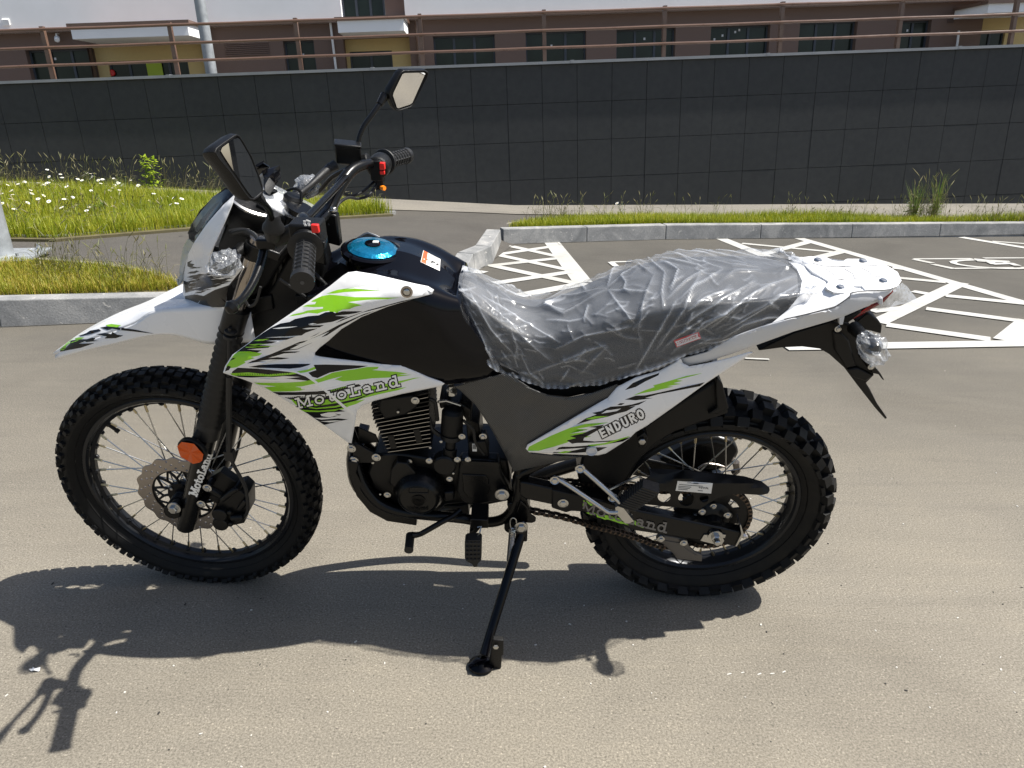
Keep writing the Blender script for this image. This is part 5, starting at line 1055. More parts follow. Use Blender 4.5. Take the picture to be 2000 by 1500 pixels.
m = MB(); m.lathe([(.066, -.012), (.068, .0), (.060, .003), (.050, .002)], cc, cn, 48, 0); m.lathe([(.053, .001), (.054, .004), (.046, .010), (.028, .0135), (.0, .0145)], cc, cn, 22, 1, False); m.lathe([(.017, .0140), (.0165, .0165), (.0, .017)], cc, cn, 30, 0, False)
m.box(cc+cn*.0175+np.array([.006, .003, 0]), (.006, 0, 0), (0, .005, 0), (0, 0, .001), 2); part(m, 'fuel_cap', ['paint', 'blue', 'label'], tank, ang=8)
lb = cA((1825, 935), (1950, 1000), (1945, 1085), (1805, 1020)); onto(tbv, [(0, lb), (1, cA((1828, 938), (1858, 953), (1845, 1036), (1809, 1019)))]+[(2, cA((1868+q*2-s_*1, 962+s_*9+q*6), (1868+q*2+62+q, 994+s_*9), (1868+q*2+62+q, 996.5+s_*9), (1868+q*2-s_*1, 964.5+s_*9+q*6))) for s_ in range(8) for q in (0,)]+[(2, cA((1838, 958), (1842, 960), (1836, 1008), (1832, 1006))), (3, cA((1826, 1002), (1830, 994), (1836, 1005)))], 'warning_label', ['label', 'labelred', 'ink', 'dwhite'], tank, grid=5)
# ---- tank shrouds with graphics
so_ = cD((60, 800, -.175), (75, 750, -.172), (130, 665, -.170), (300, 540, -.162), (500, 400, -.150), (700, 265, -.138), (860, 150, -.126), (960, 70, -.116), (1000, 45, -.112), (1060, 38, -.112), (1200, 60, -.116), (1350, 95, -.122), (1500, 130, -.126), (1600, 150, -.127), (1645, 176, -.128), (1630, 208, -.134), (1560, 227, -.142), (1300, 302, -.150), (1100, 382, -.155), (950, 472, -.156), (850, 562, -.154), (785, 612, -.150), (750, 650, -.148), (752, 668, -.148), (790, 678, -.149), (920, 695, -.149), (1100, 715, -.147), (1250, 735, -.145), (1330, 742, -.144), (1400, 742, -.143), (1500, 785, -.143), (1600, 830, -.142), (1700, 865, -.141), (1725, 882, -.141), (1700, 900, -.141), (1550, 930, -.143), (1400, 960, -.146), (1200, 1010, -.150), (1100, 1050, -.150), (1065, 1090, -.148), (1058, 1140, -.146), (1040, 1250, -.132), (1025, 1330, -.118), (1000, 1325, -.117), (820, 1195, -.122), (600, 1050, -.130), (400, 930, -.142), (290, 880, -.152), (200, 845, -.160), (100, 815, -.172))
sc_ = cD((250, 690, -.176), (450, 590, -.172), (650, 480, -.168), (850, 375, -.163), (1050, 290, -.157), (1250, 235, -.150), (1450, 210, -.144), (350, 690, -.166), (500, 640, -.158), (650, 600, -.154), (600, 700, -.150), (400, 735, -.160), (170, 768, -.176), (400, 775, -.172), (600, 795, -.170), (680, 830, -.170), (740, 875, -.168), (860, 965, -.164), (960, 1045, -.158), (1040, 1110, -.150), (900, 780, -.156), (1100, 860, -.156), (1350, 870, -.150), (700, 1000, -.148), (500, 900, -.156), (900, 1180, -.128), (300, 820, -.168))
d = lambda mi, *p: (mi, cD(*p))
G_, K_, W_ = 1, 2, 3
sdec = [
 d(G_, (735, 255), (800, 225), (860, 213), (960, 222), (1050, 232), (1200, 233), (1385, 236), (1290, 248), (1150, 252), (1040, 264), (1000, 270), (1060, 280), (1105, 293), (1050, 305), (1010, 322), (960, 326), (930, 340), (915, 352), (895, 342), (880, 360), (862, 350), (858, 335), (810, 342), (770, 356), (700, 350), (640, 365), (555, 378), (585, 362), (660, 345), (690, 333), (810, 318), (812, 306), (740, 308), (655, 302), (690, 290), (750, 285), (760, 268), (720, 268)),
 d(G_, (835, 207), (880, 190), (930, 175), (1050, 168), (1255, 183), (1100, 188), (970, 195), (900, 205)), d(G_, (890, 182), (1000, 165), (1180, 140), (1050, 160), (960, 175)),
 d(K_, (300, 545), (360, 500), (420, 462), (490, 430), (560, 418), (600, 396), (700, 375), (780, 368), (830, 345), (880, 340), (900, 352), (960, 338), (1110, 338), (1060, 352), (1000, 362), (900, 372), (1000, 378), (940, 398), (880, 418), (700, 445), (820, 442), (760, 472), (680, 500), (650, 520), (480, 535), (600, 530), (540, 552), (380, 560), (470, 566), (420, 580), (300, 590), (420, 598), (400, 612), (240, 625), (350, 632), (310, 652), (160, 650), (210, 610), (270, 570)),
 d(W_, (430, 468), (500, 458), (620, 452), (560, 462), (480, 470)), d(W_, (655, 470), (700, 462), (815, 458), (760, 468), (690, 474)), d(W_, (700, 436), (735, 428), (770, 431), (730, 438)), d(W_, (380, 535), (520, 528), (640, 520), (560, 535)),
 d(G_, (280, 562), (330, 550), (410, 545), (360, 560)), d(G_, (250, 590), (320, 582), (400, 582), (300, 596)), d(G_, (225, 606), (300, 603), (470, 598), (330, 610), (235, 612)),
 d(G_, (145, 660), (180, 640), (260, 640), (355, 655), (330, 672), (270, 682), (300, 690), (220, 715), (230, 725), (160, 760), (120, 765), (90, 775), (85, 750), (105, 720), (125, 690)),
 d(K_, (80, 770), (95, 745), (120, 755), (105, 780), (75, 790)), d(K_, (130, 690), (155, 686), (140, 700), (110, 710)),
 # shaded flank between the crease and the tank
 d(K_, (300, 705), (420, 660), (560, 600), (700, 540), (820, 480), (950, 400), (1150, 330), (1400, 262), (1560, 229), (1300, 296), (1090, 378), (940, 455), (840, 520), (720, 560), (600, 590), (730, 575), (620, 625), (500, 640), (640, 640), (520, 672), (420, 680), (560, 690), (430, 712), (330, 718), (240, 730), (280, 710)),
 d(W_, (560, 625), (700, 555), (860, 490), (760, 560), (620, 620)), d(W_, (600, 575), (750, 520), (900, 430), (1100, 350), (1400, 275), (1120, 358), (930, 440), (800, 510), (700, 555)), d(W_, (400, 690), (520, 655), (600, 650), (500, 680)), d(W_, (330, 712), (420, 700), (500, 700), (400, 715)), 
 d(K_, (245, 757), (330, 742), (460, 735), (620, 733), (720, 733), (700, 745), (640, 762), (560, 770), (430, 765), (320, 762)), d(K_, (170, 762), (300, 768), (480, 775), (600, 793), (680, 815), (720, 850), (760, 868), (560, 845), (400, 832), (270, 836), (180, 832), (120, 815), (130, 790)),
 d(W_, (380, 838), (520, 825), (640, 832), (560, 840), (420, 846)), d(W_, (190, 845), (300, 842), (480, 852), (620, 862), (500, 868), (300, 865)),
 d(G_, (110, 805), (250, 797), (400, 812), (560, 800), (700, 775), (770, 745), (775, 765), (690, 795), (560, 815), (420, 828), (250, 822), (140, 822)),
 d(K_, (740, 740), (830, 738), (1000, 742), (1150, 748), (1080, 765), (960, 780), (860, 800), (770, 840), (730, 830), (700, 800), (760, 780)),
 d(G_, (290, 874), (400, 876), (520, 874), (640, 868), (760, 850), (800, 838), (880, 800), (960, 785), (1060, 772), (1140, 757), (1230, 755), (1220, 772), (1180, 780), (1360, 792), (1450, 805), (1380, 815), (1480, 815), (1340, 835), (1180, 842), (1080, 855), (960, 865), (900, 850), (960, 825), (860, 850), (760, 880), (690, 900), (600, 905), (700, 920), (640, 935), (560, 940), (430, 942), (370, 908), (460, 902), (330, 890)),
 d(W_, (640, 905), (760, 880), (860, 860), (930, 862), (1010, 870), (900, 900), (760, 925), (650, 925)),
 d(K_, (430, 945), (600, 945), (760, 940), (860, 930), (960, 905), (1080, 885), (1100, 900), (960, 930), (860, 960), (760, 965), (620, 968), (480, 968)), d(K_, (520, 985), (640, 975), (780, 985), (860, 965), (880, 975), (860, 1010), (760, 1030), (620, 1030), (590, 1010)),
 d(G_, (570, 1000), (700, 1012), (860, 1000), (1000, 960), (1160, 900), (1300, 880), (1500, 838), (1545, 836), (1500, 845), (1380, 880), (1300, 925), (1440, 908), (1380, 930), (1240, 960), (1120, 990), (1060, 1010), (1130, 1000), (1060, 1035), (1010, 1050), (960, 1075), (900, 1080), (760, 1080), (640, 1068), (600, 1035)),
 d(K_, (640, 1045), (760, 1050), (900, 1030), (1040, 1000), (1180, 955), (1060, 1010), (900, 1050), (760, 1065)), d(K_, (600, 1050), (760, 1072), (900, 1062), (1000, 1040), (930, 1075), (980, 1090), (860, 1100), (950, 1115), (900, 1130), (800, 1128), (900, 1140), (1000, 1150), (930, 1165), (850, 1185), (820, 1192), (700, 1110)),
 d(G_, (640, 1078), (780, 1085), (900, 1075), (960, 1065), (900, 1088), (760, 1095), (670, 1092)), d(W_, (790, 1112), (850, 1098), (950, 1095), (900, 1108), (930, 1120), (860, 1130), (800, 1125)), d(W_, (740, 1140), (860, 1138), (930, 1142), (800, 1152)), d(W_, (790, 1165), (900, 1158), (960, 1160), (860, 1172)),
]
# serrated tyre-tread strip
for i in range(22): x = 170+i*18; y = 812-(0 if i < 14 else (i-14)*.8); sdec.append(d(K_, (x, y-7), (x+4, y-6), (x+7, y+6), (x+3, y+5)))
for i in range(22): x = 540+i*15; y = 985-i*.4; sdec.append(d(W_, (x, y-8), (x+5, y-7), (x+3, y+7), (x-2, y+6)))
for i in range(16): x = 870+i*13; y = 935-i*3.6; sdec.append(d(G_ if i < 9 else W_, (x, y-8), (x+5, y-8), (x+6, y+5), (x+1, y+6)))
wd_ = lettering('MotoLand', SLAB, cD((618, 1068))[0], cD((1392, 896))[0], (19, 20.5), .40, K_, gap=.24); sdec += wd_; sdec += lettering('MotoLand', SLAB, cD((618, 1068))[0], cD((1392, 896))[0], (19, 20.5), .17, W_, gap=.24)
sdec.append(d(W_, (245, 756), (600, 787), (690, 818), (760, 862), (1045, 1108), (1040, 1122), (1025, 1118), (745, 872), (680, 828), (590, 797), (245, 762)))
m = MB(); panel(m, so_, sc_, sdec, thick=.0035, grid=12, blur=4, bevw=3.5, bevd=.003); shr = part(m, 'tank_shroud', ['white', 'green', 'dblack', 'dwhite'], ang=40)
b0 = U(*cD((1440, 192))[0], -.146); m = MB(); m.lathe([(.0125, -.001), (.0125, .0015), (.009, .002), (.0085, -.001)], b0, (0, -1, .1), 24, 0); m.lathe([(.006, .000), (.0065, .0025), (.004, .004)], b0, (0, -1, .1), 20, 1); part(m, 'bolt', ['steel', 'chrome'], shr)
m = MB(); panel(m, so_, sc_, [], thick=.0035, grid=16, blur=4, bevw=3.5, bevd=.003); mir(m); m.v = [(x, y*(1-.22*t), z-.045*t) for x, y, z, t in ((*p, min(1, max(0, (p[0]+.86)/.12))) for p in m.v)]; part(m, 'tank_shroud', ['white'], ang=40)
# ---- seat and its wrapping
ss = [(900, 532), (926, 532), (965, 550), (1012, 573), (1060, 576), (1115, 560), (1180, 530), (1248, 507), (1330, 493), (1430, 493), (1510, 498), (1558, 513), (1583, 538)]
sw_ = [.040, .055, .068, .080, .090, .100, .110, .118, .120, .112, .098, .070, .030]
sb_ = [(903, 600), (912, 640), (936, 682), (978, 722), (1036, 746), (1097, 754), (1168, 746), (1243, 727), (1322, 700), (1420, 662), (1500, 630), (1556, 598), (1583, 562)]
def seat_lines(inf, drop=0.):
    pr = [U(u, v, w_) for (u, v), w_ in zip(ss, sw_)]; A_ = [np.array([p[0], 0, p[2]+.008+inf]) for p in pr]; B_ = [np.array([p[0], -w_*.92-inf*.5, p[2]-.002+inf]) for p, w_ in zip(pr, sw_)]
    E_ = [U(u, v, -(w_+.030+inf)) for (u, v), w_ in zip(sb_, sw_)]; E_ = [p-np.array([0, 0, drop]) for p in E_]
    C_ = [b*.72+e*.28+np.array([0, -.012-inf*.3, .016]) for b, e in zip(B_, E_)]; D_ = [b*.40+e*.60+np.array([0, -.010-inf*.3, .006]) for b, e in zip(B_, E_)]
    return [A_, B_, C_, D_, E_]
L_ = seat_lines(-.007); L_.append([np.array([p[0], p[1]*.6, p[2]-.005]) for p in L_[-1]]); m = MB(); grid_surf(m, L_, k=4, kk=4); seat = part(m, 'seat', 'seat', ang=60); sbv = bvh(m)
onto(sbv, [(0, cQ((1420, 668), (1580, 612), (1596, 655), (1440, 712))), (1, cQ((1430, 676), (1574, 622), (1576, 628), (1432, 682))), (1, cQ((1442, 700), (1588, 648), (1590, 653), (1443, 706)))]+lettering('MotoLand', SLAB, cQ((1442, 700))[0], cQ((1580, 648))[0], (7, 7), .2, 1, gap=.1), 'brand_tag', ['tag', 'label'], seat, off=.001)
folds = [[(120, 370), (260, 600), (440, 800)], [(190, 380), (460, 550), (710, 690)], [(130, 350), (400, 600), (660, 815)], [(250, 390), (500, 455), (740, 490)], [(200, 280), (350, 380), (560, 445)], [(90, 420), (200, 640), (300, 860)], [(650, 730), (850, 640), (1160, 580)], [(690, 805), (850, 740), (990, 695)], [(430, 900), (640, 830), (860, 760)], [(1310, 220), (1230, 430), (1195, 600), (1220, 725)], [(1370, 210), (1350, 350), (1355, 480)], [(1450, 400), (1330, 600), (1170, 870)], [(1600, 230), (1480, 480), (1300, 740)], [(1740, 210), (1560, 330), (1450, 420)], [(1830, 440), (1600, 560), (1400, 760)], [(1950, 290), (1750, 400), (1480, 560)], [(1957, 400), (1800, 450), (1600, 590)], [(1000, 340), (1080, 450), (1180, 570)], [(1010, 320), (800, 400), (560, 440)], [(1000, 345), (1300, 375)], [(720, 350), (640, 420), (500, 440)], [(860, 530), (760, 560), (600, 540)], [(480, 420), (720, 510), (1000, 340)], [(1050, 930), (1160, 880), (1500, 760)], [(820, 880), (900, 800), (1000, 700)], [(700, 930), (760, 840)], [(360, 560), (420, 700), (430, 790)], [(1480, 110), (1440, 260), (1400, 370)], [(1130, 190), (1110, 350), (1160, 380)], [(880, 440), (850, 560)], [(300, 300), (420, 430), (700, 480)], [(600, 950), (500, 860), (440, 740)]]
folds = [cQ(*f) for f in folds]+[cT(*f) for f in ([(540, 500), (360, 600), (150, 760)], [(280, 600), (120, 700), (0, 810)], [(500, 390), (300, 460), (150, 560)], [(960, 295), (760, 370), (560, 480), (300, 700)], [(1000, 345), (820, 460), (600, 600), (420, 700)], [(310, 240), (150, 340), (0, 480)], [(900, 590), (740, 600), (560, 650), (400, 760)], [(850, 430), (700, 520), (480, 640)], [(700, 250), (500, 270), (380, 360)], [(640, 180), (900, 230), (1040, 300)], [(1060, 330), (1040, 420), (960, 520)])]
L_ = seat_lines(.003, .004); m = MB(); grid_surf(m, L_, k=30, kk=26, caps=False)
Vw = np.array(m.v); half = len(Vw)//2; n_c = 26*4+1; n_j = half//n_c
me_ = Vw[:half].reshape(n_j, n_c, 3); gu = np.gradient(me_, axis=0); gv = np.gradient(me_, axis=1); nr = np.cross(gu, gv); nr /= np.linalg.norm(nr, axis=2)[:, :, None]+1e-12
if nr[n_j//2, n_c//2, 1] > 0: nr = -nr
PX = np.array([pj(p) for p in Vw[:half]]); disp = np.zeros(half); crs_ = np.zeros(half)
xi = np.linspace(0, 1, n_j)
for i, f in enumerate(folds):
    dd = dist_poly(PX, f, False); r_ = random.Random(i); h = r_.uniform(.003, .0065); wdt = r_.uniform(7, 16); e0 = np.array(f[0]); e1 = np.array(f[-1]); tt = np.clip(((PX-e0)@(e1-e0))/((e1-e0)@(e1-e0)), 0, 1); tp = np.clip(4*tt*(1-tt), 0, 1)**.6; disp += tp*(h*np.clip(1-dd/wdt, 0, 1)**1.6+.0012*np.exp(-(dd/2.2)**2)); crs_ += tp*r_.uniform(.35, .95)*np.exp(-(dd/1.5)**2)
r_ = random.Random(77)
for k in range(190):                                               # small creases that follow the pull of the sheet
    q = PX[r_.randrange(half)]; base = -25 if q[0] > 1180 else (35 if q[0] < 1010 else 5); a = R_(base+r_.gauss(0, 26)); L = r_.uniform(8, 45); dv = np.array([math.cos(a), math.sin(a)])*L/2; bend = np.array([-dv[1], dv[0]])*r_.uniform(-.3, .3)
    dd = dist_poly(PX, [tuple(q-dv), tuple(q+bend), tuple(q+dv)], False); h = r_.uniform(.001, .003); disp += h*np.clip(1-dd/r_.uniform(4, 10), 0, 1)**1.4; crs_ += r_.uniform(.05, .5)*np.exp(-(dd/1.3)**2)
for k in range(14):
    a = rng.uniform(-1, .3); fr = rng.uniform(.008, .03); disp += .0012*np.sin((PX[:, 0]*math.cos(a)+PX[:, 1]*math.sin(a))*fr*math.pi+rng.uniform(0, 6))*rng.uniform(.2, .7)
edge = np.tile(np.clip((np.arange(n_c)-(n_c-9))/8, 0, 1), n_j); disp *= np.clip((PX[:, 0]-903)/45, .12, 1); disp += edge*(.004+.004*np.sin(PX[:, 0]*.13)*np.sin(PX[:, 0]*.043+1)+.001*np.sin(PX[:, 0]*.5)); crs_ += edge*(.35+.3*np.sin(PX[:, 0]*.5))
crs_ = np.clip(crs_, 0, 1.2)
newv = me_+nr*disp.reshape(n_j, n_c)[:, :, None]; newv[:, :, 2] -= (edge*.003*np.sin(PX[:, 0]*.06)).reshape(n_j, n_c)
newv[:, :, 1] = np.minimum(newv[:, :, 1], 0); nv = newv.reshape(-1, 3); m.v = [tuple(p) for p in nv]+[(p[0], -p[1], p[2]) for p in nv]
wr = part(m, 'plastic_wrap', 'film', seat, ang=180, recalc=False, label='crinkled clear polythene wrap over the seat'); at_ = wr.data.attributes.new('crease', 'FLOAT', 'POINT'); at_.data.foreach_set('value', np.concatenate([crs_, crs_]).astype(np.float32))
m = MB(); m.prism([(975, 712), (1036, 738), (1097, 746), (1168, 738), (1243, 719), (1320, 694), (1400, 668), (1400, 690), (1330, 716), (1200, 757), (1110, 777), (1050, 770), (990, 738)], -.115, .115); part(m, 'seat_base', 'plast', seat, bevel=.003)
# ---- tail
to = cT((113, 900, -.128), (120, 925, -.128), (150, 955, -.128), (300, 925, -.130), (470, 872, -.132), (700, 790, -.134), (940, 702, -.134), (1200, 627, -.130), (1320, 586, -.127), (1560, 482, -.112), (1655, 412, -.100), (1670, 382, -.096), (1530, 402, -.110), (1365, 414, -.124), (1345, 445, -.130), (1250, 512, -.136), (1190, 537, -.138), (1000, 582, -.140), (870, 612, -.140), (700, 665, -.140), (500, 735, -.138), (300, 850, -.134))
m = MB(); panel(m, to, cT((900, 660, -.146), (1200, 585, -.142), (500, 810, -.142), (1450, 480, -.124)), [], thick=.004, grid=12, bevw=3, bevd=.003); mt_ = MB(); mt_.v = list(m.v); mt_.f = list(m.f); mt_.m = list(m.m)
tail = part(m, 'tail_panel', 'silver', ang=40); mir(mt_); mt_.v = [(p[0], p[1]*.80, p[2]-.018) for p in mt_.v]; part(mt_, 'tail_panel', 'silver', ang=40)
dk = cT((900, 160, .11), (1000, 158, .105), (1180, 172, .10), (1300, 185, .095), (1480, 190, .09), (1600, 215, .07), (1690, 270, .03), (1715, 330, -.02), (1690, 368, -.06), (1640, 392, -.085), (1530, 402, -.105), (1365, 416, -.122), (1345, 447, -.130), (1250, 514, -.136), (1070, 562, -.139), (870, 614, -.140), (780, 640, -.140), (900, 540, -.125), (980, 440, -.10), (1000, 330, -.05), (960, 240, .02), (900, 190, .08))
fdk = cT((1170, 330, -.06), (1110, 430, -.10), (1080, 550, -.135), (1180, 410, -.10), (1350, 420, -.118), (1300, 300, -.02), (1500, 300, -.02), (1100, 240, .05), (1300, 230, .05))
m = MB(); panel(m, dk, fdk, [], thick=.004, grid=10, bevw=0, blur=3); dck = part(m, 'tail_deck', 'white', ang=35)
rk = cT((1000, 160, .092), (1060, 152, .096), (1180, 160, .094), (1220, 182, .088), (1290, 190, .086), (1330, 170, .092), (1480, 172, .088), (1600, 206, .070), (1700, 268, .030), (1728, 330, -.022), (1702, 368, -.064), (1640, 392, -.088), (1530, 398, -.106), (1460, 396, -.108), (1440, 370, -.096), (1380, 366, -.09), (1350, 390, -.104), (1310, 420, -.118), (1230, 415, -.114), (1175, 395, -.105), (1170, 375, -.095), (1195, 335, -.07), (1080, 265, -.005), (1020, 215, .045))
rbv = None
frk = Field(rk+cT((1300, 300, -.03), (1400, 260, .0), (1115, 200, .055), (1500, 330, -.05)), 3); pb = MB()
m = MB(); 
def lifted(mb, dz): mb.v = [(p[0], p[1], p[2]+dz) for p in mb.v]; return mb
panel(m, rk, [], [(1, circ_) for circ_ in [[(x+a, y+b) for a, b in ((-9, 0), (-6, -3), (0, -4), (6, -3), (9, 0), (6, 3), (0, 4), (-6, 3))] for x, y in cT((1115, 180), (1445, 187), (1593, 333), (1280, 380))]], thick=.010, grid=8, bevw=3, bevd=.0, field=frk, blur=3); pb.v = list(m.v); pb.f = list(m.f)
rack = part(m, 'rear_rack', ['white', 'ink'], ang=35, bevel=.0015)
rb_ = bvh(pb); gl = []
for pl_ in ([(1170, 245), (1200, 262), (1235, 290), (1232, 325), (1335, 318)], [(1310, 245), (1340, 262), (1372, 282), (1385, 316), (1468, 310)], [(1435, 240), (1470, 255), (1500, 272), (1502, 305), (1572, 300)], [(1080, 205), (1160, 225), (1240, 228), (1550, 220), (1560, 206)]):
    q = cT(*pl_)
    for i in range(len(q)-1): a, b = np.array(q[i]), np.array(q[i+1]); t = (b-a)/np.linalg.norm(b-a); nn = np.array([-t[1], t[0]])*.55; gl.append((0, [tuple(a-nn), tuple(b-nn), tuple(b+nn), tuple(a+nn)]))
M['groove'] = mat('groove_grey', (.22, .22, .22), .6); onto(rb_, gl, 'rack_groove', ['groove'], rack, off=.0004)
for (u, v), y in zip(cT((1115, 180), (1445, 187), (1593, 333), (1280, 380)), frk(np.array(cT((1115, 180), (1445, 187), (1593, 333), (1280, 380))))):
    m = MB(); m.lathe([(.009, -.002), (.009, .001), (.0065, .004), (.003, .0045)], U(u, v, y), (0.05, -.05, 1), 18, 0); part(m, 'bolt', ['chrome'], rack)
m = MB(); panel(m, cT((1330, 612, -.112), (1342, 630, -.112), (1480, 556, -.109), (1600, 488, -.102), (1667, 411, -.094), (1664, 398, -.094), (1560, 480, -.108)), [], [], thick=.008, grid=10, bevw=2); part(m, 'tail_light', 'tail')
m = MB(); m.prism(cT((1225, 622), (1330, 590), (1420, 545), (1440, 560), (1340, 640), (1240, 640)), -.112, .112); part(m, 'tail_underside', 'plast', bevel=.003)
m = MB(); panel(m, cT((1640, 420, -.09), (1735, 345, -.02), (1770, 372, -.01), (1800, 412, -.01), (1866, 492, -.02), (1800, 496, -.04), (1720, 502, -.06), (1640, 530, -.08), (1540, 547, -.10), (1600, 490, -.10)), cT((1750, 440, -.045), (1690, 470, -.05)), [], thick=.0006, grid=9, bevw=0); part(m, 'plastic_bag', 'filmclear', tail)
for q in (((1270, 598), (1316, 578), (1300, 655), (1275, 658)), ((1565, 470), (1592, 455), (1592, 508), (1566, 512)), ((345, 905), (382, 892), (380, 925), (360, 948), (347, 945))): m = MB(); m.prism(cT(*q), -.125, -.113); part(m, 'mounting_tab', 'silver', tail, bevel=.002)
m = MB(); m.tube([U(a_, b_, y_) for (a_, b_), y_ in zip(cT((1664, 386), (1640, 397), (1530, 403), (1368, 417), (1347, 449), (1252, 515), (1190, 539), (1000, 584), (870, 614)), (-.099, -.102, -.113, -.127, -.134, -.141, -.1435, -.146, -.146))], .0012, 6, smooth=3); part(m, 'panel_gap', 'ink', tail)
# ---- rear mudguard, plate bracket
m = MB(); m.prism(cT((680, 846), (760, 800), (940, 712), (1220, 628), (1350, 648), (1395, 720), (1405, 800), (1425, 880), (1530, 1022), (1470, 1082), (1500, 1130), (1550, 1230), (1625, 1338), (1612, 1350), (1540, 1270), (1400, 1090), (1310, 970), (1200, 872), (1130, 832), (1000, 816), (860, 822)), -.062, .062, scale=1.); part(m, 'rear_mudguard', 'plast', bevel=.006, ang=30)
m = MB(); m.prism(cT((1225, 705), (1290, 712), (1345, 770), (1400, 960), (1330, 975), (1240, 840)), -.068, -.060); m.prism(cT((1330, 985), (1410, 968), (1530, 1030), (1470, 1072), (1375, 1040)), -.070, -.055); part(m, 'mudguard_rib', 'plast', bevel=.004)
m = MB(); m.prism(cT((1395, 640), (1480, 570), (1500, 572), (1560, 620), (1588, 660), (1580, 722), (1500, 700), (1440, 690)), -.055, .03); part(m, 'plate_light', 'plast', bevel=.008)
m = MB(); m.prism(cT((1425, 885), (1450, 870), (1575, 1010), (1605, 1062), (1592, 1060), (1560, 1018), (1520, 1010)), -.075, .05); part(m, 'plate_bracket', 'satin', bevel=.002)
for q in ((1505, 960), (1262, 683)): m = MB(); m.bolt(U(*cT(q)[0], -.076), .005, .005); part(m, 'bolt', 'chrome')
indicator((1669, 642), (1699, 672), False, 8, .032) if False else None
m = MB(); a, b = U(1668, 640, -.075), U(1700, 672, -.16); m.tube([a, a+(b-a)*.4, a+(b-a)*.7], [.015, .013, .016], 16); m.lathe([(.006, .026), (.014, .02), (.019, .002), (.020, -.004), (.016, -.018)], b, a-b, 20); o = part(m, 'turn_signal', 'plast')
m = MB(); m.lathe([(.0195, -.004), (.018, -.018), (.010, -.03), (0, -.032)], b, a-b, 20); part(m, 'signal_lens', 'siglens', o); m = MB(); lumpy(m, b-(a-b)*.08+np.array([.004, 0, -.007]), .031, np.array([.5, -.5, -.6]), (1.15, .95, .9), 11, 9, 0, .17); part(m, 'plastic_bag', 'film2', o, smooth=False)
# ---- side panels
cp = [(889, 756, -.105), (917, 745, -.112), (969, 733, -.120), (984, 729, -.122), (1003, 736, -.126), (1039, 759, -.135), (1070, 771, -.140), (1110, 776, -.142), (1156, 767, -.142), (1205, 750, -.142), (1215, 765, -.146), (1171, 790, -.148), (1110, 826, -.148), (1050, 862, -.146), (1040, 885, -.142), (1100, 890, -.142), (1142, 891, -.140), (1003, 921, -.122), (985, 885, -.124), (957, 834, -.122), (929, 791, -.114), (899, 763, -.106)]
m = MB(); panel(m, cp, [(960, 765, -.118), (1000, 790, -.132), (1050, 815, -.138), (1100, 800, -.144), (1008, 830, -.140), (1012, 850, -.142), (992, 885, -.136), (1005, 905, -.130), (975, 800, -.122), (1040, 790, -.130), (1120, 790, -.146)], [], thick=.004, grid=9, bevw=3, blur=5); ccv = part(m, 'side_cover', 'carbon', ang=35, label='dark carbon weave side cover')
wp = cQ((1000, 1035, -.150), (1060, 965, -.148), (1180, 902, -.146), (1330, 860, -.143), (1440, 800, -.139), (1468, 785, -.138), (1480, 812, -.138), (1520, 832, -.138), (1620, 815, -.138), (1700, 797, -.138), (1780, 777, -.138), (1905, 740, -.134), (1925, 747, -.134), (1640, 932, -.146), (1420, 1092, -.152), (1250, 1212, -.153), (1180, 1252, -.153), (1140, 1292, -.152), (1050, 1350, -.150), (990, 1388, -.148), (940, 1400, -.147), (850, 1398, -.147), (650, 1390, -.149), (500, 1381, -.150), (479, 1358, -.151), (490, 1332, -.152), (600, 1268, -.156), (800, 1150, -.158), (940, 1068, -.155))
wc = cQ((700, 1300, -.166), (900, 1180, -.170), (1050, 1080, -.166), (1200, 990, -.158), (1350, 940, -.154), (1000, 1250, -.166), (1200, 1120, -.162), (850, 1340, -.158))
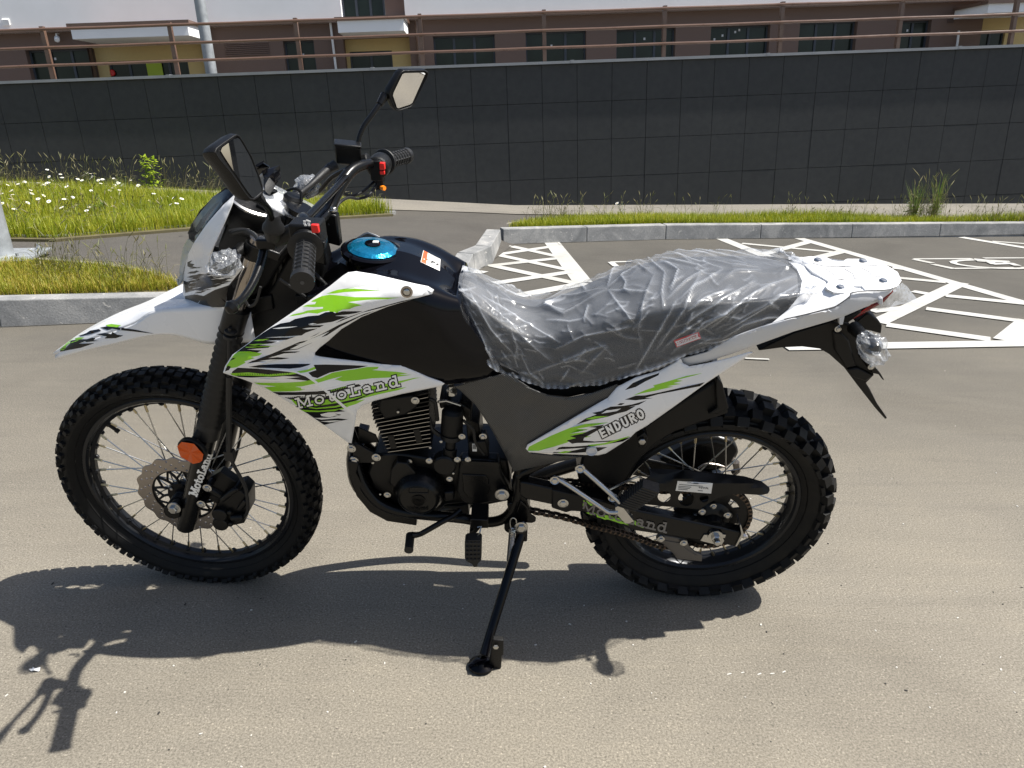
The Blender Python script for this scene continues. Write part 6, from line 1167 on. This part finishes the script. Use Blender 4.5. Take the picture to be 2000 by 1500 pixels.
Q_ = lambda mi, *p: (mi, cQ(*p)); pd = [
 Q_(1, (490, 1370), (500, 1345), (640, 1275), (760, 1225), (860, 1200), (1010, 1190), (900, 1215), (800, 1232), (880, 1235), (760, 1262), (930, 1245), (850, 1265), (770, 1275), (900, 1280), (780, 1300), (740, 1320), (660, 1345), (560, 1372)),
 Q_(2, (650, 1385), (690, 1350), (780, 1330), (740, 1305), (800, 1290), (760, 1278), (840, 1262), (930, 1225), (880, 1220), (980, 1205), (930, 1245), (850, 1290), (845, 1305), (920, 1312), (1030, 1305), (1150, 1285), (1100, 1312), (960, 1335), (860, 1350), (1000, 1348), (940, 1375), (800, 1385)),
 Q_(3, (670, 1345), (800, 1322), (900, 1320), (1040, 1312), (900, 1335), (780, 1345)), Q_(3, (610, 1378), (700, 1362), (860, 1352), (800, 1366), (720, 1380)),
 Q_(1, (870, 1335), (980, 1322), (1130, 1280), (1145, 1280), (1000, 1330), (900, 1342)), Q_(1, (680, 1385), (730, 1372), (770, 1376), (720, 1388)),
 Q_(2, (800, 1205), (860, 1165), (930, 1140), (900, 1130), (1000, 1110), (960, 1135), (1060, 1118), (1090, 1100), (1180, 1085), (1120, 1120), (1060, 1135), (1000, 1155), (900, 1175)), Q_(1, (855, 1170), (920, 1152), (1010, 1150), (900, 1172)),
 Q_(2, (960, 1115), (1020, 1090), (1100, 1085), (1160, 1075), (1250, 1050), (1200, 1078), (1100, 1100), (1020, 1112)), Q_(2, (1060, 1080), (1080, 1068), (1110, 1068), (1090, 1080)),
 Q_(2, (1110, 1045), (1180, 1020), (1240, 1018), (1330, 1000), (1440, 975), (1620, 935), (1590, 960), (1460, 985), (1320, 1012), (1240, 1035), (1290, 1036), (1180, 1050)), 
 Q_(1, (1160, 1020), (1240, 985), (1300, 965), (1290, 955), (1380, 930), (1500, 895), (1605, 876), (1560, 890), (1440, 920), (1480, 925), (1420, 940), (1470, 945), (1380, 960), (1420, 962), (1300, 990), (1220, 1005)),
 Q_(2, (1110, 985), (1160, 940), (1240, 905), (1330, 875), (1325, 890), (1240, 930), (1180, 965)) ]
pd += lettering('ENDURO', SANS, cH((258, 392))[0], cH((548, 250))[0], (15.5, 16.5), .52, 2, gap=.24); pd += lettering('ENDURO', SANS, cH((258, 392))[0], cH((548, 250))[0], (15.5, 16.5), .25, 3, gap=.24)
m = MB(); panel(m, wp, wc, pd, thick=.004, grid=11, bevw=3, blur=5); wpn = part(m, 'rear_side_panel', ['white', 'green', 'dblack', 'dwhite'], ang=40)
q0 = U(*cQ((898, 1370))[0], -.156); m = MB(); m.lathe([(.012, -.003), (.013, .004), (.0115, .005), (.010, .001), (0, .000)], q0, (0, -1, -.1), 28); part(m, 'blanking_plug', 'silver', wpn)
for src, nm, mt, c_ in ((cp, 'side_cover', 'carbon', []), (wp, 'rear_side_panel', 'white', wc)): m = MB(); panel(m, src, c_, [], thick=.004, grid=18, bevw=3); mir(m); part(m, nm, mt, ang=40)
m = MB(); m.bolt(U(1253.5, 860, -.125), .0085, .008, washer=False); lk = part(m, 'helmet_lock', 'chrome'); m = MB(); m.prism([(1244, 855), (1258, 845), (1266, 855), (1262, 872), (1248, 874)], -.124, -.09); part(m, 'lock_body', 'case', lk, bevel=.002)
# ---- airbox / inner guard
m = MB(); m.prism([(1138, 888), (1200, 868), (1265, 828), (1330, 785), (1398, 742), (1408, 745), (1412, 765), (1424, 808), (1370, 826), (1318, 845), (1280, 868), (1248, 900), (1222, 945), (1200, 985), (1165, 990), (1140, 975), (1128, 930)], -.075, .06); part(m, 'airbox', 'plast', bevel=.006)
m = MB(); m.prism(cQ((1690, 920), (1700, 905), (1735, 950), (1775, 1105), (1700, 1140), (1640, 1140), (1700, 1100), (1690, 1000)), -.088, .05); part(m, 'inner_mudguard', 'plast', bevel=.004)
# ---- frame
m = MB(); m.prism([(532, 560), (560, 505), (598, 478), (622, 484), (632, 525), (616, 590), (575, 640), (520, 690), (480, 700), (475, 640)], -.045, .04); part(m, 'coil_bracket', 'case', bevel=.006)
m = MB(); m.tube([U(*p) for p in ((600, 520, -.06), (640, 560, -.07), (668, 590, -.075))], .005, 8); m.box(U(590, 590, -.055), (.012, 0, 0), (0, .006, 0), (0, 0, .018)); part(m, 'ignition_coil', 'plast', bevel=.002)
def tubepart(name, pts, r, mt='satin', n=16, sm=5, both=False, par=None, S=False):
    o = None
    for s in ((1, -1) if both else (1,)):
        m = MB(S); m.tube([f3(U(*p, S=S), s) for p in pts], r, n, smooth=sm); o = part(m, name, mt, par)
    return o
frm = tubepart('frame', [(965, 752, -.085), (985, 800, -.09), (1000, 840, -.09), (1012, 890, -.09), (1014, 940, -.09), (1006, 985, -.09), (985, 1012, -.09), (950, 1020, -.09), (900, 1012, -.09), (800, 1002, -.085), (745, 985, -.08), (712, 950, -.07), (695, 905, -.05), (690, 860, -.02), (665, 800, 0), (640, 720, 0), (615, 640, 0)], .0135)
m = MB(); m.tube([f3(U(*p), -1) for p in [(965, 752, -.085), (1012, 890, -.09), (1006, 985, -.09), (950, 1020, -.09), (800, 1002, -.085), (712, 950, -.07), (690, 860, -.02)]], .0135, 14, smooth=5); part(m, 'frame_tube', 'satin', frm)
for pts, r, b in (([(600, 560, -.02), (680, 620, -.05), (800, 680, -.07), (900, 725, -.08), (965, 752, -.085)], .0135, True), ([(965, 752, -.085), (1100, 745, -.09), (1250, 720, -.09), (1400, 680, -.09), (1560, 630, -.09)], .011, True), ([(1012, 930, -.095), (1060, 905, -.10), (1110, 885, -.10), (1150, 872, -.10), (1250, 800, -.09), (1380, 700, -.09)], .011, True)):
    for s in ((1, -1) if b else (1,)): m = MB(); m.tube([f3(U(*p), s) for p in pts], r, 14, smooth=5); part(m, 'frame_tube', 'satin', frm)
m = MB(); m.prism([(688, 868), (700, 868), (742, 892), (742, 900), (722, 905), (700, 904), (690, 898)], -.07, -.062); m.prism([(700, 835), (734, 850), (740, 864), (700, 868)], -.05, -.045); part(m, 'engine_mount', 'case', frm, bevel=.0015)
m = MB(); m.prism([(1018, 905), (1000, 950), (1010, 1000), (1024, 1010), (1036, 995), (1020, 960), (1035, 930)], -.10, -.06); m.prism(cG((60, 420), (110, 470), (130, 520), (168, 545), (165, 570), (140, 580), (60, 575), (30, 500)), -.105, -.097); m.prism([(990, 985), (1030, 975), (1035, 1020), (1000, 1030)], -.10, -.05); part(m, 'frame_gusset', 'satin', frm, bevel=.003)
skd = cE((80, 750, -.075), (90, 880, -.078), (150, 1040, -.08), (260, 1170, -.08), (400, 1245, -.08), (640, 1281, -.08), (640, 1208, -.08), (560, 1195, -.08), (430, 1150, -.08), (290, 1070, -.08), (190, 930, -.078), (150, 850, -.075), (170, 770, -.075))
m = MB(); m.prism([p[:2] for p in skd], -.080, .080); part(m, 'skid_plate', 'satin', bevel=.003)
# ---- engine
m = MB(); m.prism(cE((300, 700), (460, 690), (560, 700), (740, 730), (1000, 735), (1060, 720), (1380, 745), (1400, 850), (1410, 1000), (1390, 1080), (1130, 1130), (1020, 1100), (880, 1110), (800, 1190), (620, 1190), (480, 1120), (400, 1040), (290, 980), (240, 850)), -.06, .09); eng = part(m, 'engine', 'case', bevel=.006)
m = MB(); nf = 14; tA0, tB0 = cE((235, 300))[0], cE((735, 200))[0]; bA, bB = cE((400, 680))[0], cE((762, 632))[0]
m.prism(cE((290, 240), (600, 180), (700, 220), (720, 420), (740, 630), (420, 690), (340, 500)), -.050, .060); cyl = part(m, 'cylinder', 'case', eng, bevel=.004)
m = MB()
for k in range(nf):
    t = k/(nf-1); a = np.array(tA0)*(1-t)+np.array(bA)*t; b = np.array(tB0)*(1-t)+np.array(bB)*t; sh = 1.1
    if k < 4: a = a+np.array([8-2*k, 0])
    m.prism([tuple(a+[0, -sh]), tuple(b+[0, -sh]), tuple(b+[0, sh]), tuple(a+[0, sh])], -.078, .075, 0)
    if k >= 1 and k not in (2, 3): m.prism([tuple(a+[2, -.45]), tuple(b+[-1, -.45]), tuple(b+[-1, .25]), tuple(a+[2, .25])], -.0788, -.0775, 1)
for u, v0, v1 in ((430, 545, 650), (640, 500, 600)):
    m.prism(cE((u-28, v0), (u+22, v0-5), (u+50, v1), (u, v1+5)), -.0795, -.07, 0)
part(m, 'cooling_fins', ['case', 'finedge'], eng, smooth=False)
m = MB(); m.prism(cE((330, 250), (600, 215), (650, 260), (640, 330), (560, 380), (380, 420), (320, 330)), -.082, -.02); part(m, 'cylinder_head_cover', 'case', eng, bevel=.006)
def disc(name, px, y, prof, mt='case', par=None, n=48, ax=(0, -1, 0)):
    m = MB(); m.lathe(prof, U(*px, y), ax, n); return part(m, name, mt, par or eng)
mg = disc('magneto_cover', cE((655, 1045))[0], -.10, [(.066, -.045), (.066, -.02), (.061, -.012), (.056, 0), (.048, .012), (.046, .013), (.0445, .010), (0, .010)], 'satin')
m = MB(); c = U(*cE((655, 1075))[0], -.111); m.lathe([(.0175, 0), (.0175, .0015), (.0155, .0015), (.0155, 0)], c, (0, -1, 0), 32); m.tube([c+np.array([-.009, -.001, -.004]), c+np.array([-.002, -.0015, .004]), c+np.array([.004, -.0015, -.003]), c+np.array([.010, -.001, .003])], .001, 5)
q = [U(a, b, -.111) for a, b in cE((578, 968), (735, 968), (735, 1012), (578, 1012))]
for i in range(4): m.tube([q[i], q[(i+1) % 4]], .0008, 4)
part(m, 'cover_emblem', 'case', mg)
def word_mesh(word, font, p0, p1, h, y, wid, mt, par, name):
    m = MB()
    for k, (mi, poly) in enumerate(lettering(word, font, p0, p1, h, wid, 0)): m.prism([p[:2] for p in poly], y-.00002*k, y+.0008)
    return m.build(name, mt, par, smooth=False)
word_mesh('MotoLand', SLAB, cE((565, 1148))[0], cE((735, 1150))[0], (5, 5), -.1115, .2, 'plast', mg, 'cover_lettering')
m = MB(); m.prism(cE((430, 830), (480, 760), (560, 770), (640, 860), (560, 930), (470, 980), (415, 930)), -.085, -.06); part(m, 'crankcase_rib', 'case', eng, bevel=.004); m = MB(); m.prism(cE((860, 1010), (940, 1005), (950, 1070), (870, 1085)), -.09, -.06); part(m, 'crankcase_rib', 'case', eng, bevel=.004)
disc('starter_gear_cover', cE((868, 790))[0], -.088, [(.029, -.025), (.029, 0), (.025, .004), (0, .004)])
m = MB(); m.prism(cE((990, 745), (1060, 740), (1310, 750), (1330, 850), (1400, 990), (1380, 1080), (1260, 1090), (1120, 1120), (1010, 1080), (960, 1000), (980, 850)), -.085, -.05); spc = part(m, 'sprocket_cover', 'case', eng, bevel=.006)
m = MB(); m.prism(cE((1010, 860), (1200, 870), (1225, 900), (1240, 1000), (1200, 1040), (1060, 1050), (1020, 1000)), -.088, -.083); m.prism(cE((1000, 752), (1310, 765), (1320, 800), (1010, 790)), -.090, -.083); part(m, 'cover_panel', 'satin', spc, bevel=.002)
# starter motor
s0, s1, s2 = U(*cE((935, 330))[0], -.06), U(*cE((925, 520))[0], -.065), U(*cE((915, 640))[0], -.068)
m = MB(); m.tube([s0, s0*.9+s1*.1, s1*.9+s0*.1, s1], [.021, .026, .027, .025], 28); m.tube([s1, s1+(s2-s1)*.3], [.0285, .0265], 30, 1); m.tube([s1+(s2-s1)*.1, s2], .0125, 18); m.tube([s2, s2+(s2-s1)*.5], .017, 18); sm_ = part(m, 'starter_motor', ['plast', 'rim'], eng)
word_mesh('ECU', {**SANS, 'C': (.9, [[(.75, .85), (.5, .98), (.2, .8), (.15, .5), (.2, .2), (.5, .02), (.75, .15)]])}, cE((880, 588))[0], cE((925, 580))[0], (3, 3), -.095, .25, 'steel', sm_, 'motor_marking') if False else None
# carburettor
m = MB(); m.prism(cE((820, 265), (880, 250), (900, 290), (1000, 280), (1090, 330), (1080, 420), (1150, 450), (1170, 620), (1060, 640), (1040, 420), (960, 300), (830, 330)), -.05, .04); cbt = part(m, 'carburettor', 'case', eng, bevel=.004)
m = MB(); m.tube([U(*cE((905, 170))[0], -.075), U(*cE((950, 175))[0], -.085)], .009, 12); m.tube([U(*cE((925, 140))[0], -.08), U(*cE((930, 205))[0], -.08)], [.007, .011], 12); m.tube([U(*cE((815, 270))[0], -.07), U(*cE((880, 262))[0], -.06), U(*cE((1000, 300))[0], -.06)], .0035, 8); part(m, 'fuel_tap', 'chrome', cbt)
m = MB(); m.tube([U(*cE(p)[0], -.065) for p in ((740, 400), (760, 480), (800, 520), (830, 540))], .006, 8, smooth=4); m.tube([U(*cE(p)[0], -.06) for p in ((700, 240), (780, 260), (800, 330), (810, 420))], .005, 8, smooth=4); m.tube([U(*cE(p)[0], -.07) for p in ((1020, 420), (1100, 500), (1120, 600), (1190, 700))], .004, 8, smooth=4); part(m, 'rubber_hose', 'grip', eng)
m = MB(); m.box(U(*cE((1112, 642))[0], -.072), (.0055, 0, 0), (0, .0005, 0), (0, 0, .0115), 0)
for k in range(9): m.box(U(*cE((1112, 642))[0], -.073)+np.array([-.004+.001*k, 0, .002]), (.0003 if k % 2 else .0002, 0, 0), (0, .0003, 0), (0, 0, .007), 1)
part(m, 'sticker', ['label', 'ink'], eng, smooth=False)
m = MB(); m.prism(cE((1060, 600), (1200, 590), (1230, 700), (1200, 740), (1060, 730)), -.071, -.02); part(m, 'relay_box', 'plast', eng, bevel=.003)
for q, r, y in (((110, 650), .0075, -.072), ((132, 748), .0075, -.072), ((313, 722), .0075, -.072), ((285, 762), .004, -.065), ((580, 757), .005, -.066), ((743, 750), .0055, -.092), ((973, 740), .0055, -.092), ((1058, 740), .005, -.092), ((910, 898), .0055, -.090), ((403, 1027), .006, -.085), ((345, 1020), .003, -.083), ((1180, 553), .0065, -.06), ((1010, 552), .0055, -.092), ((630, 258), .0065, -.083), ((490, 350), .0035, -.085), ((752, 640), .0035, -.08), ((840, 590), .004, -.075), ((940, 850), .003, -.095)):
    m = MB(); m.bolt(U(*cE(q)[0], y), r, r*.8, washer=r > .0045); part(m, 'bolt', 'chrome', eng)
m = MB(); m.bolt(U(*cE((1335, 1025))[0], -.108), .012, .009); m.tube([U(*cE((1335, 1025))[0], -.107), U(*cE((1335, 1025))[0], -.107)+np.array([0, .04, 0])], .014, 12, 1); part(m, 'pivot_bolt', ['chrome', 'case'])
# exhaust
m = MB(); m.tube(BP([(700, 860, .05), (690, 905, .06), (710, 960, .08), (800, 1000, .11), (900, 985, .13), (1050, 930, .14), (1180, 890, .15)]), .019, 16, smooth=5); exh = part(m, 'exhaust_pipe', 'satin')
m = MB(); m.prism(cG((1000, 165), (1060, 130), (1200, 50), (1300, 5), (1440, -10), (1550, 15), (1592, 90), (1560, 150), (1500, 200), (1400, 225), (1100, 215)), .10, .17); part(m, 'silencer', 'satin', exh, bevel=.02)
m = MB(); m.tube([U(*cG(p)[0], .10) for p in ((1560, 150), (1570, 210), (1540, 230))], .010, 10); part(m, 'tailpipe', 'steel', exh)
m = MB(); m.tube([U(*cG(p)[0], .06) for p in ((1300, 195), (1350, 165), (1430, 170), (1490, 190))], .003, 8, smooth=4); part(m, 'brake_line', 'steel')
# ---- swingarm, chain, sprocket
sa = cG((60, 290), (140, 305), (470, 380), (860, 488), (1590, 640), (1608, 652), (1562, 742), (1240, 690), (860, 632), (480, 495), (420, 480), (90, 412), (50, 380))
m = MB(); m.prism(sa, -.125, -.095); swa = part(m, 'swingarm', 'satin', bevel=.004); sab = bvh(m)
m = MB(); m.prism(sa, -.125, -.095); mir(m); part(m, 'swingarm_tube', 'satin', swa, bevel=.004)
m = MB(); m.prism(cG((280, 345), (500, 395), (490, 500), (415, 495), (380, 505), (275, 470)), -.130, -.092); part(m, 'chain_slider', 'plast', swa, bevel=.003)
m = MB(); m.bolt(U(*cG((356, 438))[0], -.131), .009, .006); part(m, 'bolt', 'chrome', swa)
dec_ = [(0, cG((462, 412), (510, 420), (500, 455), (470, 470), (455, 475))), (0, cG((515, 418), (600, 440), (550, 455), (530, 440))), (0, cG((470, 485), (560, 500), (640, 530), (620, 540), (540, 525), (480, 500))), (0, cG((640, 520), (720, 545), (800, 580), (760, 580), (700, 560), (650, 540))), (0, cG((820, 545), (860, 560), (920, 612), (860, 590)))]+streaks(cG((480, 480), (700, 530), (860, 560), (910, 610), (800, 600), (640, 560), (500, 515)), 14, 18, 22, 3, 0, 9)
dec_ += lettering('MotoLand', SLAB, cG((478, 492))[0], cG((1078, 640))[0], (18, 18), .19, 1, gap=.1)
onto(sab, dec_, 'swingarm_lettering', ['green', 'greyink'], swa)
m = MB(); m.prism(cG((1315, 700), (1340, 660), (1370, 660), (1380, 635), (1440, 632), (1460, 655), (1492, 660), (1485, 680), (1470, 682), (1480, 700), (1462, 730), (1400, 722)), -.1285, -.1255); part(m, 'chain_adjuster', 'chrome', swa, smooth=False)
m = MB(); c = U(*cG((1418, 668))[0], -.130); m.lathe([(.019, 0), (.019, .003), (.016, .0035)], c, (0, -1, 0), 28); m.lathe([(.012, .003), (.012, .012), (.010, .014)], c, (0, -1, 0), 6); m.lathe([(.008, .012), (.008, .026), (.006, .028)], c, (0, -1, 0), 16); part(m, 'axle_nut', 'chrome', swa)
m = MB(); m.prism(cG((1590, 590), (1596, 590), (1615, 650), (1610, 668), (1568, 740), (1558, 738), (1600, 655)), -.13, -.09); m.tube([U(*cG((1600, 665))[0], -.11), U(*cG((1640, 672))[0], -.11)], .005, 8); m.lathe([(.007, 0), (.007, .006)], U(*cG((1610, 666))[0], -.11), (1, 0, 0), 6); part(m, 'chain_adjuster', 'chrome', swa)
SPY = -.072; m = MB(); n = 46; pts = []
for k in range(n*4): a = 2*math.pi*k/(n*4); r = .0975+(.004 if k % 4 in (0, 1) else -.002); pts.append((r*math.cos(a), r*math.sin(a)))
plate(m, pts, [circ(0, 0, .028, 30)]+[[(.062*math.cos(t+s_*b)+0, .062*math.sin(t+s_*b)) if c_ else (.078*math.cos(t+s_*b), .078*math.sin(t+s_*b)) for c_, s_, b in ((1, -1, .2), (1, 1, .2), (0, 1, .28), (0, 0, 0), (0, -1, .28))] for t in (R_(-30), R_(42), R_(114), R_(186), R_(258))], RC+np.array([0, SPY, 0]), -.003, .003); spr = part(m, 'sprocket', 'plast', rw)
m = MB(); m.lathe([(.05, .0), (.052, -.012), (.045, -.02), (.026, -.028), (.024, -.05), (.0, -.05)], RC+np.array([0, SPY+.01, 0]), (0, 1, 0), 40); part(m, 'sprocket_carrier', 'case', rw)
for t in (R_(20), R_(92), R_(164), R_(236), R_(308)): m = MB(); m.bolt(RC+np.array([.046*math.cos(t), SPY-.010, .046*math.sin(t)]), .006, .006); part(m, 'bolt', 'chrome', rw)
ch = [U(*p, SPY) for p in ((1020, 985), (1036, 996), (1070, 1003), (1110, 1012), (1157, 1026), (1205, 1038), (1250, 1052), (1295, 1066))]
arc = [RC+np.array([.101*math.cos(t), SPY, .101*math.sin(t)]) for t in np.linspace(R_(-112), R_(98), 26)]
upr = [U(*p, SPY) for p in ((1300, 958), (1200, 948), (1157, 944), (1110, 941), (1056, 937), (1020, 938))]
path = np.array(crom(ch+arc+upr, [0]*(len(ch)+len(arc)+len(upr)), 12)[0]); seg = np.linalg.norm(np.diff(path, axis=0), axis=1); cum = np.concatenate([[0], np.cumsum(seg)]); m = MB(); s = 0; k = 0; pitch = .0132
while s < cum[-1]-pitch:
    a = np.array([np.interp(s, cum, path[:, i]) for i in range(3)]); b = np.array([np.interp(s+pitch, cum, path[:, i]) for i in range(3)]); t = (b-a)/np.linalg.norm(b-a); nn = np.cross(t, [0, 1, 0]); yy = .0078 if k % 2 else .0056
    for sg in (-1, 1): m.box((a+b)/2+np.array([0, yy*sg, 0]), t*(pitch*.62), (0, .0009, 0), nn*.0052, 0); m.box((a+b)/2+np.array([0, yy*sg, 0]), t*(pitch*.30), (0, .00095, 0), nn*.0044, 1)
    m.tube([a+np.array([0, -.0095, 0]), a+np.array([0, .0095, 0])], .0032, 8, 0); s += pitch; k += 1
part(m, 'drive_chain', ['chain', 'plast'], smooth=False, recalc=False)
# chain guard
cg = cG((918, 140, -.085), (960, 196, -.080), (1200, 205, -.080), (1500, 235, -.080), (1620, 250, -.080), (1740, 285, -.082), (1795, 328, -.086), (1798, 350, -.090), (1785, 372, -.098), (1740, 382, -.104), (1600, 374, -.106), (1520, 378, -.106), (1440, 400, -.106), (1370, 440, -.106), (1310, 482, -.106), (1080, 462, -.106), (860, 440, -.106), (840, 400, -.106), (900, 330, -.106), (935, 270, -.104), (965, 245, -.100), (955, 200, -.09), (930, 165, -.086))
gc = cG((960, 255, -.107), (1200, 262, -.107), (1480, 285, -.107), (1620, 300, -.107), (1720, 330, -.105), (1780, 358, -.100), (1300, 300, -.108), (1000, 300, -.108))
hp = lambda x, y, r: [(1000+(x+r*math.cos(t))/3.571, 860+(y+r*.92*math.sin(t))/3.571) for t in np.linspace(0, 2*math.pi, 19)[:-1]]
m = MB(); panel(m, cg, gc, [], thick=.003, grid=9, bevw=0, blur=1.5, holes=[hp(1062, 394, 46), hp(1215, 408, 56), hp(1340, 404, 32), hp(812, 372, 1)]); cgd = part(m, 'chain_guard', 'plast', ang=30)
lm = MB(); lm.v = list(m.v); lm.f = list(m.f); lbv = bvh(lm)
onto(lbv, [(0, cG((1155, 282), (1400, 300), (1388, 370), (1140, 350)))]+[(1, cG((x0, y0), (x1, y0+(x1-x0)*.075), (x1, y0+(x1-x0)*.075+4), (x0, y0+4))) for x0, x1, y0 in ((1220, 1250, 293), (1265, 1300, 297), (1165, 1330, 304), (1160, 1250, 316), (1160, 1240, 326), (1158, 1225, 336), (1295, 1330, 346))]+[(1, cG((1305+a, 322+b), (1305+a+3, 320+b), (1305+a+8, 332+b), (1305+a+4, 334+b))) for a, b in ((0, 0), (12, 3), (24, 2), (36, 4), (48, 3), (56, 6))]+[(1, cG((1300, 325), (1365, 330), (1365, 332), (1300, 327)))], 'warning_label', ['label', 'ink'], cgd, off=.0008, grid=6)
m = MB(); m.prism(cG((1005, 690), (1015, 668), (1040, 660), (1200, 690), (1222, 705), (1240, 750), (1280, 785), (1328, 800), (1326, 848), (1150, 830), (1130, 800), (1060, 730), (1015, 712)), -.105, -.095); clw = part(m, 'chain_roller_guard', 'rollg', bevel=.003)
m = MB(); m.prism(cG((1060, 700), (1180, 718), (1215, 760), (1290, 805), (1290, 825), (1160, 810), (1100, 745)), -.107, -.104); part(m, 'guard_recess', 'rollg', clw, bevel=.001)
for q in ((1038, 688), (1197, 715)): m = MB(); m.bolt(U(*cG(q)[0], -.112), .0065, .006); part(m, 'bolt', 'chrome', clw)
for q in ((1325, 500), (1502, 522)): m = MB(); m.bolt(U(*cG(q)[0], -.10), .0065, .006); part(m, 'bolt', 'chrome')
# passenger footrest
m = MB(); m.tube(BP(cG((470, 195, -.128), (500, 205, -.130), (740, 420, -.165), (765, 450, -.168))), .0065, 12, smooth=3); m.tube(BP(cG((300, 275, -.128), (345, 282, -.130), (640, 478, -.165), (680, 500, -.168), (740, 500, -.170))), .0065, 12, smooth=4); m.tube(BP(cG((680, 345, -.155), (850, 262, -.13), (890, 258, -.12), (915, 272, -.11))), .003, 8, smooth=4); m.prism(cG((720, 470), (760, 450), (850, 565), (815, 580), (790, 580), (725, 510)), -.172, -.155)
ft = part(m, 'passenger_footrest', 'chrome', ang=40)
for q in ((475, 197), (298, 278), (703, 400)): m = MB(); m.bolt(U(*cG(q)[0], -.134), .008, .006); m.tube([U(*cG(q)[0], -.134), U(*cG(q)[0], -.09)], .011, 12); part(m, 'bolt', 'chrome', ft)
m = MB(); a, b = U(*cG((795, 450))[0], -.160), U(*cG((965, 318))[0], -.205); ax = (b-a); L = np.linalg.norm(ax); ax /= L; h2 = np.array([0, -.35, 0])+np.array([.0, 0, .9]); h2 -= ax*(h2@ax); h2 /= np.linalg.norm(h2); w2 = np.cross(ax, h2); m.box((a+b)/2, ax*L/2, w2*.012, h2*.0215, 0)
for k in range(10): m.box(a+ax*L*(k+.6)/10.4, ax*.0022, w2*.0145, h2*.024, 0)
part(m, 'footrest_rubber', 'grip', ft, bevel=.002); m = MB(); m.box(b+ax*.002, ax*.002, w2*.013, h2*.022); part(m, 'footrest_end_cap', 'rim', ft, bevel=.0015)
# rider footrest, gear lever, side stand
m = MB(); m.prism(cE((1080, 1225), (1220, 1235), (1222, 1300), (1160, 1300), (1120, 1350), (1075, 1385), (1068, 1340), (1110, 1310), (1075, 1290)), -.16, -.10); rf = part(m, 'footrest', 'case', bevel=.002)
m = MB(); a, b = U(*cK((765, 215))[0], -.17), U(*cK((745, 410))[0], -.255); 
m.prism(cK((692, 262), (705, 252), (790, 250), (802, 262), (800, 380), (775, 410), (775, 425), (750, 428), (740, 408), (705, 390), (692, 370)), -.225, -.200, scale=1.)
for i in range(4):
    for j in range(5): m.box(U(*cK((708+i*25, 270+j*27))[0], -.227), (.0030, 0, 0), (0, .002, 0), (0, 0, .0034))
part(m, 'footrest_rubber', 'grip', rf, bevel=.0015); m = MB(); m.tube(BP(cK((775, 165, -.20), (800, 160, -.20), (790, 200, -.21), (770, 235, -.21))), .0018, 6); part(m, 'footrest_spring', 'chrome', rf)
m = MB(); m.tube(BP(cE((1000, 1150, -.10), (930, 1205, -.115), (860, 1240, -.125), (720, 1320, -.135), (660, 1350, -.135), (600, 1355, -.14))), [.008, .0075, .007, .007, .007, .009], 12, smooth=3); gl_ = part(m, 'gear_lever', 'satin')
m = MB(); a, b = U(*cE((590, 1350))[0], -.13), U(*cE((578, 1465))[0], -.18); n = 22; m.tube([a+(b-a)*i/n for i in range(n+1)], [(.0095+(.0018 if i % 2 else 0)) for i in range(n+1)], 18); m.tube([b, b+(b-a)*.12], .0115, 18); part(m, 'lever_rubber', 'grip', gl_, ang=80)
F0 = BM@(gnd(940, 1296, .012)-BO); P0 = U(*cK((1062, 200))[0], -.125)
m = MB(); d = (F0-P0)/np.linalg.norm(F0-P0); m.tube([P0, P0+d*.03, F0-d*.02], [.012, .0125, .0115], 18); m.box(P0+d*.0, (.015, 0, 0), (0, .011, 0), (0, 0, .022)); std = part(m, 'side_stand', 'paint', bevel=.003)
m = MB(); up = BM@np.array([0, 0, 1.]); m.lathe([(.018, -.011), (.029, -.010), (.032, -.006), (.032, -.001), (.027, .003), (.014, .012)], F0, up, 28); part(m, 'stand_foot', 'paint', std)
m = MB(); m.prism(cK((875, 900), (945, 905), (945, 1000), (935, 1005), (930, 1080), (905, 1135), (838, 1125), (860, 1000), (868, 950)), F0[1]-.006, F0[1]+.008); part(m, 'stand_pad', 'plast', std, bevel=.002)
m = MB(); m.bolt(U(*cK((895, 940))[0], F0[1]-.008), .007, .005, washer=False); part(m, 'bolt', 'chrome', std)
m = MB(); m.bolt(U(*cK((1060, 165))[0], -.14), .0115, .008); m.lathe([(.02, 0), (.02, -.03)], U(*cK((1000, 170))[0], -.12), (0, -1, 0), 18, 1); part(m, 'pivot_bolt', ['chrome', 'case'], std)
a, b = U(*cK((1003, 178))[0], -.145), U(*cK((985, 385))[0], -.15); m = MB(); n = 22*12; ax = b-a; L = np.linalg.norm(ax); ax /= L; e1 = np.cross(ax, [0, 1, 0]); e1 /= np.linalg.norm(e1); e2 = np.cross(ax, e1)
m.tube([a+ax*L*i/n+(e1*math.cos(i*math.pi/6)+e2*math.sin(i*math.pi/6))*.0072 for i in range(n+1)], .0016, 5); m.tube(BP(cK((995, 180, -.145), (988, 150, -.145), (990, 120, -.145), (1005, 105, -.145), (1025, 115, -.145), (1028, 140, -.145))), .0016, 6, smooth=3); m.tube(BP(cK((985, 385, -.15), (965, 420, -.15), (968, 450, -.15), (985, 455, -.15), (1000, 430, -.15), (998, 390, -.15))), .0016, 6, smooth=3); part(m, 'stand_spring', 'chrome', std)
# kick starter stub and loose bracket on the far side so the underside is not empty
m = MB(); m.prism(cE((860, 1115), (1000, 1118), (1060, 1100), (1070, 1200), (1010, 1220), (1000, 1150), (862, 1135)), -.05, .03); part(m, 'lower_engine_mount', 'case', eng, bevel=.002)
